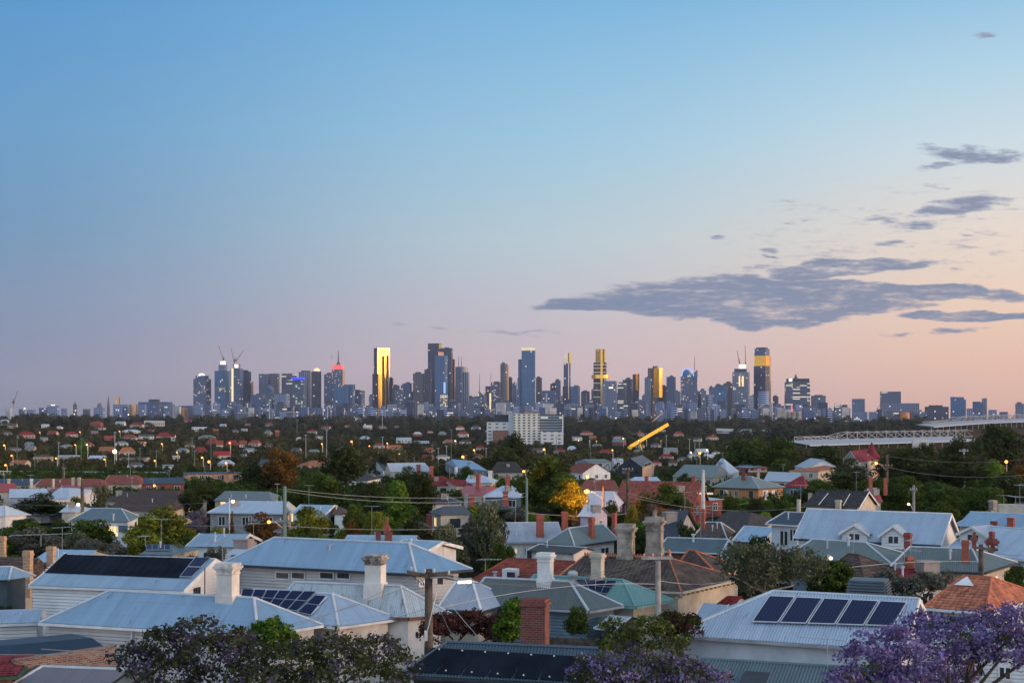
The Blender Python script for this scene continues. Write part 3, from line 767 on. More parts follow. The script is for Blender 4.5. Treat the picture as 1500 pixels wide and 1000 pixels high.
def clutter(H):
    for _ in range(wrand.choice((0, 1, 1, 2))):
        t, k = wrand.uniform(.2, .8), wrand.uniform(.3, .8); p = H.A.lerp(H.B, t).lerp(H.R0.lerp(H.R1, t), k); mb = MB(); r = wrand.choice((.05, .07, .1)); mb.tube([p - Vector((0, 0, .2)), p + Vector((0, 0, .55))], r, 7); mb.tube([p + Vector((0, 0, .5)), p + Vector((0, 0, .62))], r * 1.7, 7); mb.build('vent_pipe', LEAD, H.roof)
    if wrand.random() < .6:
        p = H.R0.lerp(H.R1, wrand.uniform(.15, .85)); hh = wrand.uniform(1.6, 2.8); a = wrand.uniform(0, 6.28); d = Vector((math.cos(a), math.sin(a), 0)); q = Vector((-d.y, d.x, 0)); mb = MB(); r = max(.015, p.y * .00010); t = p + Vector((0, 0, hh)); mb.tube([p - Vector((0, 0, .2)), t], r, 5); mb.tube([t - d * .7, t + d * .8], r * .8, 4)
        for i in range(6): c = t + d * (-.65 + i * .28); s = .45 - .05 * i; mb.tube([c - q * s, c + q * s], r * .5, 4)
        mb.build('aerial', STEEL, H.roof)
    if wrand.random() < .18:
        t = wrand.uniform(.2, .8); p = H.A.lerp(H.B, t).lerp(H.R0.lerp(H.R1, t), .6); mb = MB(); mb.box((p.x, p.y, p.z - .3), (1.1, 1.0, 1.0), .3); mb.box((p.x, p.y, p.z + .7), (1.2, 1.1, .08), .3); mb.build('evaporative_cooler', plain('dull_plastic', (.24, .22, .2), .6), H.roof)
def mh(label, FL, FR, RL, RR, roofm, wallm, BR=None, W=None, eh=3.2, d=None, auto=True, **k):
    y = d or dist_for(FR, eh)
    H = house(label, FL, FR, CZ - (FR[1] - HY) / F * y, RL, RR, roofm, wallm, BR, W or (None if BR else 8), **k)
    if auto: autowin(H); clutter(H)
    return H
def dormer(H, x0, x1, yt, yb, roofm, wallm, frac=.55):
    f = H.f['front']; p, q = ray_plane(x0, yb, f.o, f.n), ray_plane(x1, yb, f.o, f.n)
    q = Vector((q.x, q.y, p.z)); e = (q - p); L = e.length; e.normalize(); n = Vector((-e.y, e.x, 0))
    if n.y < 0: n = -n
    ht = (yb - yt) / F * p.y; slope = (H.z - H.ze) / ((H.R0 - (H.A + (H.R0 - H.A).project(H.u))).to_2d().length + 1e-6)
    p, q = p - n * .15, q - n * .15; up = Vector((0, 0, ht * frac)); ap = (p + q) / 2 + Vector((0, 0, ht))
    bk = lambda v, z: v + n * (z / slope + .2)
    mb = MB(); Face([p - Vector((0, 0, .3)), q - Vector((0, 0, .3)), q + up, ap - Vector((0, 0, .05)), p + up]).boards(mb, .2)
    mb.poly([p, p + up, bk(p + up, ht * frac)]); mb.poly([q, q + up, bk(q + up, ht * frac)])
    d = mb.build('dormer', wallm, H.root)
    mb = MB(); o = .22; lo = Vector((0, 0, ht * frac)) - Vector((0, 0, o * ht * (1 - frac) / (L / 2)))
    for a, s in ((p, -1), (q, 1)):
        a2 = a + e * s * o + lo; mb.quad(a2 - n * .2, ap - n * .2, bk(ap, ht), bk(a2, ht * frac))
    mb.build('dormer_roof', roofm, d)
    mb = MB()
    for a, s in ((p, -1), (q, 1)):
        a2 = a + e * s * o + lo; mb.obox(a2 - n * .24 - Vector((0, 0, .16)), n * .05, ap - a2, (0, 0, .2))
    mb.build('bargeboard', WHITE, d)
    mb = MB(); w0 = p + e * L * .3 - n * .03 + Vector((0, 0, .15)); mb.obox(w0, e * L * .17, n * .04, (0, 0, ht * .33)); mb.obox(w0 + e * L * .22, e * L * .17, n * .04, (0, 0, ht * .33)); mb.build('window', GLASS, d)
# right: the long house with two dormers
H = mh('long silver-blue roofed house with two white gabled dormers', (1163, 788), (1378, 798), (1184, 745.5), (1400, 752), R_BLUE2, BOARDW, W=6.4, d=98, rs='corr', ws='board', gl=True, gr=True, over=.25, cap=WHITE, gutter=DARK, barge=WHITE)
dormer(H, 1234, 1271, 766, 792, R_PALE, BOARDW); dormer(H, 1292, 1327, 768, 797, R_PALE, BOARDW)
window(H, 'front', 1345, 799.5, 1374, 807, bars=2, frame=WHITE)
H = mh('pale blue weatherboard house with a dark navy hip, left of the dormered roof', (1122, 766), (1170, 769), (1146, 751), (1181, 749), R_NAVY, plain('pale_blue_boards', (.50, .56, .62), .6, .1), W=6, d=118, ws='board', cap=LEAD, gutter=WHITE)
window(H, 'front', 1157, 774, 1167, 793, frame=WHITE)
chimney(H, 1170, 731, 750, 6, CREAM, 'plain')
H = mh('pale blue gabled house with a grey-blue roof behind the dark bush', (1072, 792), (1118, 795), (1090, 772), (1121, 770), R_BLUE, plain('blue_boards', (.28, .34, .40), .6, .12), BR=(1147, 782), ws='flat', gr=True, barge=LEAD, cap=LEAD)
H = mh('broad grey-green hip roof below the two dormers', (1152, 816), (1308, 827), (1190, 791), (1268, 792.5), R_GREYG, BOARDB, BR=(1345, 815), d=88, rs='corr', cap=LEAD, gutter=DARK)
chimney(H, 1330, 780, 806, 12, B_RED, 'brick', 'back')
H2 = mh('grey-green hip roof with a red chimney in front of the silver gabled roof', (1300, 833), (1440, 838), (1306, 806), (1424, 797), R_GREYG, CREAM, BR=(1490, 823), d=84, rs='corr', cap=LEAD, gutter=DARK)
chimney(H2, 1414, 791, 823, 12, B_REDC, 'brick', 'front'); chimney(H2, 1427, 779, 799, 10, B_RED, 'urn', 'ridge'); 
H = mh('dark brown tiled hip roof by the white star-like street light', (1195, 850), (1268, 858), (1243, 811.5), (1257, 812), T_BROWN, CREAM, BR=(1345, 845), d=80, rs='tile', cap=T_BROWN, gutter=WHITE)
H = mh('dark maroon tiled roof with an orange-red chimney', (1322, 856), (1404, 852), (1342, 829), (1400, 830), T_MAROON, CREAM, W=6, d=82, rs='tile', gl=True, gr=True)
chimney(H, 1331.5, 815, 843, 14, B_REDC, 'plain', 'ridge')
H = mh('large silver roof with a small white gable, right edge', (1383, 806), (1520, 821), (1399, 768), (1520, 774), R_BLUE2, BOARDW, W=6.5, d=91, rs='corr', gl=True, gr=True, barge=WHITE, cap=LEAD, gutter=WHITE)
dormer(H, 1408, 1447, 769, 792, R_PALE, BOARDW)
chimney(H, 1453, 778, 808, 15, B_RED, 'urn', 'front')
H = mh('blue-grey roof with two squat red chimneys at the right edge', (1400, 770), (1520, 776), (1428, 750), (1520, 753), R_BLUE, CREAM, W=7, d=115, rs='corr', gl=True, gr=True, cap=LEAD)
chimney(H, 1456, 763, 771, 11, B_RED, 'plain', 'front'); chimney(H, 1481, 758, 771, 12, B_REDC, 'plain', 'front')
H = mh('lilac grey roof wing beside the white pointed gable', (1398, 766), (1440, 770), (1405, 748), (1438, 746), metal_roof('lilac_sheet', (.32, .31, .36)), CREAM, W=7, d=130, gr=True)
chimney(H, 1454, 732, 752, 10, STONE, 'stone', 'ridge')
H = mh('white trimmed low roof with a cooler box, far right behind the lilac roof', (1440, 756), (1515, 757), (1445, 749), (1510, 749), R_PALE, CREAM, W=7, d=140)
mb = MB(); mb.box(UD(1484, 751, 142), (3, 1.4, .9), -.2); mb.build('evaporative_cooler', CREAM, H.root)
H = mh('black tiled tudor house with a cream timbered gable', (1176, 741), (1258, 744), (1200, 717), (1270, 720), T_DARK, CREAM, W=9, d=195, gr=True, barge=WHITE, cap=DARK)
mb = MB(); a, b = UD(1199, 739, 190), UD(1213, 722, 197); mb.tube([a, b], .06, 4); a, b = UD(1235, 740, 190), UD(1245, 723, 197); mb.tube([a, b], .06, 4); mb.build('valley_flashing', LEAD, H.roof)
chimney(H, 1228, 732, 747, 9, CREAM, 'stone', 'front'); chimney(H, 1187, 722, 733, 7, CREAM, 'plain')
H = mh('small maroon sheet roofed house with two thin brick chimneys', (1266, 735), (1294, 735), (1272, 715), (1296, 714.5), R_REDS, CREAM, W=8, d=225, gr=True, cap=LEAD)
chimney(H, 1275, 699, 716, 5, B_REDC, 'brick'); chimney(H, 1297, 700, 716, 5, B_REDC, 'brick')
H = mh('maroon roofed villa with a pointed turret and half-timbered gable', (1258, 677), (1286, 673), (1244, 660), (1278, 657), T_MAROON, CREAM, BR=(1262, 669), eh=5.5, d=420, gl=True, barge=WHITE)
p = UD(1277, 669, 424); mb = MB(); mb.lathe(p, [(2.4, -6), (2.4, .0)], 12); mb.lathe(p, [(2.8, 0), (1.5, 1.6), (0, 4.8)], 12); mb.build('turret', T_MAROON, H.root)
f = H.w['left']; lo_, hi_ = f.lim(0)
for i in range(9):
    s_ = lo_ + (hi_ - lo_) * (i + .5) / 9; r_ = span(f.st, s_, 0); mb = MB(); mb.obox(f.P(s_, r_[0] + 1.2, .02), f.e * .22, f.n * .06, f.t * max(.2, r_[1] - r_[0] - 1.3)); mb.build('timber_strip', DARK, H.wall)
H = mh('grey and white gabled roof beside the dark round trees on the right', (1163, 683), (1182, 686), (1170, 671), (1190, 668), R_PALE, WHITE, W=12, d=480, gr=True)
mh('orange-red roof strip below the villa with the turret', (1200, 690), (1232, 686), (1205, 682), (1236, 678), T_ORANGE, CREAM, W=9, d=400)
# centre right
H = mh('slate teal roofed cottage with a white gable, behind the terracotta ridge', (965, 806), (1056, 809), (968, 786), (1071, 790.5), R_TEAL, B_BROWN, W=6, gl=True, gr=True, rs='corr', barge=WHITE, cap=LEAD, gutter=LEAD, d=104)
mb = MB(); f = H.w['right']; mb.poly([p + f.n * .03 for p in f.pts]); mb.build('gable_wall', BOARDW, H.wall)
window(H, 'right', 1066, 806, 1074, 818, frame=WHITE)
H = mh('brown tiled roof with a tall thin orange brick chimney', (1012, 789), (1066, 791), (1034, 765), (1056, 764), T_BROWN, CREAM, BR=(1076, 778), cap=LEAD)
chimney(H, 1029.6, 745, 774, 6.5, B_REDC, 'plain', 'front')
H = mh('broad dark purple-brown tiled roof in front of the orange brick house', (1030, 777), (1092, 783), (1066, 750), (1100, 747), T_DARK, CREAM, BR=(1146, 762))
H = mh('navy sheet roof with a grey gable beside the golden shrub', (960, 785), (993, 786), (972, 746), (1003, 747), R_NAVY, GREYW, W=9, gr=True, eh=4.0)
chimney(H, 964, 756, 772, 8, CREAM, 'plain')
H = mh('long red tiled brick house with a white banded gable', (900, 735), (1018, 738), (914, 703), (1031, 706), T_RED2, B_RED, W=9, gl=True, gr=True, barge=plain('rust_barge', (.22, .09, .06)), eh=3.4)
f = H.w['right']; mb = MB(); a, b = ray_plane(1020, 724, f.o, f.n) + f.n * .1, ray_plane(1043, 724, f.o, f.n) + f.n * .1; mb.obox(a, b - a, f.n * .1, (0, 0, .35)); mb.build('gable_band', WHITE, H.wall)
window(H, 'right', 1030, 712, 1034, 720); chimney(H, 947, 697, 707, 6, B_RED, 'plain'); chimney(H, 1016, 697, 708, 6, B_RED, 'plain')
H = mh('orange brick house lit by a street light, under a grey hip roof', (1043, 713), (1112, 715.5), (1082, 697), (1101, 697), R_GREYG, B_ORANGE, BR=(1150, 713), eh=4.2, cap=LEAD, gutter=DARK)
window(H, 'front', 1054, 717, 1067, 727, pane=WHITE); window(H, 'right', 1117, 718, 1125, 731, pane=WHITE); window(H, 'right', 1130, 718, 1135, 730, pane=WHITE)
chimney(H, 1090, 694, 702, 8, B_BROWN, 'plain', 'front')
H = mh('small red brick shop with a white parapet in front of the orange house', (1037, 733), (1062, 731), (1040, 729), (1064, 727), R_PALE, B_RED, W=7, d=250, gl=True, gr=True, name='shop', cat='shop')
H = mh('long grey hip roof with cream walls and a picket verandah', (984, 698), (1046, 700), (1003, 681), (1056, 680), R_GREYG, CREAM, BR=(1072, 697), eh=3.2)
window(H, 'front', 1022, 701, 1026, 706); window(H, 'front', 1010, 701, 1013, 706); window(H, 'front', 990, 700, 993, 705)
H = mh('pale blue pyramid roof behind the orange brick house', (1040, 692), (1066, 695), (1056, 671), (1060, 671), R_BLUE2, plain('pale_cladding', (.42, .45, .5)), BR=(1083, 690), eh=4)
H = mh('small red brick house with a pale roof between the pyramid roof and the trees', (1075, 684), (1100, 685), (1080, 677), (1094, 676), R_BLUE2, B_RED, W=10, eh=4.5); chimney(H, 1092, 666, 679, 6, B_RED, 'brick')
H = mh('long low white roofed building left of the maroon pyramid roof', (1118, 704), (1172, 706), (1122, 692), (1172, 690), R_PALE, CREAM, BR=(1180, 698))
H = mh('maroon pyramid roofed house with a blue wall beside the dark trees', (1144, 713), (1180, 713.5), (1172, 697), (1177, 697), T_MAROON, BOARDB, W=9)
H = mh('black gabled barn-like house with a timber flank', (941, 684), (958, 678), (922, 669), (942, 667.5), R_CHAR, DARK, BR=(925, 677), eh=6, d=430, gl=True, over=.05)
f = H.w['front']; mb = MB(); mb.poly([p + f.n * .05 for p in f.pts]); mb.build('timber_cladding', plain('tan_cladding', (.36, .25, .17)), H.wall); window(H, 'front', 944, 679, 953, 684)
H = mh('long grey-blue two storey warehouse beside the black barn', (862, 677), (897, 676.5), (866, 672), (900, 671.5), R_GREY, plain('blue_grey_render', (.22, .27, .32), .8), W=14, eh=6.2, name='warehouse', cat='warehouse', gr=True, gl=True)
for x in (868, 876, 885, 891): window(H, 'front', x, 681, x + 2.4, 688, frame=LEAD)
H = mh('narrow white walled block between the warehouse and the black barn', (898, 675), (914, 675), (899, 671), (912, 671), R_PALE, WHITE, W=14, eh=6, gl=True, gr=True)
H = mh('red roofed cottage with a white end gable left of the warehouse', (826, 691), (853, 693), (834, 677), (859, 677), T_RED2, WHITE, W=12, gr=True, gl=True)
H = mh('dull red tiled roof under the warehouse', (850, 717), (908, 717), (858, 703), (900, 702), T_RED2, CREAM, W=10); chimney(H, 883, 708, 719, 4.5, B_RED, 'brick', 'front')
H = mh('pale roof strip with a blue sheet between red roofs and black barn', (925, 704), (968, 704), (930, 698), (962, 698), R_BLUE2, B_RED, W=9)
H = mh('pinkish white hip roof lit by the orange street light', (848, 741), (905, 743), (866, 720), (898, 719), R_PINK, plain('lilac_render', (.40, .36, .44)), BR=(922, 730), cap=WHITE)
H = mh('lilac walled lean-to under the pinkish white roof', (845, 756), (872, 757), (852, 741), (874, 742), R_PINK, plain('lilac_render', (.4, .36, .44)), W=5, d=180, gr=True, gl=True)
H = mh('pale grey terrace roof with two red brick chimneys, right of the gum trees', (738, 794), (828, 793), (745, 766), (834, 764), R_PALE, WARMW, W=8, rs='corr', gl=True, gr=True, cap=LEAD, gutter=GREYW)
chimney(H, 791, 754, 785, 11, B_REDC, 'brick', 'front'); chimney(H, 827, 749, 768, 9, B_REDC, 'brick')
window(H, 'front', 753.5, 802, 758, 811, lit=True); window(H, 'front', 766, 800, 771, 812)
H = mh('dark green hip roofed cottage with two red brick chimneys', (842, 799), (906, 790), (833, 769), (899, 769), R_GREYG, WARMW, BR=(863, 786), rs='corr', cap=LEAD, gutter=DARK, d=128)
chimney(H, 866.5, 757, 787, 9.5, B_REDC, 'brick', 'front'); chimney(H, 900, 751, 771, 8, B_REDC, 'brick')
H = mh('charcoal verandah roof in front of the dark green hip', (771, 806), (842, 811), (779, 797), (846, 800), R_CHAR, WARMW, W=3.6, d=118, rs='corr', gr=True, name='verandah', cat='verandah', cap=LEAD)
# centre
H = mh('black gabled cottage roof at the top of the centre group', (561, 689), (606, 685), (552, 673), (600, 672.5), R_CHAR, plain('blue_white_boards', (.45, .5, .56)), BR=(584, 680), gl=True, barge=WHITE)
H = mh('wide pale flat-pitched roof among the centre chimneys', (572, 691), (634, 690), (577, 678), (622, 677), R_PALE, CREAM, W=9, gl=True); chimney(H, 613, 680, 690, 6, B_REDC, 'brick', 'front')
H = mh('bright blue hip roof with a dark left side, centre', (671, 685), (714, 689), (660, 674), (691, 673), R_BLUE, plain('grey_boards', (.2, .2, .22)), BR=(690, 682), cap=LEAD, d=470); chimney(H, 668, 684, 696, 5, WHITE, 'plain', 'front')
H = mh('small dark tiled roof edge below the black gable', (540, 704), (560, 700), (545, 692), (556, 690), T_DARK, WHITE, W=9, gr=True, barge=WHITE)
H = mh('red roofed cottage with a cream wall and slim red chimney', (630, 711.5), (669, 711), (632, 697), (651, 697), T_MAROON, CREAM, W=8); chimney(H, 632, 682, 699, 6, B_REDC, 'brick')
H = mh('red sheet roof with a tall red chimney in the middle of the centre group', (668, 725), (708, 726), (676, 712), (722, 711), R_REDS, CREAM, BR=(730, 714)); chimney(H, 700.5, 694, 715, 7, B_REDC, 'brick', 'front')
H = mh('dark red roof wedge behind the tall red chimney', (668, 712), (694, 711), (670, 702), (694, 702), T_MAROON, CREAM, W=8, gr=True, gl=True); chimney(H, 662, 698, 708, 5, B_RED, 'plain')
H = mh('pale blue hip roof behind the red sheet roof', (680, 707), (722, 707), (674, 696), (706, 695), R_BLUE2, CREAM, BR=(731, 703)); chimney(H, 718, 689, 700, 6, WARMW, 'stone')
H = mh('pale pyramid roof with a red chimney left of the lamp-lit tree', (708, 728), (766, 728), (736, 711), (752, 711), R_BLUE2, BOARDB, W=9); chimney(H, 740.5, 719, 733, 7.5, B_REDC, 'brick', 'front'); chimney(H, 744, 697, 713, 7, B_REDC, 'plain')
H = mh('slate blue hip roof above a white wall behind the bright green tree', (630, 738), (676, 738), (636, 724), (650, 724), R_NAVY, WARMW, W=8); chimney(H, 691, 724, 745, 8, B_REDC, 'brick'); chimney(H, 683, 724, 744, 6, GREYW, 'plain')
H = mh('row of small black gables behind the olive gum tree', (643, 754), (692, 753), (650, 741), (680, 740), R_CHAR, CREAM, W=7); chimney(H, 628.6, 752, 770, 9, B_RED, 'plain')
H = mh('black roof among dark trees left of the big lamp-lit tree', (718, 692), (768, 692), (728, 676), (756, 676), T_DARK, CREAM, W=10)
H = mh('white triangular roof peeking out by the lamp-lit tree', (768, 690), (800, 690), (782, 679), (786, 679), R_PALE, CREAM, W=9)
# left
H = mh('pale blue roof behind the largest blue hip, with a red urn chimney', (498, 799), (604, 800), (507, 784), (606, 782), R_BLUE, CREAM, W=6, gl=True, gr=True)
chimney(H, 566.5, 757, 791, 8, B_REDC, 'urn', 'front'); chimney(H, 554, 778, 792, 7, B_OLD, 'plain', 'front'); chimney(H, 572, 778, 792, 5, B_RED, 'plain', 'front')
H = mh('blue roof with a white pierced gable behind the right end of the large hip', (560, 808), (617, 811), (576, 790), (633, 792), R_BLUE, WHITE, W=6, gl=True, gr=True, barge=WHITE, cap=LEAD, d=97)
chimney(H, 438, 762, 786, 12, STONE, 'stone', 'ridge') if False else None
H = mh('grey stone-block house with a pale blue hip roof and white street light', (304, 750), (415, 752), (338, 733), (425, 735), R_BLUE2, B_GREY, BR=(434, 744), cap=LEAD, gutter=LEAD)
window(H, 'front', 364, 755, 369, 768)
H = mh('grey roofed house with a lit window above the stone-block house', (312, 733), (398, 735), (330, 720), (394, 718), R_GREY, CREAM, BR=(418, 728))
window(H, 'front', 323, 734, 331, 741, lit=True)
H = mh('white gabled cottage right of the round olive tree', (426, 752), (476, 753), (434, 738), (485, 739.5), R_BLUE, WHITE, W=7, gl=True, gr=True, barge=WHITE)
H = mh('dark tiled roof end right of the white gabled cottage', (486, 753), (506, 753), (489, 742), (498, 742), T_BROWN, WHITE, W=7)
H = mh('pale blue roof with two vent pipes and white end gable left of the large hip', (272, 800), (346, 801), (294, 781), (354, 781.5), R_BLUE, WHITE, W=7, gl=True, gr=True, barge=WHITE, rs='corr')
pipe(H, 315, 779, 788, r=.05); pipe(H, 328, 773, 786, r=.06)
H = mh('low blue roof with a pink cooler box left of the large hip', (330, 812), (378, 813), (338, 798), (380, 798), R_BLUE2, CREAM, W=6, d=112, gl=True, gr=True)
mb = MB(); mb.box(UD(357, 803, 110), (1.3, 1.1, .75), -.3); mb.box(UD(357, 790.5, 110), (1.4, 1.2, .08), -.3); mb.build('evaporative_cooler', plain('pinkish_plastic', (.30, .24, .23)), H.root)
H = mh('low roof with a strip of pale solar panels among shrubs', (203, 812), (254, 813), (212, 797), (252, 797), R_TEAL, CREAM, W=6); panels(H, 'front', (214, 799), (250, 799), (250, 807), (214, 807), 4)
H = mh('blue-grey roof behind the pool mat house', (44, 823), (118, 824), (58, 804), (128, 805), R_BLUE, CREAM, W=6, d=100, gl=True, gr=True)
chimney(H, 171, 783, 800, 8, B_REDC, 'plain') if False else None
H = mh('brown tiled roof with tan striped chimneys at the left edge', (-60, 848), (38, 851), (-30, 816), (57, 815), T_BROWN, CREAM, BR=(78, 838), d=88, rs='tile')
chimney(H, 41, 806, 850, 13, B_TAN, 'brick', 'front'); chimney(H, 75, 800, 828, 12, B_TAN, 'brick', 'back'); chimney(H, 4, 785, 816, 9, B_TAN, 'brick', 'back')
H = mh('small slate blue hip roof over a dark wall at the left edge', (-70, 850), (13, 849), (-40, 830), (17, 830), R_BLUE, plain('dark_teal_boards', (.07, .09, .10)), BR=(52, 843), d=80, rs='corr', cap=LEAD)
H = mh('white house with a pale hip roof at the left edge above the dark trees', (-60, 757), (8, 756), (-40, 741), (8, 741), R_BLUE2, WARMW, BR=(46, 754), cap=LEAD)
H = mh('white house with a dark slate hip roof and window awning', (10, 755), (61, 755.5), (24, 741), (63, 740), R_CHAR, WARMW, BR=(96, 752.5), cap=LEAD, d=228)
window(H, 'front', 46, 758, 51, 762); window(H, 'right', 79, 762, 85, 767)
mb = MB(); f = H.w['right']; a, b = ray_plane(73, 761, f.o, f.n), ray_plane(88, 760, f.o, f.n); e = (b - a); mb.poly([a + f.n * .9, b + f.n * .9, b + Vector((0, 0, .7)), a + Vector((0, 0, .7))]); mb.build('awning', T_DARK, H.root)
H = mh('grey-green roofed house with a white garage between round trees', (100, 762), (190, 764), (134, 744.5), (178, 744), R_TEAL, WHITE, BR=(206, 756), cap=LEAD); window(H, 'front', 171, 768, 188, 780, bars=0, pane=BOARDB); pipe(H, 166, 752, 762, r=.1)
H = mh('tiny pale roof beside the white street light on the left', (86, 750), (112, 750), (100, 738), (104, 738), R_BLUE2, CREAM, W=8)
H = mh('wide brown tiled roof behind the tall round lit tree', (152, 746), (252, 749), (206, 719), (262, 716), tile_roof('purple_brown_tile', (.07, .045, .04), .15), CREAM, BR=(306, 734), eh=2.6); 
H = mh('dark brown gabled roof left of the wide brown roof', (150, 733), (190, 736), (165, 719), (196, 718), T_BROWN, CREAM, W=8)
H = mh('blue-white roof at left edge with a dark gable front', (12, 729), (72, 728), (9, 717), (68, 714), R_BLUE2, plain('lilac_boards', (.34, .34, .4)), W=10, gl=True, barge=DARK)
H = mh('pale blue stepped roof left of the thin grey tree', (64, 731), (101, 730), (70, 716), (101, 712.5), R_BLUE2, WHITE, BR=(140, 717))
H = mh('bright crimson roof at the far left edge', (-60, 721), (20, 720), (-50, 708), (38, 707.5), R_REDS, CREAM, W=9); 
for x in (13, 46): chimney(H, x, 701, 712, 4.5, WARMW if x == 46 else CREAM, 'stone')
H = mh('deep red triangular roof above the stepped pale roof', (66, 719), (92, 722), (72, 708.5), (100, 708), R_REDS, CREAM, W=9); chimney(H, 78, 701, 712, 4.5, CREAM, 'plain', 'front')
H = mh('long navy roof at the left edge below the racecourse rail', (-50, 710), (50, 710), (-45, 700.5), (46, 700.5), R_NAVY, CREAM, W=12, gl=True, gr=True)
H = mh('long dull red roof terrace with cream chimneys on the left', (50, 712), (150, 712), (56, 701), (146, 700), T_RED2, CREAM, W=10)
for x in (107, 116): chimney(H, x, 699, 711, 4, CREAM, 'plain', 'front')
H = mh('dark red gabled house with white timber trim right of the red terrace', (150, 709), (205, 709), (146, 690.5), (200, 700), T_RED2, CREAM, W=12, gl=True, barge=CREAM)
H = mh('long slate roof with a red edge right of the timber-trimmed gable', (205, 709), (272, 708), (212, 699), (268, 699), R_NAVY, B_RED, W=12)
H = mh('flat roofed tan brick house above the wide brown roof', (271, 694), (358, 693), (275, 692), (355, 691), R_NAVY, plain('tan_brick', (.36, .22, .15), .9, .3), W=14, eh=4.5)
for x in (292, 318, 346): window(H, 'front', x, 696, x + 6, 702)
H = mh('rust red roof behind the big dark gum tree', (452, 682), (480, 681), (456, 674), (478, 673.5), T_ORANGE, CREAM, W=10)
# the racecourse: boundary rail, sheds and the white grandstands
mb = MB(); a, b = UD(-70, 690, 560), UD(245, 692, 560); e = b - a; 
mb.obox(a, e, (0, .2, 0), (0, 0, .35)); mb.obox(a - Vector((0, 0, 1.1)), e, (0, .2, 0), (0, 0, .25))
rl = mb.build('fence', plain('pale_green_paint', (.26, .36, .36)), loc=a); tag(rl, 'pale green railing along the raised line at left', 'fence')
for i in range(64): mb = MB(); p = a + e * (i / 63); mb.box((p.x, p.y + .1, p.z - 1.5), (.22, .22, 1.9)); mb.build('post', plain('pale_green_paint', (.26, .36, .36)), rl)
mb = MB(); mb.obox(a - Vector((0, -.6, 4.4)), e, (0, .5, 0), (0, 0, 2.7)); w = mb.build('retaining_wall', plain('tan_concrete', (.30, .25, .22), .9, .3), loc=a); tag(w, 'long tan concrete wall under the pale green railing', 'wall')
def truss(label, x0, y0, x1, y1, Y0, Y1, n, ht, depth, arch=0.0, roofdrop=3.0, posth=9):
    a, b = UD(x0, y0, Y0), UD(x1, y1, Y1); e = (b - a); u = e.normalized(); v = Vector((-u.y, u.x, 0))
    root = thing('grandstand', label, 'grandstand', ((a + b) / 2 + v * depth / 2).to_2d().to_3d() + Vector((0, 0, h((a.x + b.x) / 2, (a.y + b.y) / 2))))
    top = lambda t: a + e * t + Vector((0, 0, arch * 4 * t * (1 - t)))
    wm = plain('white_steel', (.30, .31, .34), .5, .1)
    for row in range(2):
        mb = MB(); o = v * depth * .5 * row; r = .26
        for i in range(n):
            p, q = top(i / n) + o, top((i + 1) / n) + o; k = .55 if i < n * .22 else 1.0 + .25 * (i % 2); d = Vector((0, 0, ht * k)); d2 = Vector((0, 0, ht * (.55 if i + 1 < n * .22 else 1.0 + .25 * ((i + 1) % 2))))
            mb.tube([p, q], r, 4); mb.tube([p, p + d], r * 1.2, 4); mb.tube([p + d, q], r * .8, 4); mb.tube([p + d, q + d2], r * .8, 4)
            if i % 2: mb.tube([p + d, p - (q - p)], r * .7, 4)
        mb.build('roof_truss', wm, root)
    mb = MB()
    for i in range(n):
        p, q = top(i / n), top((i + 1) / n)
        mb.quad(p - v * depth * .3 - Vector((0, 0, roofdrop)), q - v * depth * .3 - Vector((0, 0, roofdrop)), q + v * depth - Vector((0, 0, .5)), p + v * depth - Vector((0, 0, .5)))
        mb.obox(p - v * depth * .3 - Vector((0, 0, roofdrop + .8)), q - p, v * .5, (0, 0, .8))
    mb.build('roof', R_PALE, root)
    for i in range(0, n + 1):
        mb = MB(); p = top(i / n) - v * depth * .1; mb.tube([p - Vector((0, 0, roofdrop * .6)), p - Vector((0, 0, posth))], .3, 5); mb.build('column', wm, root)
    mb = MB(); g = root.location.z; mb.obox(Vector((a.x, a.y, g)) + v * depth * .35, Vector((e.x, e.y, 0)), v * depth * .5, (0, 0, a.z - g - roofdrop - 3)); mb.build('stand', plain('stand_wall', (.03, .03, .032), .9, .3), root)
    return root
truss('long white grandstand with a zigzag steel roof truss, right of the silos', 1178, 645, 1425, 639, 1050, 1250, 18, 5.0, 18, roofdrop=3.4)
truss('farther grandstand with a higher arched lattice roof at the right edge', 1362, 621, 1540, 613, 1350, 1500, 22, 4.0, 16, arch=1.5, roofdrop=2.6)
mb = MB(); mb.box(UD(1350, 657, 780), (10, 8, 5), -.2); mb.box(UD(1350, 648, 780), (11, 9, .5), -.2); mb.box(UD(1349, 652, 774), (9, .5, 2), -.2)
o = mb.build('kiosk', plain('bright_cream_render', (.62, .54, .46)), loc=UD(1350, 657, 780)); tag(o, 'small cream pavilion in front of the long grandstand', 'pavilion')
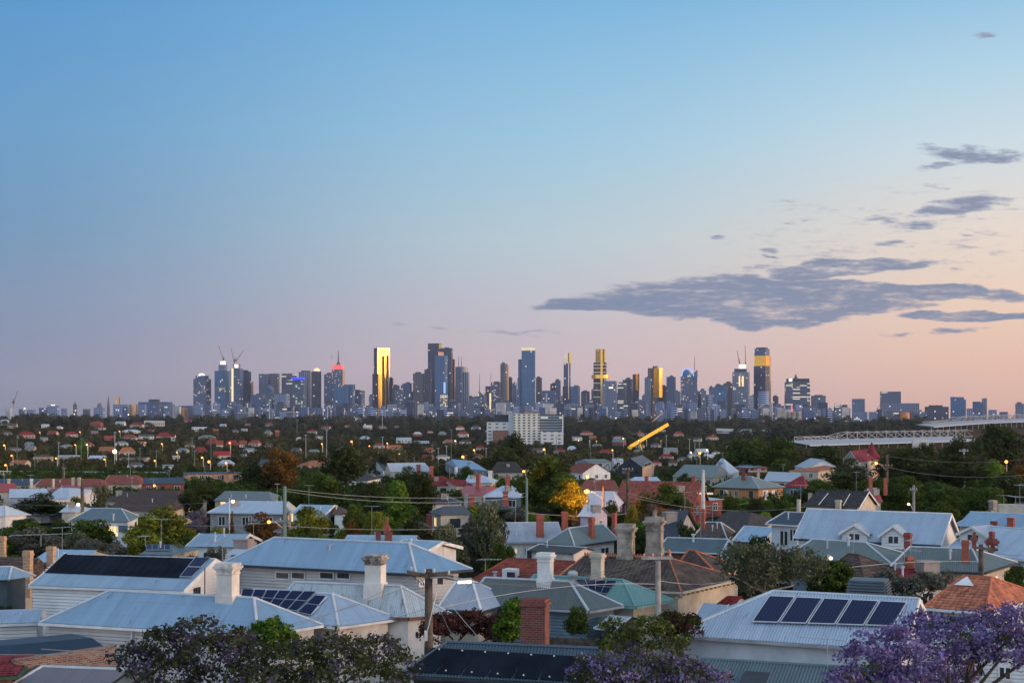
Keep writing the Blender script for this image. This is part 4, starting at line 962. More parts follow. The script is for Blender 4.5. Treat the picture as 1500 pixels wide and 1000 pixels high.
# white apartment block
def fbox(mb, x0, x1, yt, yb, Y, dep, mi=0, turn=0.0):
    a, b = UD(x0, yt, Y), UD(x1, yt, Y); w = b.x - a.x; z0 = UD(x0, yb, Y).z
    mb.box(((a.x + b.x) / 2, Y + dep / 2, z0), (w, dep, a.z - z0), turn, mi)
root = thing('apartment_block', 'pale apartment block with a gridded cream front and dark right wing', 'apartments', UD(770, 652, 1700))
AW = facade('apartment_white', (.05, .055, .06), (.58, .54, .47), .10, (1, .8, .55), 1.0, (6.2, 3.3), .1, .3, 'grid', .55)
AD = facade('apartment_dark', (.06, .09, .12), (.22, .24, .26), .12, (.8, 1, .6), .8, (7, 3.3), .2, .2, 'h', .6)
AL = facade('apartment_left', (.10, .10, .11), (.50, .49, .47), .04, (1, .8, .55), .9, (9, 4.5), .1, .3, 'grid', .4)
for nm, m, a in (('front_wing', AW, (752, 791, 605.5, 656, 1700, 22)), ('right_wing', AD, (791.3, 824, 606.5, 656, 1703, 22)), ('left_wing', AL, (713, 745, 618, 655, 1706, 20)),
                 ('link_wing', plain('pale_blue_panel', (.4, .45, .5)), (744.9, 752, 607, 655, 1704, 20)), ('roof_slab', DARK, (725, 752, 607, 618, 1716, 14)), ('lower_wing', AL, (792, 825, 632, 656, 1697, 5)), ('plant_room', plain('brown_screen', (.2, .15, .12)), (768, 790, 602.5, 605.4, 1706, 10)), ('brick_base', B_BROWN, (722, 744, 630, 656, 1700, 5))):
    mb = MB(); fbox(mb, *a); mb.build(nm, m, root)
mb = MB(); fbox(mb, 823.6, 825.2, 607, 655, 1699, 4); mb.build('end_fin', WHITE, root)
# yellow beam over the freeway and its red sticks
mb = MB(); a, b = UD(923, 654, 1480), UD(979, 621, 1520); e = b - a; w = Vector((0, 2.2, 0)); up = Vector((-e.z, 0, e.x)).normalized() * 3.6
mb.obox(a - w / 2 - up / 2, e, w, up); mb.box((a.x + 1, a.y, h(a.x, a.y) - 1), (7, 6, a.z - h(a.x, a.y) + 1.5)); mb.tube([a.lerp(b, .22) - up * .4, Vector((a.lerp(b, .22).x + 3, a.y + 4, h(a.x, a.y)))], .7, 6); y = mb.build('beam', plain('yellow_paint', (.92, .50, .03), .5, .08), loc=a); tag(y, 'giant tilted yellow beam standing over the dark trees', 'sculpture')
y.name = 'beam_sculpture'
mb = MB(); mb.tube([UD(955, 618, 3000), UD(971, 604, 3010)], 1.1, 5); o = mb.build('stick_sculpture', plain('pale_red_stick', (.6, .35, .33)), loc=UD(955, 618, 3000)); tag(o, 'thin pale red leaning stick above the yellow beam', 'sculpture')
# freeway deck behind the beam, with its pale parapet
mb = MB(); a, b = UD(885, 637, 2400), UD(965, 636, 2450); mb.obox(a, b - a, (0, 9, 0), (0, 0, 2)); 
for i in range(9): p = a.lerp(b, i / 8); mb.box((p.x, p.y + 4, p.z - 11), (2, 2, 11))
o = mb.build('freeway_bridge', plain('bridge_concrete', (.35, .36, .38)), loc=a); tag(o, 'pale elevated road bridge left of the yellow beam', 'bridge')
mb = MB(); a, b = UD(1050, 631, 2300), UD(1143, 634, 2250); mb.obox(a, b - a, (0, 10, 0), (0, 0, 4.5)); mb.obox(a - Vector((0, 1, 3.5)), b - a, (0, 1, 0), (0, 0, 1.4)); o = mb.build('station_building', WARMW, loc=a); tag(o, 'long low white banded building below the striped curved tower', 'building')

# ------------------------------------------------------------------ small houses of the far suburb, too small to show more than roof and wall
MARKS = [(10, 'the left picture edge'), (52, 'the left street light pair'), (168, 'the bright white floodlight'), (118, 'the round green tree crown'), (140, 'the two storey brick house'), (225, 'the long white hall'), (262, 'the white flat-roofed block'), (330, 'the row of red gables'), (413, 'the copper-lit tree'), (502, 'the big dark gum tree'), (592, 'the white low pavilion'), (660, 'the tall floodlight mast'), (768, 'the white apartment block'), (950, 'the yellow beam'), (1040, 'the pyramid roof')]
RC = {'red': T_RED, 'maroon': T_MAROON, 'orange': T_ORANGE, 'grey': R_GREYG, 'white': R_PALE, 'dark': R_CHAR, 'blue': R_BLUE2, 'brown': T_BROWN}
WC = {'cream': CREAM, 'white': WARMW, 'brick': B_RED, 'pink': plain('pink_render', (.46, .32, .27)), 'tan': plain('tan_render', (.38, .29, .22)), 'grey': GREYW}
def small(px, ye, wpx, rh, wh, rc, wc, gable=True, turn=.25, hip=.25):
    """eave pixel, width, roof and wall height in pixels"""
    eh_m = 3.2
    y = dist_for((px, ye + wh), .0); s = y / F
    P = UD(px, ye, y); w, rise, wall = wpx * s, rh * s, wh * s + 1.5
    RECTS.append((px - wpx / 2, px + wpx / 2, ye - rh, ye + wh * .15, y)); lab = where_label(f'{"wide " if wpx > 20 else ("tiny " if wpx < 11 else "")}{"gabled" if gable else "hipped"} house with {rc} roof and {wc} wall', px, MARKS)
    root = thing('house', lab, 'house', (P.x, P.y, P.z - wall))
    u = Vector((math.cos(turn), -math.sin(turn), 0)); v = Vector((-u.y, u.x, 0)); dp = min(w * .7, 9); w *= .92
    A, B = P - u * w / 2, P + u * w / 2; C_, D = B + v * dp, A + v * dp; R0, R1 = (A + D) / 2 + u * (0 if gable else w * hip), (B + C_) / 2 - u * (0 if gable else w * hip)
    R0 = R0 + Vector((0, 0, rise)); R1 = R1 + Vector((0, 0, rise)); mb = MB()
    for pts in ((A, B, R1, R0), (C_, D, R0, R1)) + (() if gable else ((B, C_, R1), (D, A, R0))): Face(pts).flat(mb)
    mb.build('roof', RC[rc], root); mb = MB(); z = Vector((0, 0, -wall)); ins = .25
    a, b, c, d = A + (u + v) * ins, B + (v - u) * ins, C_ - (u + v) * ins, D + (u - v) * ins
    for p, q, r in ((a, b, None), (b, c, R1), (c, d, None), (d, a, R0)):
        pts = [p + z, q + z, q] + ([r - Vector((0, 0, .2))] if gable and r is not None else []) + [p]; Face(pts).flat(mb)
    mb.build('wall', WC[wc], root)
    mb = MB(); k = max(1, int(w / 4))
    for i in range(k): mb.obox(a + u * (w * (i + .35) / k) + Vector((0, 0, -wall * .55)) - v * .06, u * w * .28 / k, v * .05, (0, 0, wall * .3))
    mb.build('window', GLASS, root)
for q in ((5, 616, 14, 2, 7, 'white', 'cream', False), (139, 620, 20, 3, 9, 'red', 'brick', False), (38, 637, 26, 5, 5, 'maroon', 'tan', False), (75, 635, 16, 4, 3, 'red', 'pink', True), (104, 636, 22, 4, 4, 'maroon', 'cream', False),
          (160, 641, 16, 3, 4, 'red', 'brick', True), (187, 641, 24, 5, 3, 'red', 'cream', False), (175, 619, 16, 2, 4, 'white', 'white', True), (199, 622, 22, 4, 4, 'maroon', 'cream', False), (192, 631, 28, 2, 3, 'blue', 'white', False), (64, 643, 12, 3, 4, 'grey', 'pink', True), (85, 626, 10, 2, 2, 'white', 'white', False), (66, 623, 12, 2, 3, 'blue', 'white', True),
          (226, 617.5, 32, 1.5, 6.5, 'white', 'cream', True), (214, 639, 24, 3, 4, 'dark', 'white', True), (240, 639, 24, 6, 3, 'maroon', 'cream', False), (253, 640, 7, 4, 6, 'maroon', 'white', True), (178, 649, 20, 3, 4, 'grey', 'white', False), (205, 648, 14, 2, 6, 'orange', 'pink', True), (42, 649, 14, 2, 4, 'grey', 'grey', False), (62, 669, 30, 3, 9, 'brown', 'tan', False), (100, 668, 34, 1.5, 8, 'white', 'cream', True),
          (193, 671, 48, 2, 5, 'brown', 'tan', True), (258, 668, 12, 1, 8, 'white', 'pink', True), (198, 681, 26, 4, 4, 'dark', 'white', False), (246, 683, 18, 3, 4, 'grey', 'white', True), (292, 627, 24, 2, 5, 'white', 'white', True), (316, 630, 9, 2, 7, 'orange', 'brick', True), (301, 640, 26, 3, 4, 'grey', 'tan', False),
          (309, 649, 18, 8, 4, 'red', 'brick', False), (322, 652, 11, 7, 5, 'red', 'white', True), (340, 650, 22, 6, 3, 'maroon', 'brick', False), (356, 651, 12, 6, 4, 'red', 'white', True), (371, 649, 18, 5, 5, 'red', 'pink', False), (394, 653, 16, 4, 3, 'brown', 'cream', False), (366, 659, 22, 3, 4, 'grey', 'white', False), (355, 666, 10, 2, 6, 'dark', 'white', True),
          (391, 634, 12, 4, 4, 'grey', 'tan', False), (406, 632, 7, 2, 8, 'orange', 'brick', True), (592, 643, 24, 2.5, 6, 'white', 'white', True), (618, 647, 24, 1.5, 2.5, 'white', 'white', True), (20, 657, 20, 3, 5, 'brown', 'grey', False), (278, 652, 16, 4, 4, 'brown', 'tan', False), (265, 659, 18, 3, 4, 'grey', 'cream', False),
          (8, 634, 18, 3, 4, 'brown', 'grey', False), (440, 642, 14, 2, 4, 'white', 'cream', False), (468, 640, 12, 2, 4, 'grey', 'white', True), (699, 668, 16, 3, 4, 'red', 'white', False), (650, 669, 22, 3, 5, 'grey', 'white', False), (625, 668, 18, 2, 5, 'maroon', 'brick', True), (888, 661, 22, 3, 3, 'maroon', 'brick', False),
          (975, 669, 22, 4, 4, 'maroon', 'white', False), (985, 678, 14, 4, 4, 'brown', 'cream', True), (962, 678, 18, 3, 5, 'maroon', 'pink', False), (1018, 666, 18, 3, 4, 'grey', 'white', False), (1040, 668, 16, 3, 5, 'blue', 'white', True), (1002, 672, 16, 3, 4, 'dark', 'cream', False), (1030, 660, 20, 3, 3, 'white', 'white', True), (1050, 662, 12, 2, 4, 'brown', 'white', False), (935, 660, 16, 2, 3, 'grey', 'tan', False),
          (905, 640, 14, 2, 4, 'red', 'white', False), (1070, 655, 14, 2, 4, 'grey', 'cream', True), (860, 634, 20, 3, 3, 'maroon', 'tan', False), (846, 641, 16, 2, 4, 'grey', 'white', True)):
    small(*q, turn=.25 if q[0] % 2 else -.2)

rh_ = random.Random(23); n_ = 0
while n_ < 70:
    left_ = rh_.random() < .5; px = rh_.uniform(-10, 440) if left_ else rh_.uniform(430, 1110); ye = rh_.uniform(616, 684) if left_ else rh_.uniform(624, 664); s_ = 7 + (ye - 612) * .22
    w = s_ * rh_.uniform(.8, 1.5)
    if any(a - w * .6 < px < b + w * .6 and c - 5 < ye < d + 5 for a, b, c, d, _ in RECTS): continue
    small(px, ye, w, max(1.5, w * rh_.uniform(.14, .28)), max(2.0, w * rh_.uniform(.16, .26)), rh_.choice(['red', 'maroon', 'orange', 'grey', 'white', 'dark', 'blue', 'brown', 'brown', 'red']), rh_.choice(['cream', 'white', 'brick', 'pink', 'tan', 'grey']), rh_.random() < .45, rh_.uniform(-.4, .4)); n_ += 1
# ------------------------------------------------------------------ the skyline, six kilometres off
FA = {
 'blue': facade('glass_blue', (0.023, 0.067, 0.187), (0.046, 0.083, 0.170), .05, metal=.35),
 'teal': facade('glass_teal', (0.021, 0.087, 0.225), (0.039, 0.100, 0.194), .04, metal=.4),
 'navy': facade('glass_navy', (0.012, 0.028, 0.090), (0.020, 0.034, 0.073), .03, metal=.35),
 'grey': facade('panel_grey', (0.044, 0.078, 0.164), (0.104, 0.133, 0.206), .05, metal=.1),
 'brown': facade('panel_brown', (0.039, 0.054, 0.098), (0.085, 0.088, 0.115), .04, metal=.1),
 'beige': facade('panel_beige', (0.031, 0.057, 0.127), (0.195, 0.216, 0.280), .05, metal=.1, cell=(9, 200), band='v', win=.55),
 'stripe': facade('striped_balconies', (0.016, 0.037, 0.098), (0.273, 0.349, 0.546), .03, cell=(6, 7.5), band='h', win=.55),
 'lit': facade('glass_lit', (0.026, 0.062, 0.150), (0.059, 0.091, 0.159), .16, power=1.3, cell=(6, 5), metal=.25),
 'bands': facade('lit_bands', (0.026, 0.049, 0.112), (0.065, 0.083, 0.134), .26, (1, .82, .5), 1.1, (30, 8), .2, .3, 'h', .5),
 'green': facade('lit_green', (0.026, 0.062, 0.127), (0.059, 0.091, 0.145), .2, (.75, 1, .55), 1.0, (12, 6), .2, .3, 'grid', .6),
 'conc': facade('bare_concrete', (0.052, 0.087, 0.164), (0.130, 0.159, 0.225), .10, (1, .8, .5), 1.6, (7, 7), .1, .4, 'grid', .6),
 'hot': facade('brightly_lit_floors', (.06, .07, .09), (.14, .13, .12), .62, (1, .72, .4), 1.3, (7, 6.5), .1, .3, 'grid', .7),
 'low': facade('low_pale', (0.052, 0.095, 0.211), (0.156, 0.200, 0.315), .08, cell=(8, 6), metal=.1),
}
def gold(name, c, r=.3):  # metal tint with the sunset's reflection put into its colour
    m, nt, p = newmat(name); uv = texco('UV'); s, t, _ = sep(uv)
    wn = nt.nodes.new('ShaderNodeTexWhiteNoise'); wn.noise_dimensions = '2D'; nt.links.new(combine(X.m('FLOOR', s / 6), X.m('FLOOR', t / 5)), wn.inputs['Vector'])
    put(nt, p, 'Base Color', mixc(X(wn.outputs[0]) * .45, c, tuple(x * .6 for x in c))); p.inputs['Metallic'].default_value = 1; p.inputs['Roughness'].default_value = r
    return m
FA['gold'] = gold('gold_sunset_glass', (.62, .37, .06), .30)  # low sun mirrored in glass, carried by the base colour
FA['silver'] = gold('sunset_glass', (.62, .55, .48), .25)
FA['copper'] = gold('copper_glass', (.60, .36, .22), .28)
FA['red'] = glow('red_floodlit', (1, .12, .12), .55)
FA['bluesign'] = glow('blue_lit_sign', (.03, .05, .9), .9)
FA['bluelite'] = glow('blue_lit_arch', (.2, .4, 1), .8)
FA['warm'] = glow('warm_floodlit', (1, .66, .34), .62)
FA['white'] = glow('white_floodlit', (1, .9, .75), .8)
FA['goldlit'] = gold('gold_sunset_panel', (.86, .52, .12), .3); FA['palegold'] = gold('pale_sunset_panel', (.95, .78, .48), .3)  # sun catching the towers, put into the metal colour
FA['orange'] = plain('floodlit_brickwork', (.55, .21, .07), .8, .2, .05)  # floodlight on the brick drum put into an orange base colour
FA['dark'] = DARK; FA['mast'] = plain('mast_steel', (.10, .10, .12), .6); FA['tan'] = plain('silo_concrete', (.30, .27, .25), .9, .25, .06)
FA['pale'] = plain('pale_city_wall', (.40, .38, .38), .8, .2, .05)
TZ = 650
def T(label, parts, Y=6000, turn=.3, ratio=.7, name='skyscraper', cat='skyscraper', group=None):
    """parts: (name, x0, x1, y_top, y_bottom or None, facade, shape) in pixels of the photograph"""
    xs = [p[1] for p in parts if p[4] is None] + [p[2] for p in parts if p[4] is None] or [parts[0][1], parts[0][2]]
    cx = (min(xs) + max(xs)) / 2; base = UD(cx, HY, Y); base.z = h(base.x, Y)
    root = thing(name, label, cat, base, group) if len(parts) > 1 else None
    for q in parts:
        nm, x0, x1, yt, yb, fm = q[:6]; shape = q[6] if len(q) > 6 else 'box'; dy = q[7] if len(q) > 7 else 0.0
        a, b = UD(x0, yt, Y), UD(x1, yt, Y); w = b.x - a.x; z1 = a.z; z0 = base.z - 6 if yb is None else UD(x0, yb, Y).z
        mx = (a.x + b.x) / 2; mb = MB(); tn = turn
        if shape in ('box', 'flat', 'wedgeR', 'wedgeL'):
            if shape == 'flat': tn = 0.0
            aw = w / (math.cos(tn) + ratio * abs(math.sin(tn))); dp = aw * ratio
            u = Vector((math.cos(tn), -math.sin(tn), 0)); v = Vector((math.sin(tn), math.cos(tn), 0))
            o = Vector((mx, Y + dy, z0)) - u * aw / 2 - v * dp / 2
            mb.obox(o, u * aw, v * dp, (0, 0, z1 - z0))
            if shape != 'box' and shape != 'flat':                                   # one side of the roof line drops
                n = len(mb.v); drop = (z1 - z0) * .16 if shape in ('wedgeR', 'wedgeL') else 0
                vs = [list(p) for p in mb.v]; mid_ = mx
                for p in vs:
                    if abs(p[2] - z1) < .01 and ((p[0] > mid_) == (shape == 'wedgeR')): p[2] -= drop
                mb.v = [tuple(p) for p in vs]
        elif shape == 'cyl': mb.lathe((mx, Y + dy, 0), [(w / 2, z0), (w / 2, z1), (.01, z1 + .5)], 20)
        elif shape == 'dome': mb.lathe((mx, Y + dy, 0), [(w / 2, z0)] + [(w / 2 * math.cos(t), z0 + (z1 - z0) * math.sin(t)) for t in (.3, .6, .9, 1.2, 1.5)], 16)
        elif shape == 'cone': mb.lathe((mx, Y + dy, 0), [(w / 2, z0), (w / 4, (z0 + z1) / 2), (.05, z1)], 8)
        elif shape == 'mast': mb.tube([(mx, Y + dy, z0), (mx, Y + dy, z1)], [w / 2, w / 5], 6)
        elif shape == 'arch':
            pts = [(mx - math.cos(t) * w / 2, Y + dy, z0 + (z1 - z0) * math.sin(t)) for t in np.linspace(0, math.pi, 13)]
            mb.tube(pts, w * .045, 6)
        elif shape == 'shear':                                        # slanted sail
            mb.obox((a.x, Y + dy, z0), (w, 0, 0), (0, w * .8, 0), (0, 0, .1)); mb = MB()
            f1 = [(a.x, Y + dy, z0), (b.x, Y + dy, z0), (b.x, Y + dy, z1)]; f2 = [(x, y + w * .4, z) for x, y, z in f1]
            mb.poly(f1); mb.poly(f2[::-1]); mb.quad(f1[1], f2[1], f2[2], f1[2]); mb.quad(f1[0], f1[2], f2[2], f2[0])
        o = mb.build(nm, FA[fm], root, loc=base)
        if root is None: o.name = name; tag(o, label, cat, group)
    return root
def simple(label, x0, x1, yt, fm, Y=6000, turn=.25, ratio=.7, name='skyscraper', cat='skyscraper', roof=True):
    w = x1 - x0; r = random.Random(int(x0 * 7)); ps = [('body', x0, x1, yt, None, fm)]
    if roof: k = r.uniform(.15, .35); ps.append(('plant_room', x0 + w * k, x1 - w * r.uniform(.15, .35), yt - r.uniform(1.2, 2.4), yt + .05, 'dark'))
    return T(label, ps, Y, turn, ratio, name, cat)
def crane(label, x, yb, ym, jx, jy, Y=6000, k=1.0):
    """tower crane with a luffing jib: foot and cab on the mast, jib tip"""
    base = UD(x, yb, Y); root = thing('tower_crane', label, 'crane', base); r = 1.5 * k; m = plain('crane_paint', (.30, .16, .14), .6); c = UD(x, ym, Y); t = UD(jx, jy, Y)
    mb = MB(); mb.tube([base, c], r, 4); mb.build('mast', m, root); mb = MB(); mb.tube([c, t], [r * 1.1, r * .7], 4); mb.build('jib', plain('crane_dark_red', (.26, .12, .11)), root)
    d = (c - t).normalized(); d.z = abs(d.z) * .1; mb = MB(); mb.tube([c, c + d * 16 * k + Vector((0, 0, 2))], r * 1.5, 4); mb.box((c.x, c.y, c.z - 2), (5 * k, 5 * k, 5 * k)); mb.tube([c, c + d * 6 + Vector((0, 0, 15 * k))], r * .6, 4); mb.build('counter_jib', DARK, root)
T('broad blue tower with a small lit dome, leftmost of the tall towers', [('body', 284, 308.5, 555, None, 'lit'), ('upper_body', 287, 305, 550, 555, 'blue'), ('dome', 290, 301, 546.5, 551, 'white', 'dome')])
T('stepped tower under construction with a lit floor band, beneath the left crane', [('body', 315, 336, 543, None, 'teal'), ('upper_body', 320.5, 332.5, 534, 543.1, 'conc'), ('lit_floors', 317, 334, 568, 573, 'hot', 'box', -4), ('roof_core', 323, 330, 529, 534.1, 'white')])
crane('tower crane whose jib leans left, over the leftmost construction tower', 327, 529, 526, 320, 506)
T('tower under construction with a bright lit slot, beneath the paired cranes', [('body', 338, 356, 540, None, 'blue'), ('core', 341.5, 352, 533, 540.1, 'conc'), ('lit_slot', 342, 344.5, 540, 596, 'warm', 'flat', -40), ('roof_light', 346, 351, 534, 539, 'white', 'flat', -35)], Y=5950)
crane('tower crane whose steep jib leans left, in the pair over the lit slot tower', 343, 533, 530, 338.3, 509)
crane('tower crane whose jib leans right, in the pair over the lit slot tower', 346, 532, 528, 357, 513)
simple('dark teal tower right behind the lit slot construction tower', 355, 367.5, 544, 'navy', 6100)
simple('thin pinkish tower sliver right of the dark teal tower', 367.2, 371.5, 559, 'copper', 6200, roof=False)
T('pair of brown-grey slabs standing side by side above the glass arch building', [('left_slab', 380, 395, 547.5, None, 'grey'), ('right_slab', 395.3, 409, 547, None, 'brown')], 6200, .1)
simple('low blue glass block left of the brown-grey slabs', 368, 390, 578, 'blue', 5800)
T('narrow tower with green-lit windows and an arched top', [('body', 389.5, 401, 570, None, 'green'), ('arch', 389.5, 401, 564, 570.1, 'blue', 'dome')], 5700)
simple('grey block with a pale frame right of the green-lit arch tower', 402, 424, 577, 'low', 5700)
T('tower with pale lit bands left of the blue rooftop sign', [('body', 413, 434, 548, None, 'bands'), ('top_block', 414, 432, 547, 555, 'brown', 'box', -2)], 6100)
T('blue tower crowned by a glowing blue sign', [('body', 429, 447.5, 553, None, 'green'), ('sign', 430, 447, 553, 556.3, 'bluesign', 'flat', -36)], 5900, .15)
simple('beige ribbed tower behind the blue rooftop sign', 438, 457.5, 544.5, 'beige', 6250)
T('dark slab with a golden lit crown, between the blue sign and the red-topped tower', [('body', 457, 470.5, 543.5, None, 'navy'), ('crown', 459, 469, 539, 543.6, 'warm', 'dome')], 6000, .5)
simple('dark tower with a white lit corner left of the red-topped spire tower', 475, 488, 548, 'lit', 6000)
T('tower with red floodlit shoulders and a tall dark spire', [('body', 487, 505, 541, None, 'lit'), ('red_crown', 488.5, 503, 534.5, 541.1, 'red'), ('spire_base', 492, 499.5, 527, 534.6, 'mast', 'cone'), ('spire', 494.5, 496.8, 513.5, 531, 'mast', 'mast'), ('lit_edge', 502.5, 505.8, 541, 566, 'copper', 'flat', -12)])
T('striped red and white lattice mast left of the dark spire', [('mast', 484.9, 487.1, 526, 548, 'red', 'mast'), ('aerial', 484.6, 485, 517, 526.2, 'mast', 'mast'), ('second_aerial', 486.6, 487, 519, 526.2, 'mast', 'mast')], 6010, name='lattice_mast', cat='mast')
T('blue stepped glass block in front of the red-topped spire tower', [('body', 489, 514, 566, None, 'teal'), ('high_wing', 503, 520, 563, None, 'blue')], 5700)
simple('dark rounded office block right of the blue stepped block', 510, 534, 572, 'lit', 5750)
# the golden slab: its broad face is turned to the sunset
T('tall slab whose broad face shines gold', [('body', 546.8, 569.8, 509.5, None, 'gold')], 6000, .80, .28) if False else None
def golden_slab():
    Y = 6000; base = UD(558, HY, Y); base.z = h(base.x, Y); root = thing('skyscraper', 'tall slab whose broad face shines gold', 'skyscraper', base)
    def pr(nm, x0, xm, x1, yt, ml, mr, dY=0, yb=None):
        """prism seen on its edge xm: a dark left face and a right face turned to the sunset"""
        t = math.radians(50); z1 = UD(xm, yt, Y).z; z0 = base.z - 5 if yb is None else UD(xm, yb, Y).z
        e = UD(xm, HY, Y + dY); wr = (x1 - xm) / F * Y; wl = (xm - x0) / F * Y
        dr = Vector((math.sin(t), math.cos(t), 0)) * (wr / math.sin(t)); dl = Vector((-math.cos(t), math.sin(t), 0)) * (wl / math.cos(t))
        e.z = z0; mb = MB(); mb.obox(e, dr, dl, (0, 0, z1 - z0)); return mb, nm, ml, mr
    mb, nm, ml, mr = pr('body', 546.8, 552.8, 569.6, 509.5, 'navy', 'gold'); mb.mi = [1, 0, 0, 0, 0, 0][:len(mb.mi)]; mb.build(nm, [FA['navy'], FA['gold']], root)  # sunset on one side and shade on the other put into two materials
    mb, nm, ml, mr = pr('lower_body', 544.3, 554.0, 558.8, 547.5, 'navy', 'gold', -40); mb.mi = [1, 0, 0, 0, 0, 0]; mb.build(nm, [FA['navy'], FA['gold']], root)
    mb, nm, ml, mr = pr('shadow_fin', 565.3, 568.4, 569.8, 520, 'navy', 'navy', 8); mb.build(nm, FA['navy'], root)  # dark prism added where a step shadow crosses the gold face
golden_slab()
simple('slim dark tower right of the gold slab', 569.5, 576, 554, 'navy', 6050)
simple('low dark block with lit edge right of the gold slab', 578, 592, 571.5, 'lit', 5900)
simple('blue tower with a white roof light in the gap right of the gold slab', 591, 603, 561, 'blue', 6050)
simple('wide dark speckled tower left of the tallest navy slabs', 605, 622.5, 547, 'brown', 6000)
simple('dark grey tower tucked between the wide speckled tower and the tallest navy slab', 621.8, 632, 541, 'navy', 5980)
T('tallest navy slab, its top right corner touched with gold', [('body', 627, 647, 503, None, 'navy'), ('sunlit_corner', 643.5, 647.3, 503.5, 511, 'gold', 'flat', -20)], 6200, .12)
T('curved bright teal glass tower with a blue lit fin', [('body', 637, 655.5, 521, None, 'teal'), ('roof_fin', 642, 650, 515, 521.1, 'copper', 'wedgeR'), ('lit_fin', 650.3, 653, 560, 576, 'bluelite', 'flat', -30), ('lit_base', 646, 656, 578, 596, 'hot', 'flat', -40)], 5900, .35)
simple('dark flat-topped slab right behind the teal glass tower', 645, 663, 510, 'navy', 6150, .12)
simple('thin copper-edged tower left of the twin masts', 662.5, 666.6, 526, 'copper', 6180, roof=False)
T('beige ribbed tower with a sloped golden shoulder and twin masts', [('body', 667, 678, 537, None, 'grey'), ('ribbed_body', 676, 687.5, 545, None, 'beige'), ('shoulder', 675.5, 686, 536.5, 545.1, 'silver', 'wedgeR'), ('left_mast', 671.2, 672.4, 521, 537.2, 'mast', 'mast'), ('right_mast', 675.2, 676.4, 521.5, 537.2, 'mast', 'mast')])
T('low dark block with a floodlit top and a lone thin mast', [('body', 695, 713, 580, None, 'lit'), ('floodlit_top', 700, 711, 573.5, 580.1, 'hot'), ('mast', 701.8, 703.1, 547, 573.6, 'mast', 'mast')], 5800)
T('dark block with a tall aerial and a bright lit edge', [('body', 711, 720, 565.5, None, 'navy'), ('aerial', 718.6, 719.6, 544.5, 566, 'mast', 'mast'), ('lit_edge', 717, 719.5, 576, 603, 'warm', 'flat', -25)], 5900)
simple('speckled dark tower left of the round copper-edged tower', 719.5, 734, 560, 'lit', 6050)
T('round-topped tower with a copper right edge', [('body', 733, 744, 533, None, 'brown', 'cyl'), ('crown', 735, 742, 530.3, 533.1, 'grey', 'cyl'), ('sunlit_copper_edge', 741.3, 745.3, 536, 600, 'copper', 'flat', 0)])
simple('thin dark tower right of the round copper-edged tower', 744.8, 750.5, 553, 'navy', 6100)
simple('pale grey tower left of the broad blue gold-capped tower', 750.5, 757.3, 561, 'low', 6150)
T('broad blue tower with a glowing gold cap and stepped left shoulder', [('body', 764, 784.3, 513.4, None, 'teal'), ('sunlit_cap', 764, 784.3, 509.2, 513.5, 'palegold'), ('shoulder', 759, 764.5, 526, None, 'teal', 'flat', 10), ('lower_shoulder', 758, 762, 553, None, 'teal', 'flat', 0)], 5900, .08, .6)
simple('dark speckled tower right against the gold-capped tower', 785, 794, 553, 'brown', 6050)
T('blue block with white vertical strips right of the dark speckled tower', [('body', 794, 814, 572, None, 'blue'), ('white_strip', 799, 801.5, 576, 605, 'pale', 'flat', -35)], 5800)
simple('dark blue tower behind the white-stripped block', 806, 816, 562, 'navy', 6100)
simple('slate blue slab left of the gold-crowned thin tower', 812.8, 821.5, 557, 'blue', 6050)
def prism():
    T('slender tapering tower with a split gold and black crown', [('body', 825.5, 836, 532, None, 'blue'), ('base_flare', 824, 838, 566, None, 'navy'), ('silver_flank', 825.8, 832, 517, 532.1, 'silver', 'flat', -10), ('black_slot', 831.5, 833.4, 517, 532, 'dark', 'flat', -12), ('sunlit_crown', 833.2, 836.6, 516, 532.1, 'goldlit', 'flat', -10), ('lit_line', 832, 833.2, 532, 585, 'silver', 'flat', -26)], 6000, .2)
prism()
simple('blue sloped block right of the gold-crowned thin tower', 837, 848.5, 566, 'teal', 5900)
simple('small round-topped grey tower in the gap left of the gold-belted tower', 851, 860, 575, 'grey', 6100)
def belted():
    ps = [('lower_body', 869, 888.5, 552, None, 'navy'), ('middle_body', 869, 889, 531, 549, 'navy'), ('upper_body', 872.2, 886.3, 511.5, 531.1, 'navy'), ('sunlit_belt', 866.5, 892.5, 549, 554.5, 'goldlit', 'cyl'), ('sunlit_spine', 879, 882, 512, 590, 'goldlit', 'flat', -32), ('sunlit_edge', 885, 886.8, 511.6, 531, 'goldlit', 'flat', -20)]
    for k in range(11): ps.append(('balcony_ring', 872, 886.6, 512.6 + k * 1.75, 513.1 + k * 1.75, 'goldlit', 'box', -3))
    for y in (534, 539, 545, 561, 571, 581): ps.append(('white_line', 868.8, 888.8, y, y + .7, 'palegold', 'box', -3))
    T('tall tower ringed with gold lines and a bulging golden belt', ps, 6000, .2)
belted()
T('grey tower with a white sign and broad pillars right of the gold-belted tower', [('body', 884, 904, 558, None, 'grey'), ('left_pillar', 882, 888, 560, None, 'grey', 'flat', -10), ('sign', 891, 897, 567, 569, 'white', 'flat', -36)], 5750, .15)
simple('dark tower with many warm lit bands left of the gold-edged small tower', 904.5, 918, 561, 'bands', 5850, .2)
simple('dark navy stepped tower behind the warm banded tower', 912, 927, 555, 'navy', 6150)
T('narrow dark tower with a gold right face', [('body', 926.8, 936, 548, None, 'navy'), ('sunlit_face', 931, 936, 547.5, 572, 'gold', 'box', -12)], 6000, .80)
simple('grey tower with a white edge line left of the glowing orange cylinder', 944, 953.5, 553, 'grey', 5900)
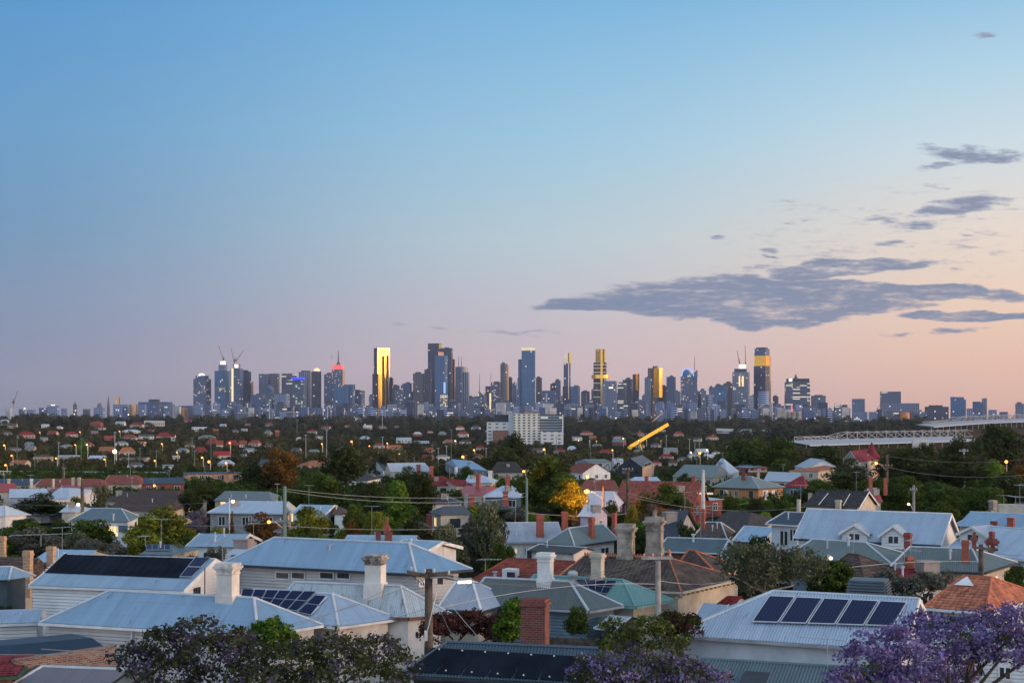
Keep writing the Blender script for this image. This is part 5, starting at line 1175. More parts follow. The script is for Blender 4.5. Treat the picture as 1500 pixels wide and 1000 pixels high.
T('tower with a glowing orange-gold rounded face and red cap', [('body', 949, 960, 539, None, 'brown'), ('round_face', 956.5, 969, 539.5, 582, 'gold', 'box', -30), ('red_cap', 955.5, 963, 536, 540, 'brown', 'cyl', -20)], 6000, .80)
simple('dark blocky tower right of the glowing orange tower', 963, 978, 566, 'navy', 6100)
T('grey-blue tower with a peaked roof between the orange tower and the blue-arched tower', [('body', 976, 990.3, 552, None, 'blue'), ('peak', 979, 988, 549, 552.2, 'dark', 'cone')])
T('broad lit tower with a glowing blue arch and slanted spire on top', [('body', 996.5, 1021.8, 552, None, 'lit'), ('round_top', 998, 1013, 541, 552.1, 'teal', 'dome'), ('blue_arch', 997.5, 1014.5, 540, 551, 'bluelite', 'arch', -30), ('sail', 1008, 1021.8, 541.5, 552.1, 'blue', 'shear'), ('spire', 1016.8, 1018, 521, 542, 'mast', 'mast')], 5900, .1)
simple('thin dark tower against the right side of the blue-arched tower', 1021.9, 1027.4, 575, 'navy', 6050)
simple('teal glass block with a small crane to its left, left of the floodlit construction tower', 1045, 1066, 566, 'teal', 5850)
crane('small red crane leaning left beside the teal glass block', 1045, 590, 585, 1037, 569, 5850, .9)
simple('reddish half-built block behind the teal glass block', 1060, 1074, 561, 'brown', 6100)
T('construction tower with a floodlit crown and bright lit slots', [('body', 1072, 1099, 545, None, 'conc'), ('upper_body', 1075, 1095, 540, 545.1, 'navy'), ('floodlit_crown', 1082, 1093, 534, 540.1, 'white'), ('left_slot', 1080, 1082, 551, 566, 'warm', 'flat', -40), ('right_slot', 1084.5, 1087, 551, 566, 'warm', 'flat', -40)], 5950)
crane('left crane over the floodlit construction tower', 1083, 534, 531, 1079.5, 512.5); crane('tall upright crane over the floodlit construction tower', 1092, 536, 532, 1091.5, 505)
T('tall dark tower with a gold mirrored band below its jagged top', [('body', 1104, 1127.5, 536, None, 'navy'), ('sunlit_band', 1105, 1127.8, 521, 536.1, 'gold'), ('top', 1105, 1127.5, 511, 521.1, 'blue'), ('jagged_roof', 1107, 1125, 509, 511.1, 'dark'), ('right_edge', 1127, 1129.5, 521, 600, 'copper', 'flat', 5)], 6000, .60, .8)
T('curved tower striped with white balconies, front right of the tall dark tower', [('body', 1110.5, 1126.5, 573.5, None, 'stripe', 'cyl'), ('left_wing', 1088, 1112, 600, None, 'stripe')], 5200, .2)
T('broad office tower with white lit floors and a dark overhanging crown', [('body', 1149, 1186.5, 559.5, None, 'bands'), ('crown', 1151.5, 1185.5, 554.5, 559.6, 'dark'), ('dome', 1162.5, 1169, 547, 554.6, 'mast', 'cone'), ('white_logo_light', 1151.5, 1156, 555, 559, 'white', 'flat', -60)], 5800, .12)
simple('grey-blue slab right of the broad office tower', 1187, 1210.8, 579.5, 'grey', 5900)
T('row of tan cylindrical grain silos with a tall head-house', [('head_house', 1138, 1152, 598, None, 'tan', 'flat')] + [('silo', 1152 + k * 7.1, 1159 + k * 7.1, 603, None, 'tan', 'cyl') for k in range(3)] + [('red_light', 1158.5, 1161, 592, 603.2, 'red', 'mast')], 4200, .0, .6, 'grain_silos', 'silos')
simple('blue-grey block between the silos and the slab', 1172, 1190, 594, 'lit', 5500)
T('square dark tower alone right of the grey-blue slab', [('body', 1247, 1268, 584, None, 'grey'), ('lit_base', 1246, 1270, 603, None, 'low', 'box', -20)], 5700)
T('wide low office block with a taller lit tower behind', [('tower', 1295, 1325.5, 573, None, 'bands', 'box', 60), ('wide_block', 1290.5, 1345.5, 590.5, None, 'grey')], 5600, .15)
T('orange floodlit brick warehouse below the wide low office block', [('body', 1301, 1344, 603, None, 'bands'), ('floodlit_drum', 1312, 1325, 604, None, 'orange', 'cyl', -60), ('left_wall', 1293, 1305, 604, None, 'brown', 'box', -30)], 5000, .05, .5, 'warehouse', 'warehouse')
simple('low dark block with yellow lamps left of the curved-roof tower', 1356, 1388, 595.5, 'navy', 5500, .1)
T('blue glass block with a sloping curved roof, near the right edge', [('body', 1391, 1416, 585, None, 'teal'), ('sloped_roof', 1391, 1413, 581, 585.1, 'teal', 'wedgeR')], 5600)
T('dark block beside a tower top lit like a lantern', [('body', 1424, 1440, 588, None, 'blue'), ('lantern_tower', 1438, 1446, 583, None, 'conc')], 5600)
simple('small grey tower at the right edge above the arched grandstand', 1487, 1500, 591, 'grey', 5600)
# the low left horizon
T('pale hospital block with a brown square tower on its left', [('body', 167, 190, 592, None, 'low'), ('brown_tower', 167, 173, 581.5, None, 'copper', 'box', 20), ('sunlit_end', 190.5, 200, 592, None, 'copper', 'box', 10)], 5400, .1, .6, 'hospital_block', 'building')
T('long low blue-grey block with rooftop plant, right of the pale hospital block', [('body', 190, 237, 588, None, 'blue', 'box', 150), ('plant_room', 204, 219, 584, 588.1, 'dark', 'box', 150)], 5500, .1, .5, 'office_block', 'building')
T('tall thin dark church spire on the left horizon', [('spire', 156.5, 161, 577.5, 596, 'mast', 'cone'), ('tower', 157, 160.6, 596, None, 'brown', 'flat')], 4800, 0, 1, 'church', 'church')
T('short stepped church tower left of the thin spire', [('tower', 107.8, 112.2, 592, None, 'brown', 'flat'), ('spire', 108.4, 111.6, 587, 592.1, 'mast', 'cone')], 4800, 0, 1, 'church', 'church')
T('dark domed hall left of the thin church spire', [('hall', 138, 153, 597, None, 'low'), ('dome', 142, 150, 590, 597.1, 'mast', 'dome')], 4900, .1, .6, 'domed_hall', 'building')
T('white-lit hospital wing on the far left horizon', [('body', 70, 86, 594, None, 'low'), ('roof_light', 75, 80, 592.5, 594.1, 'white', 'box'), ('left_wing', 58, 71, 597, None, 'blue')], 5000, .1, .6, 'hospital_block', 'building')
crane('lone crane standing on the far left horizon', 20, 597, 590, 26, 572, 4600, 1.0)
T('blue and pale blocks left of the leftmost tall tower', [('body', 262, 284, 594, None, 'blue'), ('pale_block', 273, 281, 597, None, 'copper', 'box', -60)], 5300, .1, .6, 'office_block', 'building')
# the low buildings at the foot of the towers
CM = [(110, 'the short church tower'), (158, 'the thin church spire'), (212, 'the long blue-grey block'), (296, 'the domed blue tower'), (326, 'the crane-topped tower'), (361, 'the dark teal tower'), (396, 'the green-lit arch tower'), (440, 'the blue rooftop sign'), (464, 'the golden-crowned slab'), (496, 'the red-topped spire tower'), (520, 'the dark rounded block'), (558, 'the gold slab'), (585, 'the low dark block'), (614, 'the wide speckled tower'), (647, 'the teal glass tower'), (677, 'the twin masts'), (703, 'the lone mast'), (739, 'the round copper-edged tower'), (773, 'the gold-capped tower'),
      (804, 'the white-stripped block'), (831, 'the gold-crowned thin tower'), (855, 'the round-topped grey tower'), (879, 'the gold-belted tower'), (911, 'the warm banded tower'), (931, 'the gold-edged tower'), (960, 'the glowing orange tower'), (983, 'the peaked tower'), (1008, 'the blue-arched tower'), (1055, 'the teal glass block'), (1085, 'the floodlit construction tower'), (1118, 'the striped curved tower'), (1168, 'the broad lit office tower'), (1198, 'the grey-blue slab'), (1258, 'the square dark tower'), (1318, 'the orange floodlit warehouse'), (1372, 'the yellow-lamped block'), (1403, 'the curved-roof block'), (1445, 'the lantern tower')]
rg = random.Random(41); KC = [('blue', 'blue glass'), ('lit', 'window-lit'), ('low', 'pale grey'), ('grey', 'grey'), ('navy', 'dark'), ('pale', 'plain pale'), ('bands', 'band-lit'), ('conc', 'concrete'), ('stripe', 'striped')]
x = 286.0
while x < 1235:
    w = rg.uniform(7, 17); den = 1 if x < 540 or x > 1140 else 0
    top = rg.uniform(589, 600) if den else (rg.uniform(574, 594) if rg.random() < .6 else rg.uniform(588, 599))
    if 520 < x < 546 or 1210 < x: top = rg.uniform(595, 601)
    fm, cn = rg.choice(KC); yy = rg.uniform(4900, 5600) if top > 586 else rg.uniform(6200, 6900)
    hgt = 'squat' if w > 12 and top > 590 else ('mid-rise' if top < 586 else 'low')
    lab = where_label(f'{hgt} {cn} building', x + w / 2, CM)
    nm = 'office_building' if top < 592 else 'low_building'
    if w > 11: T(lab, [('body', x, x + w, top, None, fm), ('roof_block', x + w * rg.uniform(.1, .3), x + w * rg.uniform(.5, .9), top - rg.uniform(1.2, 3.5), top + .1, rg.choice(['dark', 'grey', 'low']))], yy, rg.uniform(-.2, .45), .6, nm, 'building')
    else: T(lab, [('body', x, x + w, top, None, fm)], yy, rg.uniform(-.2, .45), .6, nm, 'building')
    x += w * rg.uniform(.45, .8) if not den else w * rg.uniform(.8, 1.3)
x = 540.0
while x < 1140:
    w = rg.uniform(6, 13); top = rg.uniform(562, 583); fm, cn = rg.choice([('blue', 'blue'), ('navy', 'dark'), ('grey', 'grey'), ('lit', 'window-lit'), ('beige', 'ribbed'), ('teal', 'teal')])
    lab = where_label(f'distant {cn} tower half hidden', x + w / 2, CM)
    T(lab, [('body', x, x + w, top, None, fm), ('plant_room', x + w * .2, x + w * .7, top - rg.uniform(1, 2.5), top + .1, 'dark')], rg.uniform(6500, 7000), rg.uniform(-.2, .4), .6)
    x += w * rg.uniform(1.1, 1.9)
x = 300.0
while x < 1230:
    w = rg.uniform(5, 12); top = rg.uniform(595.5, 603.5); fm, cn = rg.choice(KC)
    lab = where_label(f'{"very low long" if w > 9 else "tiny"} {cn} building', x + w / 2, CM)
    T(lab, [('body', x, x + w, top, None, fm)], rg.uniform(4500, 4850), rg.uniform(-.3, .45), .6, 'low_building', 'building')
    x += w * rg.uniform(1.0, 2.2)
for x, w, top, fm, cn in ((204, 10, 592, 'low', 'pale'), (222, 14, 591, 'lit', 'window-lit'), (240, 16, 592, 'conc', 'concrete'), (255, 10, 595, 'pale', 'cream'), (180, 8, 595, 'blue', 'blue'), (90, 8, 598, 'low', 'pale'), (40, 12, 600, 'low', 'grey'), (28, 9, 599, 'lit', 'lit'), (8, 9, 598.5, 'pale', 'white'), (122, 10, 599, 'brown', 'brown'),
                          (1222, 14, 600, 'low', 'grey'), (1236, 10, 598, 'grey', 'dull grey'), (1272, 16, 603, 'low', 'long grey'), (1284, 8, 599, 'navy', 'dark'), (1348, 9, 603, 'grey', 'grey'), (1416, 9, 598, 'low', 'pale'), (1448, 12, 600, 'low', 'grey'), (1464, 12, 603, 'blue', 'blue'), (1212, 10, 604, 'conc', 'concrete'), (1338, 12, 600, 'conc', 'concrete')):
    T(where_label(f'low {cn} building', x + w / 2, CM), [('body', x, x + w, top, None, fm)], 5000 + (x % 7) * 60, .2, .6, 'low_building', 'building')
# the stadium plain before the towers: floodlight masts and pale flat roofs
for x0, x1, y, yy in ((377, 402, 613.5, 4300), (412, 450, 613, 4350), (452, 500, 613, 4400), (560, 590, 602, 4800), (420, 440, 602.5, 4800), (348, 368, 604, 4700)):
    T(where_label('long white flat canopy', (x0 + x1) / 2, CM), [('canopy', x0, x1, y, y + 1.2, 'pale', 'flat'), ('hall', x0 + 1, x1 - 1, y + 1.1, None, 'grey', 'flat', 6)], yy, 0, .3, 'sports_hall', 'hall')
for x, y0 in ((394.5, 590), (430.5, 596), (451.5, 598), (479.5, 596), (484.7, 598), (504.5, 599), (532.5, 596), (559.5, 603), (1203, 568)):
    if x > 1200: continue
    p = UD(x, y0, 4300); mb = MB(); mb.tube([(p.x, p.y, h(p.x, p.y)), p], [1.3, .9], 5); mb.box((p.x, p.y, p.z), (5, 1.5, 3)); o = mb.build('floodlight_mast', plain('pale_mast', (.42, .43, .45)), loc=(p.x, p.y, h(p.x, p.y)))
    tag(o, where_label('pale stadium floodlight mast', x, CM), 'floodlight mast')
for x, yb, jx, jy in ((1220, 607, 1223.5, 589), (1233.5, 607, 1231, 590), (1282, 607, 1289, 592)):
    crane(where_label('thin distant crane', x, CM), x, yb, yb - 2, jx, jy, 5600, .7)
T('slim violet-lit pole between the grey-blue slab and the square dark tower', [('pole', 1232.8, 1234.2, 590, None, 'bluelite', 'mast'), ('foot', 1231, 1236, 603, None, 'grey', 'flat')], 5600, 0, 1, 'lit_pole', 'pole')
# ------------------------------------------------------------------ trees
L_DARK = leafmat('leaf_dark', (.018, .029, .010), (.065, .080, .022)); L_MID = leafmat('leaf_mid', (.026, .048, .012), (.085, .125, .022)); L_LIT = leafmat('leaf_olive_lit', (.055, .075, .010), (.24, .25, .03))  # olive leaf brightened in its tint so its trees look lit
L_BRIGHT = leafmat('leaf_bright', (.045, .10, .016), (.15, .25, .03)); L_GUM = leafmat('leaf_gum', (.060, .070, .038), (.16, .17, .095)); L_BROWN = leafmat('leaf_brown_lamplit', (.085, .045, .015), (.20, .10, .025))  # copper leaf: brown on shrubs, lamplight put into the colour on orange-lit trees
L_PLUM = leafmat('leaf_plum', (.055, .022, .022), (.11, .045, .04)); L_GREY = leafmat('leaf_grey', (.065, .070, .055), (.15, .15, .12)); L_GOLD = leafmat('leaf_gold_lit', (.13, .10, .012), (.26, .20, .03)); L_LILAC = leafmat('leaf_lilac', (.10, .085, .12), (.19, .16, .22))  # gold leaf has its lit look put into the colour
L_FAR = leafmat('leaf_far', (.016, .024, .021), (.075, .080, .054)); BARK = plain('bark', (.075, .06, .048), .95, .4, 3); BARKP = plain('pale_bark', (.24, .21, .18), .9, .4, 3)
P_BLOOM = leafmat('jacaranda_bloom', (.12, .082, .23), (.31, .235, .47), trans=.3); P_DARK = leafmat('jacaranda_dull_bloom', (.055, .040, .070), (.15, .11, .19)); L_JAC = leafmat('jacaranda_leaf', (.034, .040, .018), (.095, .105, .04))
def leafmesh(name, pos, nrm, size, tint, rng, aspect=1.6):
    n = len(pos); pos = np.asarray(pos); nrm = np.asarray(nrm)
    r = rng.normal(size=(n, 3)); a = np.cross(nrm, r); a /= np.linalg.norm(a, axis=1, keepdims=True) + 1e-9; b = np.cross(nrm, a); b /= np.linalg.norm(b, axis=1, keepdims=True) + 1e-9
    s = (np.asarray(size) * (.35 + 1.25 * rng.random(n) ** 1.6))[:, None] * .5
    asp = np.sqrt(aspect)
    v = np.stack([pos - a * s * asp, pos - b * s / asp, pos + a * s * asp, pos + b * s / asp], 1).reshape(-1, 3)      # rhomb leaves
    me = bpy.data.meshes.new(name); me.vertices.add(4 * n); me.vertices.foreach_set('co', v.astype(np.float32).ravel())
    me.loops.add(4 * n); me.loops.foreach_set('vertex_index', np.arange(4 * n, dtype=np.int32))
    me.polygons.add(n); me.polygons.foreach_set('loop_start', np.arange(0, 4 * n, 4, dtype=np.int32)); me.polygons.foreach_set('loop_total', np.full(n, 4, dtype=np.int32))
    at = me.attributes.new('tint', 'FLOAT', 'FACE'); at.data.foreach_set('value', np.asarray(tint, dtype=np.float32))
    me.update(); me.validate(); return me
def crown_points(rng, nl, n, rad=(.13, .23), shape='round', gap=0.0):
    c = []
    while len(c) < nl:
        p = rng.uniform(-1, 1, 3)
        if np.linalg.norm(p) > 1: continue
        z = p[2]
        if shape == 'cone': k = (1 - (z + 1) / 2) * .95 + .12; p[0] *= k; p[1] *= k
        elif shape == 'dome': p[2] = abs(z) * 1.7 - .7; k = math.sqrt(max(0, 1 - max(0, p[2]) ** 2)); p[0] *= max(.55, k); p[1] *= max(.55, k)
        elif shape == 'tall': k = .7 + .3 * math.sin(z * 5 + nl); p[0] *= k; p[1] *= k
        elif shape == 'flame': k = max(.1, 1 - ((z + 1) / 2) ** 1.6); p[0] *= k; p[1] *= k
        c.append(p * np.array([.40, .40, .40]) + np.array([0, 0, .5]))
    c = np.array(c); r = rng.uniform(*rad, nl)
    w = r ** 2 / (r ** 2).sum(); li = rng.choice(nl, n, p=w)
    d = rng.normal(size=(n, 3)); d[:, 2] += .25; d /= np.linalg.norm(d, axis=1, keepdims=True)
    k = 1 - .55 * rng.random(n) ** 2.2
    pos = c[li] + d * (r[li] * k)[:, None] * np.array([1, 1, .8])
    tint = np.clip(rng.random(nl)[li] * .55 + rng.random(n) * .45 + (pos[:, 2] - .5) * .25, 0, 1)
    nrm = d + rng.normal(size=(n, 3)) * .6
    keep = pos[:, 2] > .02
    return pos[keep], nrm[keep], tint[keep]
CROWN = {}
def crown(kind, k):
    key = (kind, k)
    if key in CROWN: return CROWN[key]
    rng = np.random.default_rng(hash(kind) % 1000 if False else sum(map(ord, kind)) * 7 + k)
    spec = {'round': (34, 6500, (.12, .2), 'round', .042), 'dome': (36, 6500, (.12, .2), 'dome', .042), 'tall': (40, 6500, (.10, .19), 'tall', .040), 'cone': (44, 6500, (.08, .15), 'cone', .036), 'gum': (30, 5200, (.08, .16), 'tall', .034),
            'flame': (30, 5500, (.09, .15), 'flame', .036), 'wide': (30, 5500, (.10, .19), 'dome', .04), 'far': (14, 700, (.16, .26), 'dome', .10)}[kind]
    pos, nrm, tint = crown_points(rng, spec[0], spec[1], spec[2], spec[3])
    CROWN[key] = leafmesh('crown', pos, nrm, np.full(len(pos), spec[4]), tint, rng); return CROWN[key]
TRUNK = None
def tree(label, px, yt, wpx, Y, kind='round', mat=None, k=0, trunk=.22, name='tree', cat='tree', bark=None, yb=None, sq=1.0, group=None):
    global TRUNK
    P = UD(px, yt, Y); g = h(P.x, Y) if yb is None else UD(px, yb, Y).z; H_ = P.z - g; w = wpx / F * Y
    root = thing(name, label, cat, (P.x, Y, g), group)
    if TRUNK is None:
        mb = MB(); mb.tube([(0, 0, -.1), (.02, 0, .3), (-.02, .02, .6), (0, 0, 1)], [.055, .042, .03, .012], 7)
        for i in range(6):
            a = i * 1.1; mb.tube([(0, 0, .35 + .07 * i), (.18 * math.cos(a), .18 * math.sin(a), .55 + .07 * i), (.3 * math.cos(a), .3 * math.sin(a), .75 + .05 * i)], [.022, .015, .006], 5)
        t = mb.build('trunk', BARK, root); TRUNK = t.data
    else: t = bpy.data.objects.new('trunk', TRUNK); COL.objects.link(t); t.parent = root
    t.scale = (w * .8, w * .8, H_ * .85); t.material_slots[0].link = 'OBJECT'; t.material_slots[0].material = bark or BARK
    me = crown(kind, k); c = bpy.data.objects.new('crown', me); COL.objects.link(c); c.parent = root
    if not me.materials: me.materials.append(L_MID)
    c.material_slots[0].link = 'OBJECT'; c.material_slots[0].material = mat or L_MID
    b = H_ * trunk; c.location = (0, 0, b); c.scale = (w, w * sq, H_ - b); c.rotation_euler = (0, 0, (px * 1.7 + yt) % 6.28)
    return root
# branching trees near the lens: limbs grow out to every leaf cluster
def lobetree(name, label, base, lobes, ntip, per, rad, leaf, mat, twig=BARK, seed=1, flat=.7, cat='tree', crownname='crown', extra=None, tr=.16, flower_frac=None, br=1.0):
    rng = np.random.default_rng(seed); root = thing(name, label, cat, base)
    L = [(UD(x, y, Y), rx / F * Y, ry / F * Y) for x, y, rx, ry, Y in lobes]; vol = np.array([a * a * b for _, a, b in L]) ** .8; vol /= vol.sum()
    tips = []
    for i in rng.choice(len(L), ntip, p=vol):
        c, a, b = L[i]; d = rng.normal(size=3); d[2] += .35; d /= np.linalg.norm(d); r = (.45 + .55 * rng.random()) ** .7
        tips.append(Vector((c.x + d[0] * a * r, c.y + d[1] * a * r, c.z + d[2] * b * r)))
    base = Vector(base); top = sum((c for c, a, b in L), Vector((0, 0, 0))) / len(L); fork = base.lerp(top, .78)
    nodes = [(base.lerp(fork, t), tr * (1 - .35 * t)) for t in (.0, .5, 1)]
    mb = MB(); mb.tube([p for p, _ in nodes], [r for _, r in nodes], 8)
    pts = np.array([tuple(p) for p, _ in nodes[1:]]); rr = [r for _, r in nodes[1:]]
    mains = []
    for c, a, b in L:                                                # a limb into each lobe
        s = Vector(pts[-1] if not mains else tuple(fork)); m = s.lerp(c, .5) + Vector((rng.normal() * .12, rng.normal() * .12, -.12)) * (c - s).length; e = c + Vector((0, 0, -b * .45))
        seg = [s, s.lerp(m, .5), m, m.lerp(e, .5), e]; rs = [tr * .42, tr * .34, tr * .28, tr * .22, tr * .16]; mb.tube(seg, rs, 6)
        pts = np.vstack([pts] + [np.array([tuple(q)]) for q in seg[1:]]); rr += rs[1:]; mains.append(e)
    tips.sort(key=lambda t: (t - top).length)
    for t in tips:
        d = np.linalg.norm(pts - np.array(tuple(t)), axis=1) + np.maximum(0, pts[:, 2] - t.z) * 2; i = int(d.argmin()); s = Vector(pts[i]); r0 = min(rr[i] * .7, .035 * br) 
        m = s.lerp(t, .55) + Vector(rng.normal(size=3)) * .10 * (t - s).length; mb.tube([s, m, t], [r0, r0 * .7, max(.006, r0 * .35)], 4, caps=False)
        pts = np.vstack([pts, [tuple(m)], [tuple(t)]]); rr += [r0 * .8, r0 * .5]
    mb.build('branches', twig, root)
    def cluster(mask_tips, per, rad, leaf, mat, nm):
        c = np.repeat(np.array([tuple(t) for t in mask_tips]), per, 0); n = len(c); d = rng.normal(size=(n, 3)); d /= np.linalg.norm(d, axis=1, keepdims=True)
        pos = c + d * (rad * rng.random(n) ** .5)[:, None] * np.array([1, 1, flat]); tint = np.clip(np.repeat(rng.random(len(mask_tips)), per) * .75 + rng.random(n) * .4 - .08, 0, 1)
        me = leafmesh(nm, pos - np.array(tuple(base)), d + rng.normal(size=(n, 3)) * .5, np.full(n, leaf), tint, rng); me.materials.append(mat); o = bpy.data.objects.new(nm, me); COL.objects.link(o); o.parent = root
    if extra:
        k = int(len(tips) * extra[0]); idx = rng.permutation(len(tips)); A = [tips[i] for i in idx[:k]]; B = [tips[i] for i in idx[k:]]
        cluster(B, per, rad, leaf, mat, crownname); cluster(A, *extra[1:])
    else: cluster(tips, per, rad, leaf, mat, crownname)
    return root
# the jacarandas along the bottom edge
lobetree('jacaranda_tree', 'jacaranda in full purple blossom at the bottom right corner', (10.2, 30, 0), [(1290, 938, 44.16, 23.92, 29), (1262, 971, 40.32, 27.6, 28), (1345, 918, 32.64, 18.400000000000002, 31), (1385, 931, 40.32, 23.92, 30), (1440, 918, 46.08, 25.76, 31), (1492, 909, 42.239999999999995, 25.76, 30), (1330, 968, 57.599999999999994, 23.92, 28.5), (1240, 1006, 38.4, 23.92, 27.5), (1300, 1011, 57.599999999999994, 23.92, 28), (1470, 948, 52.8, 23.92, 30), (1420, 958, 48.0, 16.560000000000002, 31), (1545, 918, 38.4, 36.800000000000004, 31), (1380, 991, 57.599999999999994, 12.88, 32)],
         370, 62, .27, .066, P_BLOOM, seed=3, extra=(.12, 40, .25, .055, L_JAC, 'leaves'), crownname='blossom')
lobetree('jacaranda_tree', 'dark jacaranda with dull mauve tips at the lower left', (-21, 38, 0), [(200, 965, 42, 26, 38), (240, 945, 40, 26, 38), (292, 928, 46, 24, 38), (320, 960, 60, 36, 37), (250, 990, 60, 28, 37), (350, 935, 30, 16, 39)],
         520, 15, .27, .085, P_DARK, seed=5, extra=(.6, 16, .27, .085, L_JAC, 'leaves'), crownname='blossom')
lobetree('jacaranda_tree', 'broad dark olive jacaranda crown at bottom centre-left', (-12, 37, 0), [(420, 970, 70, 36, 37), (490, 955, 60, 28, 37), (550, 955, 50, 26, 37.5), (390, 1000, 70, 30, 36), (520, 995, 80, 30, 36), (590, 985, 34, 28, 37), (360, 965, 40, 24, 37)],
         700, 17, .27, .085, L_JAC, seed=8, extra=(.22, 16, .26, .075, P_DARK, 'blossom'))
lobetree('jacaranda_tree', 'half-bare jacaranda with scattered violet flowers at bottom centre-right', (7.3, 36, 0), [(880, 985, 46, 28, 36), (940, 980, 50, 30, 36), (1000, 985, 50, 24, 36), (900, 1010, 60, 30, 35), (1050, 1000, 40, 16, 36)],
         440, 26, .26, .068, L_JAC, seed=11, extra=(.42, 26, .25, .065, P_BLOOM, 'blossom'))
lobetree('small_tree', 'airy small tree with feathery green leaves right of the conifer', (6.2, 47, 0), [(912, 945, 40, 26, 47), (950, 925, 36, 22, 47), (900, 915, 22, 14, 47.5), (985, 945, 24, 16, 47)], 120, 36, .24, .09, leafmat('leaf_feather', (.05, .075, .02), (.13, .15, .04)), seed=13, tr=.08)
lobetree('small_tree', 'small leafy green tree in front of the solar cottage eaves', (-10, 50, 0), [(402, 935, 26, 26, 51), (380, 930, 14, 18, 51), (425, 945, 16, 20, 51), (395, 912, 14, 10, 51)], 110, 60, .24, .11, L_BRIGHT, seed=17, tr=.07)
lobetree('gum_tree', 'lacy olive gum tree with pale limbs left of the solar house ridge', (12.9, 68, 0), [(1090, 815, 40, 18, 68), (1130, 822, 44, 24, 68), (1175, 830, 36, 26, 69), (1110, 850, 40, 18, 68), (1075, 838, 18, 14, 67)], 260, 40, .38, .11, L_GUM, twig=BARKP, seed=19, flat=1.0)
lobetree('tree', 'leafy green tree under the white star-like street light', (17.1, 72, 0), [(1222, 845, 26, 24, 72), (1205, 860, 22, 18, 72), (1240, 858, 16, 18, 72)], 150, 60, .36, .15, L_MID, seed=23)
lobetree('shrub', 'pale flowering shrub behind the roof cooler', (23.2, 72, 0), [(1330, 860, 30, 14, 71), (1365, 852, 26, 12, 72), (1300, 850, 20, 12, 74), (1385, 845, 14, 8, 74)], 130, 50, .34, .12, L_GREY, seed=24, cat='shrub')
lobetree('shrub', 'plum red hedge behind the pole and brick chimney', (-3.6, 60, 0), [(650, 915, 26, 18, 60), (690, 912, 30, 18, 60.5), (725, 920, 22, 22, 60), (630, 925, 18, 20, 59)], 200, 54, .30, .10, L_PLUM, seed=29, cat='shrub')
lobetree('shrub', 'bright yellow-green bush left of the red brick chimney', (.1, 57, 0), [(750, 900, 15, 20, 57), (744, 920, 18, 20, 57), (757, 890, 9, 12, 57)], 90, 80, .26, .10, L_BRIGHT, seed=31, cat='shrub')
lobetree('shrub', 'dark red bush between the concrete pole and the solar house', (7.9, 58, 0), [(1010, 918, 20, 18, 58), (985, 912, 18, 18, 58), (975, 925, 18, 16, 58)], 90, 54, .28, .10, L_PLUM, seed=33, cat='shrub', extra=(.4, 54, .28, .1, L_MID, 'leaves'))
tree('dark clipped conifer shaped like an egg beside the blue-grey wall', 844, 879, 40, 60, 'dome', L_MID, 1, .02, 'conifer', 'conifer', yb=938)
tree('small dark garden tree below the left pale roofs', 32, 905, 30, 70, 'round', L_MID, 2, .1); tree('low green bush at the left edge beside the dark wall', 8, 880, 30, 76, 'round', L_DARK, 1, .1, 'shrub', 'shrub')
tree('leafy bush under the eave of the green roofed cottage', 1000, 905, 20, 66, 'round', L_BRIGHT, 3, .1, 'shrub', 'shrub')
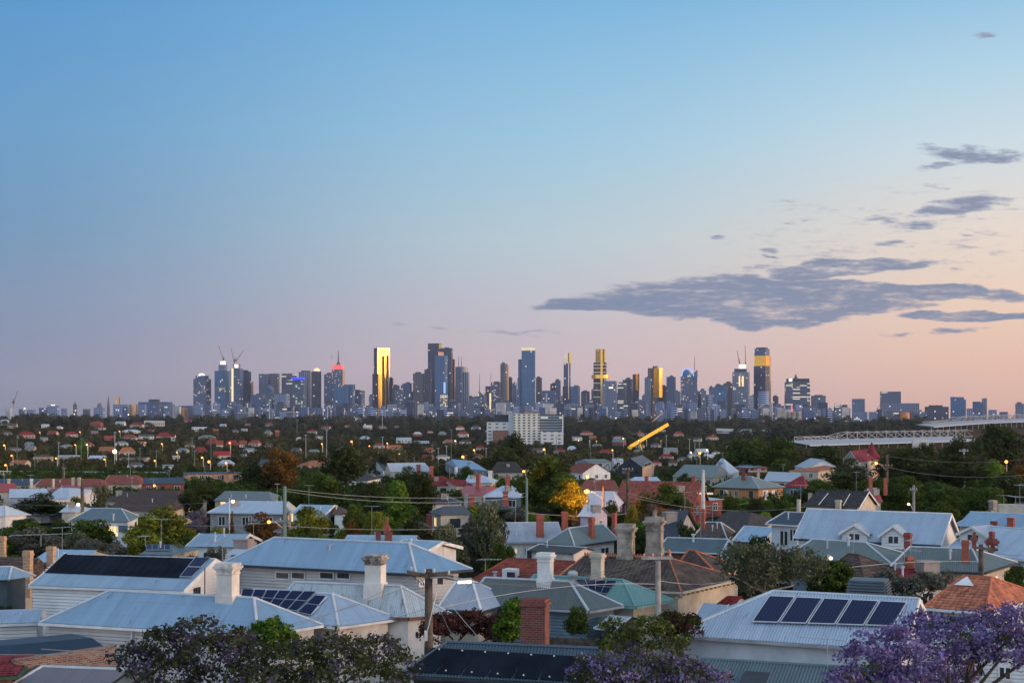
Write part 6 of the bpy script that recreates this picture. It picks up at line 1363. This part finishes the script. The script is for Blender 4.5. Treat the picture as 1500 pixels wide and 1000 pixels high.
# middle distance, one by one
for a in (('dark green round tree at the left edge below the white houses', 36, 757, 84, 160, 'dome', L_MID, 0), ('dark round tree second from the left edge', 128, 752, 84, 155, 'dome', L_MID, 1), ('large round olive tree catching the light, left', 238, 735, 114, 150, 'dome', L_LIT, 2), ('low olive tree in front of the large round olive tree', 215, 774, 66, 130, 'wide', L_LIT, 3),
          ('low grey-green shrub tree behind the pool mat roof', 165, 792, 80, 112, 'wide', L_GREY, 0), ('feathery bush between the pool mat roof and pale blue roof', 262, 797, 70, 112, 'wide', L_GUM, 1), ('small silver-green tree left of the large blue hip', 318, 795, 46, 108, 'gum', L_GREY, 2), ('lilac-leaved small tree left of the stone-block house', 291, 744, 34, 190, 'round', L_LILAC, 0),
          ('narrow orange-lit cypress before the stone-block house', 340, 747, 9, 175, 'flame', L_BROWN, 0), ('orange-lit dark tree around the left sodium lamp', 386, 750, 62, 158, 'wide', L_BROWN, 1), ('small conifer at the foot of the orange-lit tree', 384, 768, 18, 140, 'flame', L_BROWN, 1), ('round olive tree left of the white gabled cottage', 452, 738, 66, 165, 'dome', L_LIT, 0),
          ('copper-brown street tree glowing in lamp light', 412, 654, 66, 330, 'round', L_BROWN, 0), ('dark low trees at the foot of the copper-brown tree', 370, 676, 60, 330, 'wide', L_DARK, 2), ('tallest dark gum tree left of centre', 502, 645, 78, 300, 'tall', L_DARK, 0), ('dark lower crown beside the tallest gum tree', 470, 690, 64, 260, 'round', L_MID, 3), ('dark tree tucked behind the bright green conifer', 540, 700, 50, 255, 'round', L_DARK, 1),
          ('bright green conical tree at centre-left', 583, 698, 82, 190, 'cone', L_BRIGHT, 0), ('dark tree behind the bright green conical tree', 618, 686, 58, 230, 'round', L_DARK, 2), ('yellow-green small tree left of the red urn chimney', 548, 742, 34, 150, 'round', L_LIT, 1), ('rusty shrub between olive tree and red urn chimney', 515, 760, 44, 140, 'wide', L_BROWN, 2), ('dark green tree in front of the bright conical tree', 520, 732, 40, 175, 'round', L_MID, 1),
          ('pale olive gum with rounded clumps right of the red chimneys', 655, 752, 66, 108, 'dome', L_GUM, 1), ('tall grey-green gum left of the terrace roof', 716, 726, 66, 118, 'tall', L_GUM, 0), ('dark gum between the two olive gums', 684, 745, 46, 135, 'gum', L_GREY, 1), ('green under-crown at the foot of the tall grey-green gum', 735, 790, 44, 108, 'round', L_MID, 0), ('big spreading tree beside the bright orange lamp', 798, 655, 106, 219, 'tall', L_MID, 2),
          ('lamp-lit golden tree face beside the orange lamp', 836, 694, 60, 211, 'tall', L_LIT, 1), ('pale flowering tree below the big spreading tree', 765, 742, 70, 200, 'wide', L_GREY, 3), ('lone dark umbrella-crowned pine left of the apartment block', 752, 629, 48, 620, 'dome', L_DARK, 3), ('dark hedge-like tree below the umbrella pine', 735, 652, 70, 560, 'wide', L_DARK, 0), ('small bush by the bright blue hip roof', 684, 681, 22, 420, 'round', L_MID, 3), ('dark bush over the red roofs, centre', 598, 683, 50, 330, 'wide', L_DARK, 1), ('small dark bush below the red roof wall', 668, 714, 34, 250, 'round', L_MID, 2),
          ('dark broad tree in front of the red tiled brick house', 975, 706, 90, 205, 'wide', L_MID, 3), ('golden-lit shrub around the tall crossarm pole', 928, 735, 34, 178, 'wide', L_GOLD, 0), ('pinkish brown bush right of the golden shrub', 958, 738, 50, 172, 'wide', leafmat('leaf_pinkbrown', (.10, .06, .045), (.18, .12, .09)), 1), ('dark bush under the pinkish white roof', 895, 732, 50, 190, 'wide', L_DARK, 2), ('round dark bush before the navy sheet roof', 1003, 761, 36, 122, 'round', L_DARK, 0), ('wide dark bush left of the pale blue weatherboard house', 1110, 771, 62, 110, 'dome', L_DARK, 1), 
          ('dark round bush under the orange house, left one', 1070, 723, 32, 225, 'round', L_MID, 0), ('dark round bush under the orange house, middle one', 1107, 727, 32, 218, 'round', L_DARK, 2), ('dark round bush right of the orange house', 1150, 729, 32, 215, 'round', L_MID, 1), ('shrub before the grey hip verandah', 1003, 692, 32, 370, 'wide', L_DARK, 3),
          ('large dark green tree behind the pyramid roof', 1098, 632, 92, 540, 'dome', L_MID, 1), ('mid-green round tree right of the large dark tree', 1145, 637, 60, 520, 'round', L_MID, 2), ('dark spreading tree left of the turreted villa', 1205, 650, 80, 540, 'wide', L_DARK, 0), ('deep green hedge tree below the maroon pyramid', 1205, 702, 90, 260, 'wide', L_MID, 1), ('olive-green tree above the tudor roof', 1265, 703, 70, 258, 'wide', L_MID, 2),
          ('very dark tree right of the turreted villa', 1328, 645, 96, 400, 'dome', L_DARK, 1), ('dark green tree mass behind the crossarm pole at right', 1400, 660, 100, 330, 'tall', L_DARK, 1), ('green round tree left of the cross-shaped pole', 1322, 694, 76, 235, 'round', L_MID, 3), ('leafy tree right of the cross-shaped pole', 1382, 710, 60, 215, 'round', L_MID, 0), ('big tree reaching the skyline at the right edge', 1465, 611, 100, 480, 'tall', L_DARK, 3), ('tree left of the big skyline tree, before the grandstand end', 1405, 634, 62, 500, 'dome', L_DARK, 2), ('small round tree before the grandstand', 1358, 643, 26, 520, 'round', L_DARK, 1),
          ('light green flat-topped tree under the big skyline tree', 1455, 672, 56, 330, 'wide', L_BRIGHT, 2), ('dark tree at the right edge above the stone chimney', 1475, 690, 84, 250, 'dome', L_DARK, 0), ('brownish tree at the right edge under the street light', 1490, 678, 44, 300, 'round', L_BROWN, 3), ('dark tree hiding the foot of the turreted villa', 1243, 671, 60, 372, 'wide', L_DARK, 1), ('dark undergrowth tree behind the tudor house', 1240, 681, 84, 330, 'wide', L_DARK, 3), ('leafy tree above the roof with red chimneys, right', 1440, 708, 60, 225, 'round', L_MID, 1), ('green bush at the right edge beside the near pole', 1488, 822, 40, 84, 'round', L_MID, 2), ('dark tree behind the red roofs left of the warehouse', 810, 672, 60, 330, 'round', L_DARK, 3),
          ('thin pale-stemmed tree with hanging leaves, left', 149, 702, 34, 215, 'gum', L_GUM, 3), ('low dark hedge left of the thin pale-stemmed tree', 60, 722, 90, 225, 'wide', L_DARK, 1), ('dark shrubs right of the thin pale-stemmed tree', 110, 726, 50, 222, 'wide', L_MID, 3), ('dark tree at the foot of the flat roofed tan house', 300, 706, 60, 245, 'wide', L_DARK, 2), ('dark garden trees beside the grey lit-window house', 280, 716, 40, 225, 'round', L_DARK, 3), ('dark tree right of the grey lit-window house', 440, 706, 60, 235, 'round', L_MID, 2), ('yellow-green lamp-lit tree in the far park', 571, 664, 26, 700, 'wide', L_BRIGHT, 1), ('round green tree crown left of the floodlight', 120, 640, 20, 1000, 'dome', L_BRIGHT, 0), ('dark clipped hedge tree near the left rail', 280, 674, 18, 480, 'dome', L_DARK, 1)):
    lab, px, yt, w, Y, kind, m, k = a
    tree(lab, px, yt, w, Y, kind, m, k, trunk=.06 if kind in ('dome', 'cone', 'flame') else (.12 if kind in ('round', 'wide') else .16))
# low garden trees and shrubs that fill the gaps between the roofs, each one an object
rng_ = np.random.default_rng(51); made = 0
while made < 250:
    Y = 112 * (275 / 112) ** rng_.random(); px = rng_.uniform(-30, 1530); x = (px - CX) / F * Y; g = h(x, Y); s = rng_.uniform(2.2, 5.6); hh = s * rng_.uniform(.65, 1.05); hw = s * .45 / Y * F; yt = HY - (g + hh * .95 - CZ) / Y * F
    if any(a_ - hw < px < b_ + hw and Y < Y_ + s * .6 and yt < d_ - 1.0 for a_, b_, c_, d_, Y_ in RECTS): continue
    zone = ('left', 'leafy garden shrub filling a gap between roofs in the left third') if px < 500 else (('centre', 'leafy garden shrub filling a gap between roofs in the middle third') if px < 1000 else ('right', 'leafy garden shrub filling a gap between roofs in the right third'))
    tree(zone[1], px, yt, s / Y * F, Y, ['wide', 'round', 'dome', 'gum'][rng_.integers(4)], [L_MID, L_DARK, L_MID, L_LIT, L_GUM, L_DARK, L_BRIGHT, L_GREY, L_BROWN][rng_.integers(9)], int(rng_.integers(4)), .08, 'shrub', 'shrub', group='garden shrubs between the roofs, ' + zone[0]); made += 1
# the woods: trees nobody could count
def wood(label, boxes, seed, mat, sz=(9, 15)):
    """boxes: (px0, px1, Y0, Y1, how many)"""
    rng = np.random.default_rng(seed); P, N, S, Tn = [], [], [], []
    base = [crown_points(np.random.default_rng(seed * 10 + i), 12, 420, (.17, .27), 'dome') for i in range(5)]
    for x0, x1, Y0, Y1, n in boxes:
        for _ in range(n):
            Y = Y0 * (Y1 / Y0) ** rng.random(); px = rng.uniform(x0, x1); x = (px - CX) / F * Y; g = h(x, Y); s = rng.uniform(*sz); hh = s * rng.uniform(.7, 1.15)
            hw = s * .45 / Y * F; yt = HY - (g + hh * .85 - CZ) / Y * F
            if any(x0_ - hw < px < x1_ + hw and Y < Y_ + s and yt < y1_ - 1.5 for x0_, x1_, y0_, y1_, Y_ in RECTS): continue
            p, q, t = base[rng.integers(5)]; a = rng.uniform(0, 6.28); c, d = math.cos(a), math.sin(a); R = np.array([[c, -d, 0], [d, c, 0], [0, 0, 1]])
            P.append((p @ R.T) * np.array([s, s, hh]) + np.array([x, Y, g - hh * .08])); N.append(q @ R.T); S.append(np.full(len(p), s * .10)); Tn.append(np.clip(t * .5 + rng.random() ** 1.5 * .6, 0, 1))
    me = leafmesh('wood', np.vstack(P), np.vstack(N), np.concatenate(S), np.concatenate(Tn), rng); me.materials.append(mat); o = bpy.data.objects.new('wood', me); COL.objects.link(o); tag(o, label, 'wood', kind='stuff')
wood('dark far woodland under the left skyline', [(-150, 330, 2300, 4300, 480), (300, 720, 1900, 4300, 560)], 1, L_FAR, (10, 29))
wood('dark far woodland under the right skyline', [(700, 1160, 1900, 4300, 480), (1140, 1620, 1700, 4200, 330)], 2, L_FAR, (10, 28))
wood('dark suburban tree cover on the left slope', [(-150, 460, 640, 2300, 1500), (440, 760, 560, 1900, 480)], 3, leafmat('leaf_suburb', (.022, .030, .014), (.115, .105, .045)), (8, 14))
wood('low dark shrubs between the houses of the left slope', [(-150, 470, 600, 2300, 2600), (440, 1100, 520, 1500, 900)], 6, leafmat('leaf_suburb', (.022, .030, .016), (.055, .062, .025)), (2.6, 5.0))
wood('dark suburban tree cover on the right', [(760, 1080, 560, 1900, 330), (1050, 1620, 600, 1600, 200), (1170, 1560, 620, 1000, 150)], 4, leafmat('leaf_suburb', (.022, .030, .014), (.115, .105, .045)), (8, 14))
wood('garden shrubs and low trees between the houses', [(-320, 1850, 270, 420, 950), (-80, 520, 280, 620, 600), (500, 1600, 240, 560, 700), (1500, 1900, 60, 270, 130), (-420, -40, 60, 270, 130)], 5, L_MID, (2.6, 6.2))
# ------------------------------------------------------------------ poles, wires, lamps
POLEW = plain('old_pole_timber', (.11, .085, .07), .95, .35, 2); LAMPO = glow('sodium_lamp', (1, .40, .07), 3.2); LAMPW = glow('white_lamp', (1, .80, .48), 3.6); CER = plain('ceramic_insulator', (.45, .43, .42), .3, .1)
def pole(label, px, yt, Y, r, mat, arms=(), lamp=None, yb=None, ins=2, name='power_pole', cat='power pole', lean=0.0, stay=None):
    p = UD(px, yt, Y); g = h(p.x, Y) if yb is None else UD(px, yb, Y).z; root = thing(name, label, cat, (p.x, Y, g))
    mb = MB(); mb.tube([(p.x + lean, Y, g - .5), p], [r * 1.25, r], 10); mb.build('pole', mat, root)
    for y, x0, x1, sl in arms:
        a, b = UD(x0, y, Y - r - .08), UD(x1, y + sl, Y - r - .08); d = (b - a); mb = MB(); w = r * .55
        mb.obox(a - Vector((0, 0, w)), d, (0, w * 1.6, 0), (0, 0, w * 2)); mb.build('crossarm', TIMBER if mat is POLEW else mat, root)
        n = ins * 2
        for i in range(n):
            q = a.lerp(b, (i + .3) / (n - .4)) + Vector((0, w, w)); mb = MB(); s = r * .35
            mb.lathe(q, [(s * .3, 0), (s * .3, s), (s, s * 1.2), (s * .7, s * 2), (s, s * 2.3), (s * .5, s * 3.2), (.001, s * 3.3)], 8); mb.build('insulator', CER, root)
    if lamp:
        lx, ly, m, pw, size = lamp; size *= .40; q = UD(lx, ly, Y - .5); mb = MB(); s = UD(px, ly + 12, Y); mb.tube([s, s.lerp(q, .6) + Vector((0, 0, .35)), q], r * .3, 6); arm = mb.build('lamp_arm', STEEL, root)
        mb = MB(); mb.lathe(q, [(.001, -size * .9), (size * .7, -size * .6), (size, 0), (size * .7, size * .5), (.001, size * .8)], 10); mb.build('lamp_head', m, arm)
        if pw: ld = bpy.data.lights.new('lamp_light', 'POINT'); ld.energy = pw; ld.color = (1, .34, .045) if m is LAMPO else (1, .82, .55); ld.shadow_soft_size = size; lo = bpy.data.objects.new('lamp_light', ld); COL.objects.link(lo); lo.location = q + Vector((-1.0 if pw > 5000 else 0, -.9, -size - .5)) - root.location; lo.parent = root
    if stay: mb = MB(); mb.tube([UD(*stay[0], Y), UD(*stay[1], Y - 4)], .012, 4); mb.build('stay_wire', WIREL, root)
    return root
def wire(label, a, b, sag=.4, r=.011, mat=None):
    a, b = UD(*a), UD(*b); n = 14; mb = MB(); mb.tube([a.lerp(b, i / n) - Vector((0, 0, sag * 4 * (i / n) * (1 - i / n))) for i in range(n + 1)], r, 4)
    o = mb.build('power_line', mat or WIREM, loc=a); tag(o, label, 'wire')
R1 = pole('thick old timber power pole with a lit tube lamp', 628, 833, 56, .155, POLEW, [(838, 596, 628, 6), (841, 629, 664, 5)], None, yb=975, ins=1)
mb = MB(); s, q = UD(630, 846, 55.8), UD(672, 850, 55); mb.tube([s, s.lerp(q, .6) + Vector((0, 0, .1)), q], .03, 6); arm = mb.build('lamp_arm', STEEL, R1)
q0, q1 = UD(670, 850, 55), UD(691, 849, 55); mb = MB(); mb.obox(q0 + Vector((0, 0, -.02)), q1 - q0, (0, .16, 0), (0, 0, .09)); mb.build('lamp_hood', STEEL, arm)
mb = MB(); mb.tube([q0 + Vector((.02, .08, -.07)), q1 + Vector((-.02, .08, -.07))], .06, 8); mb.build('lamp_head', glow('tube_lamp', (1, .82, .52), 4), arm)
ld = bpy.data.lights.new('lamp_light', 'POINT'); ld.energy = 12; ld.color = (1, .82, .55); ld.shadow_soft_size = .2; lo = bpy.data.objects.new('lamp_light', ld); COL.objects.link(lo); lo.location = (q0 + q1) / 2 + Vector((0, 0, -.35)) - R1.location; lo.parent = R1
mb = MB(); a = UD(629, 842, 55.8); mb.box((a.x + .45, a.y - .1, a.z - .35), (.22, .22, .3)); mb.box((a.x - .12, a.y - .15, a.z - 3.4), (.16, .1, .5)); mb.build('switch_box', DARK, R1)
mb = MB(); mb.box((UD(624, 938, 55.7)), (.13, .03, .42)); mb.build('pole_sign', WHITE, R1)
mb = MB(); mb.tube([UD(641, 862, 55.8), UD(622, 940, 53)], .014, 4); mb.build('stay_wire', WIREL, R1)
for i in range(3): mb = MB(); mb.tube([UD(600 + i * 12, 839 + i * 2, 55.6), UD(626, 862, 55.8)], .012, 4); mb.build('arm_brace', DARK, R1)
pole('slim concrete power pole in front of the mossy villa', 964, 815, 62, .12, CONC, [(817, 940, 986, 0)], None, yb=950, ins=2)
mb = MB(); mb.box(UD(965.5, 935, 61.8), (.16, .03, .28)); o = mb.build('pole_sign', plain('pale_blue_sign', (.4, .55, .7)), loc=UD(965.5, 935, 61.8)); tag(o, 'tiny pale blue plate fixed on the slim concrete pole', 'sign')
pole('green-grey pole with a crossarm right of the sodium lamp', 417, 712, 135, .17, GREENP, [(763, 407, 426, 0)], (394, 764, LAMPO, 60, .5), ins=1)
pole('brown timber pole with a level top crossarm right of the orange lamp', 919.5, 685, 190, .22, POLEW, [(689, 911, 928, 0)], ins=2)
pole('white pole standing before the red tiled gable', 1030, 688, 190, .20, plain('white_pole', (.5, .5, .5)), [], yb=748)
pole('timber pole with an orange lamp above the small maroon roof', 1299.5, 665, 245, .22, POLEW, [(683, 1292, 1308, 0)], (1283.5, 678, LAMPO, 60, .75))
pole('cross-shaped pole among green trees on the right', 1338.5, 710, 190, .17, plain('dull_pole', (.2, .2, .2)), [(717, 1333, 1344, 0)], (1331, 738, LAMPW, 20, .5))
pole('dark pole with a wired crossarm in front of the grey-green hip', 1437, 797, 78, .13, POLEW, [(802, 1430, 1462, 3)], yb=850, ins=2)
pole('green-grey lamp pole left of the big spreading tree', 771.5, 700, 150, .13, GREENP, [], (767, 690, LAMPO, 10, .4))
pole('grey pole with curved lamp brackets by the orange brick house', 1110.5, 686, 300, .3, plain('grey_pole', (.3, .3, .3)), [(690, 1096, 1124, 0)], (1078, 710, LAMPO, 700, .6), ins=2)
pole('slim pole with a small crossbar before the far grandstand trees', 1412, 657, 360, .25, plain('grey_pole', (.3, .3, .3)), [(660, 1405, 1419, 0)])
pole('dark timber pole on the left, right of the stepped pale roof', 120.5, 702, 200, .22, POLEW, [], (114.5, 738.5, LAMPW, 60, .7))
pole('dark thin pole before the pale green railing', 92.5, 678, 420, .3, POLEW, [])
pole('pole carrying the bright orange lamp beside the golden tree', 884, 712, 206, .14, POLEW, [], (860, 719, LAMPO, 11000, .95))
pole('pole with a white star-like lamp by the leafy tree', 1213, 812, 74, .08, STEEL, [], (1217, 817, LAMPW, 50, .27))
pole('short pole with a white lamp over the stone-block house', 336, 729, 185, .07, STEEL, [], (341, 734, LAMPW, 60, .65))
for x, y, Y, m, s, what in ((168, 661, 900, LAMPW, 3.0, 'dazzling white'), (226, 711, 300, LAMPO, .55, 'orange'), (303, 694, 520, LAMPO, 1.0, 'orange'), (1474, 676, 330, LAMPO, .8, 'warm'), (1025, 663.5, 560, LAMPO, 1.1, 'orange'), (678, 669, 560, LAMPO, 1.2, 'orange'), (797, 658, 560, LAMPO, .9, 'orange'), (6, 652, 900, LAMPO, 1.2, 'orange'), (17, 667, 700, LAMPO, .9, 'orange'), (8, 681, 560, LAMPO, .9, 'orange'), (58, 633, 1900, LAMPO, 1.8, 'orange'), (117, 632.5, 1900, LAMPO, 1.6, 'orange'), (127, 651, 900, LAMPW, 1.0, 'white'), (110, 651.5, 900, LAMPO, .8, 'orange'), (82, 671, 640, LAMPO, .8, 'orange'), (153, 672.5, 640, LAMPO, .8, 'orange'), (175, 631.5, 1800, LAMPO, 1.6, 'orange'), (237, 650, 1000, LAMPO, 1.0, 'orange'), (226.5, 674.5, 640, LAMPO, .8, 'orange'), (259, 662.5, 800, LAMPO, .7, 'orange'), (296, 670, 640, LAMPO, .9, 'orange'), (306, 676, 600, LAMPO, 1.2, 'orange'), (331, 678, 600, LAMPO, .8, 'orange'), (336.5, 648.5, 1050, LAMPO, 1.3, 'orange'), (471.5, 650, 950, LAMPO, 1.0, 'orange'), (515, 646.5, 950, LAMPO, 1.3, 'orange'), (553, 663.5, 650, LAMPO, 1.0, 'orange'), (584.5, 665, 640, LAMPO, 1.1, 'orange'), (567, 649, 1000, LAMPO, .9, 'orange'), (541, 653, 900, LAMPO, .8, 'orange'), (415, 623, 3300, LAMPW, 2.8, 'white'), (440, 623.5, 3300, LAMPO, 4, 'orange'), (535, 621, 3400, LAMPW, 2.2, 'white'), (109, 606.5, 4000, LAMPW, 3.0, 'white'), (188, 607, 4000, LAMPW, 3.0, 'white'), (36, 598, 4200, LAMPW, 4.0, 'white'), (667, 645.5, 1200, LAMPW, 1.2, 'warm white'), (694.5, 659, 800, LAMPO, 1.0, 'warm'), (897, 659, 750, LAMPO, .8, 'orange'), (1012, 662.5, 640, LAMPW, .8, 'white'), (1035.5, 659, 700, LAMPW, .8, 'white'), (913, 642, 1500, LAMPW, 1.4, 'white'), (936, 645, 1300, LAMPO, 1.3, 'orange'), (1300, 0, 0, 0, 0, '')):
    if Y == 0: continue
    lab = where_label(f'{what} street lamp', x, MARKS if y > 612 else CM, '')
    p = UD(x, y, Y); g = h(p.x, Y); root = thing('street_lamp', lab, 'street lamp', (p.x + .4, Y + s, g)); mb = MB(); mb.tube([(p.x + .4, Y + s, g), (p.x + .4, Y + s, p.z - s * .2), (p.x, Y + s * .3, p.z + s * .2)], max(.1, Y * .00022), 5); mb.build('pole', STEEL, root)
    s *= .62; mb = MB(); mb.lathe(p, [(.001, -s * .8), (s * .6, -s * .5), (s * .8, 0), (s * .6, s * .5), (.001, s * .8)], 10); mb.build('lamp_head', m, root)
    if Y < 1100 and s > .38: ld = bpy.data.lights.new('lamp_light', 'POINT'); ld.energy = 90 * s * Y / 40; ld.color = (1, .34, .045) if m is LAMPO else (1, .82, .55); ld.shadow_soft_size = s; lo = bpy.data.objects.new('lamp_light', ld); COL.objects.link(lo); lo.location = p + Vector((-s * 1.5, -s * 4 - 1, -s * 2)) - root.location; lo.parent = root
rg = random.Random(9)
for i in range(46):                                                # sparks of light along the far port road
    x = rg.uniform(800, 1075); y = rg.uniform(626, 646); Y = 1500 + (646 - y) * 90; p = UD(x, y, Y); s = rg.uniform(.6, 1.1) * Y / 2000
    mb = MB(); mb.lathe((p.x, p.y, p.z), [(.001, -s * .5), (s * .8, 0), (.001, s * .5)], 6); mb.tube([(p.x, p.y + s, h(p.x, p.y)), (p.x, p.y + s, p.z)], Y * .00016, 4, 1)
    o = mb.build('street_lamp', [LAMPO if rg.random() < .4 else LAMPW, STEEL], loc=(p.x, p.y, h(p.x, p.y))); tag(o, 'tiny lamp in the cluster of lights around the yellow beam', 'street lamp', 'small lamps around the yellow beam')
for x, yt, Y in ((119, 642, 760), (168.3, 633, 900), (205, 656, 700), (281.5, 641, 700), (309, 641, 700), (188.5, 660, 700), (229, 660, 640), (448, 637, 760), (478.5, 630, 760), (560.5, 640, 760), (435, 615, 1900), (560, 603, 2400), (661, 629, 760), (654, 653, 660), (642, 656, 660), (633, 651, 640), (25, 638, 760), (86, 648, 760), (51, 664, 560), (151, 660, 700), (285, 660, 640), (712, 656, 640), (1010, 643, 1000), (1018, 644, 1000), (1024.5, 643, 1000), (937, 630, 1300), (976, 638, 1100), (815, 640, 900), (865, 641, 900), (1001, 0, 0)):
    if Y == 0: continue
    p = UD(x, yt, Y); g = h(p.x, Y); mb = MB(); mb.tube([(p.x, Y, g), p], max(.09, Y * .00020), 5); mb.box((p.x, Y, p.z - .2), (Y * .0020, .4, Y * .0004)); o = mb.build('light_mast', GREENP if int(x) % 2 else STEEL, loc=(p.x, Y, g)); tag(o, where_label('thin unlit light mast', x, MARKS), 'light mast')
# wires, each a thing hung between two supports
wire('low wire sagging from the timber pole to the left foreground', (628, 846, 56), (0, 958, 46), .9); wire('second wire from the timber pole to the left foreground', (610, 840, 56), (60, 950, 44), 1.1)
wire('pale wire from the timber pole across the olive roof to the concrete pole', (632, 893, 56), (962, 855, 62), -.35, .013, WIREL); wire('pale wire from the concrete pole towards the gum tree', (966, 850, 62), (1094, 843, 80), .3, .012, WIREL)
wire('pale wire from the timber pole left to the solar cottage', (626, 890, 56), (470, 914, 62), .25, .013, WIREL)
for i, (a, b) in enumerate((((606, 838, 56), (942, 817, 62)), ((618, 840, 56), (954, 817, 62)), ((650, 841, 56), (972, 817, 62)), ((660, 843, 56), (984, 817, 62)))): wire(('outer left', 'inner left', 'inner right', 'outer right')[i] + ' line strung from the timber pole crossarm to the concrete pole', a, b, .8, .009, plain('thin_wire', (.12, .12, .13)))
wire('wire from the timber pole down to the navy pool mat roof', (632, 846, 56), (705, 937, 54), .1, .011, WIREL); wire('short wire from the timber pole to the plum hedge', (640, 880, 56), (668, 940, 55), .1, .009)
wire('high wire across the centre-left trees, upper one', (418, 716, 135), (770, 722, 150), .7, .016, WIREL); wire('high wire across the centre-left trees, lower one', (418, 719, 135), (770, 727, 150), .9, .016, WIREL)
wire('wire right of the red urn chimney', (420, 770, 135), (700, 772, 140), .3, .018, WIREL); wire('wire from the pole to the left trees', (416, 764, 135), (120, 746, 200), 1.2, .016, WIREL)
wire('upper wire right of the crossarm pole', (921, 722, 190), (1110, 733, 240), 1.4, .016, WIREL); wire('lower wire right of the crossarm pole', (921, 727, 190), (1180, 742, 210), 1.2, .016, WIREL)
wire('long thin wire across the right dark trees', (1110, 690, 300), (1299, 683, 245), 1.2, .016); wire('wire sloping from the lamp pole to the orange-red roof', (1299, 668, 245), (1180, 694, 300), .5, .016); wire('wire right of the lamp pole over the dark trees', (1300, 684, 245), (1500, 695, 235), 1.0, .016, WIREL); wire('upper wire right of the lamp pole', (1300, 668, 245), (1500, 672, 330), 1.0, .016)
wire('pale wire from the dark pole across the maroon roof', (1436, 822, 78), (1222, 833, 74), -.15, .014, WIREL); wire('wire from the dark pole to the right edge', (1438, 812, 78), (1510, 826, 74), .2, .011); wire('second wire from the dark pole to the right edge', (1440, 802, 78), (1510, 812, 74), .2, .011)
wire('faint wire over the terrace roof and green hip', (771, 751, 150), (919, 752, 190), .3, .02, WIREL); wire('long faint wire across the far left roofs', (0, 737, 220), (306, 736, 220), .5, .018)
antenna_things = ((1212, 0),)
# aerials on the middle roofs
def aerial(label, xm, yt, yb, x0, x1, Y, sl=0):
    mb = MB(); r = max(.016, Y * .00012); mb.tube([UD(xm, yb, Y), UD(xm, yt, Y)], r * 1.2, 5); p, q = UD(x0, yt + 1, Y + .6), UD(x1, yt + 1 - sl, Y - .6); mb.tube([p, q], r, 4)
    for i in range(7): c = p.lerp(q, (i + .5) / 7); d = Vector((.2, .5, .02)) * (1 - .4 * i / 7); mb.tube([c - d, c + d], r * .6, 4)
    o = mb.build('television_aerial', STEEL, loc=UD(xm, yb, Y)); tag(o, label, 'aerial')
aerial('television aerial standing before the small silver-green tree', 326, 793, 824, 306, 338, 84, 0); aerial('television aerial left of the pale olive gum', 649, 794, 814, 638, 660, 100, 0); aerial('television aerial below the tall grey-green gum', 711, 818, 838, 700, 734, 90, 0); aerial('slanting aerial above the left dark trees', 60, 783, 800, 14, 106, 98, 3); aerial('aerial before the low olive tree on the left', 213, 784, 800, 203, 219, 115, 0); aerial('aerial over the grey-green hip by the dormers', 1325, 803, 822, 1318, 1349, 84, -3); aerial('aerial at the right edge by the stone chimney', 1495, 735, 760, 1485, 1512, 130, 0)
# the air over the plain
def haze():
    m = bpy.data.materials.new('haze'); m.use_nodes = True; nt = m.node_tree; nt.nodes.clear(); v = nt.nodes.new('ShaderNodeVolumePrincipled'); v.inputs['Color'].default_value = (.86, .90, 1, 1); v.inputs['Density'].default_value = HAZE; v.inputs['Anisotropy'].default_value = 0.0
    nt.links.new(v.outputs[0], nt.nodes.new('ShaderNodeOutputMaterial').inputs['Volume']); mb = MB(); mb.obox((-9000, -300, -30), (18000, 0, 0), (0, 14500, 0), (0, 0, 450)); o = mb.build('haze', m); tag(o, kind='stuff')
HAZE = 1.5e-5
haze()
SC.render.engine = 'CYCLES'; SC.cycles.use_denoising = True; SC.cycles.max_bounces = 5; SC.cycles.diffuse_bounces = 3; SC.cycles.glossy_bounces = 3; SC.cycles.transmission_bounces = 2; SC.cycles.volume_bounces = 0; SC.cycles.sample_clamp_indirect = 4
try: SC.cycles.denoiser = 'OPENIMAGEDENOISE'
except Exception: pass
vs = SC.view_settings; vs.view_transform = 'Standard'; vs.look = 'None'; vs.exposure = 0; vs.gamma = 1; vs.use_curve_mapping = False
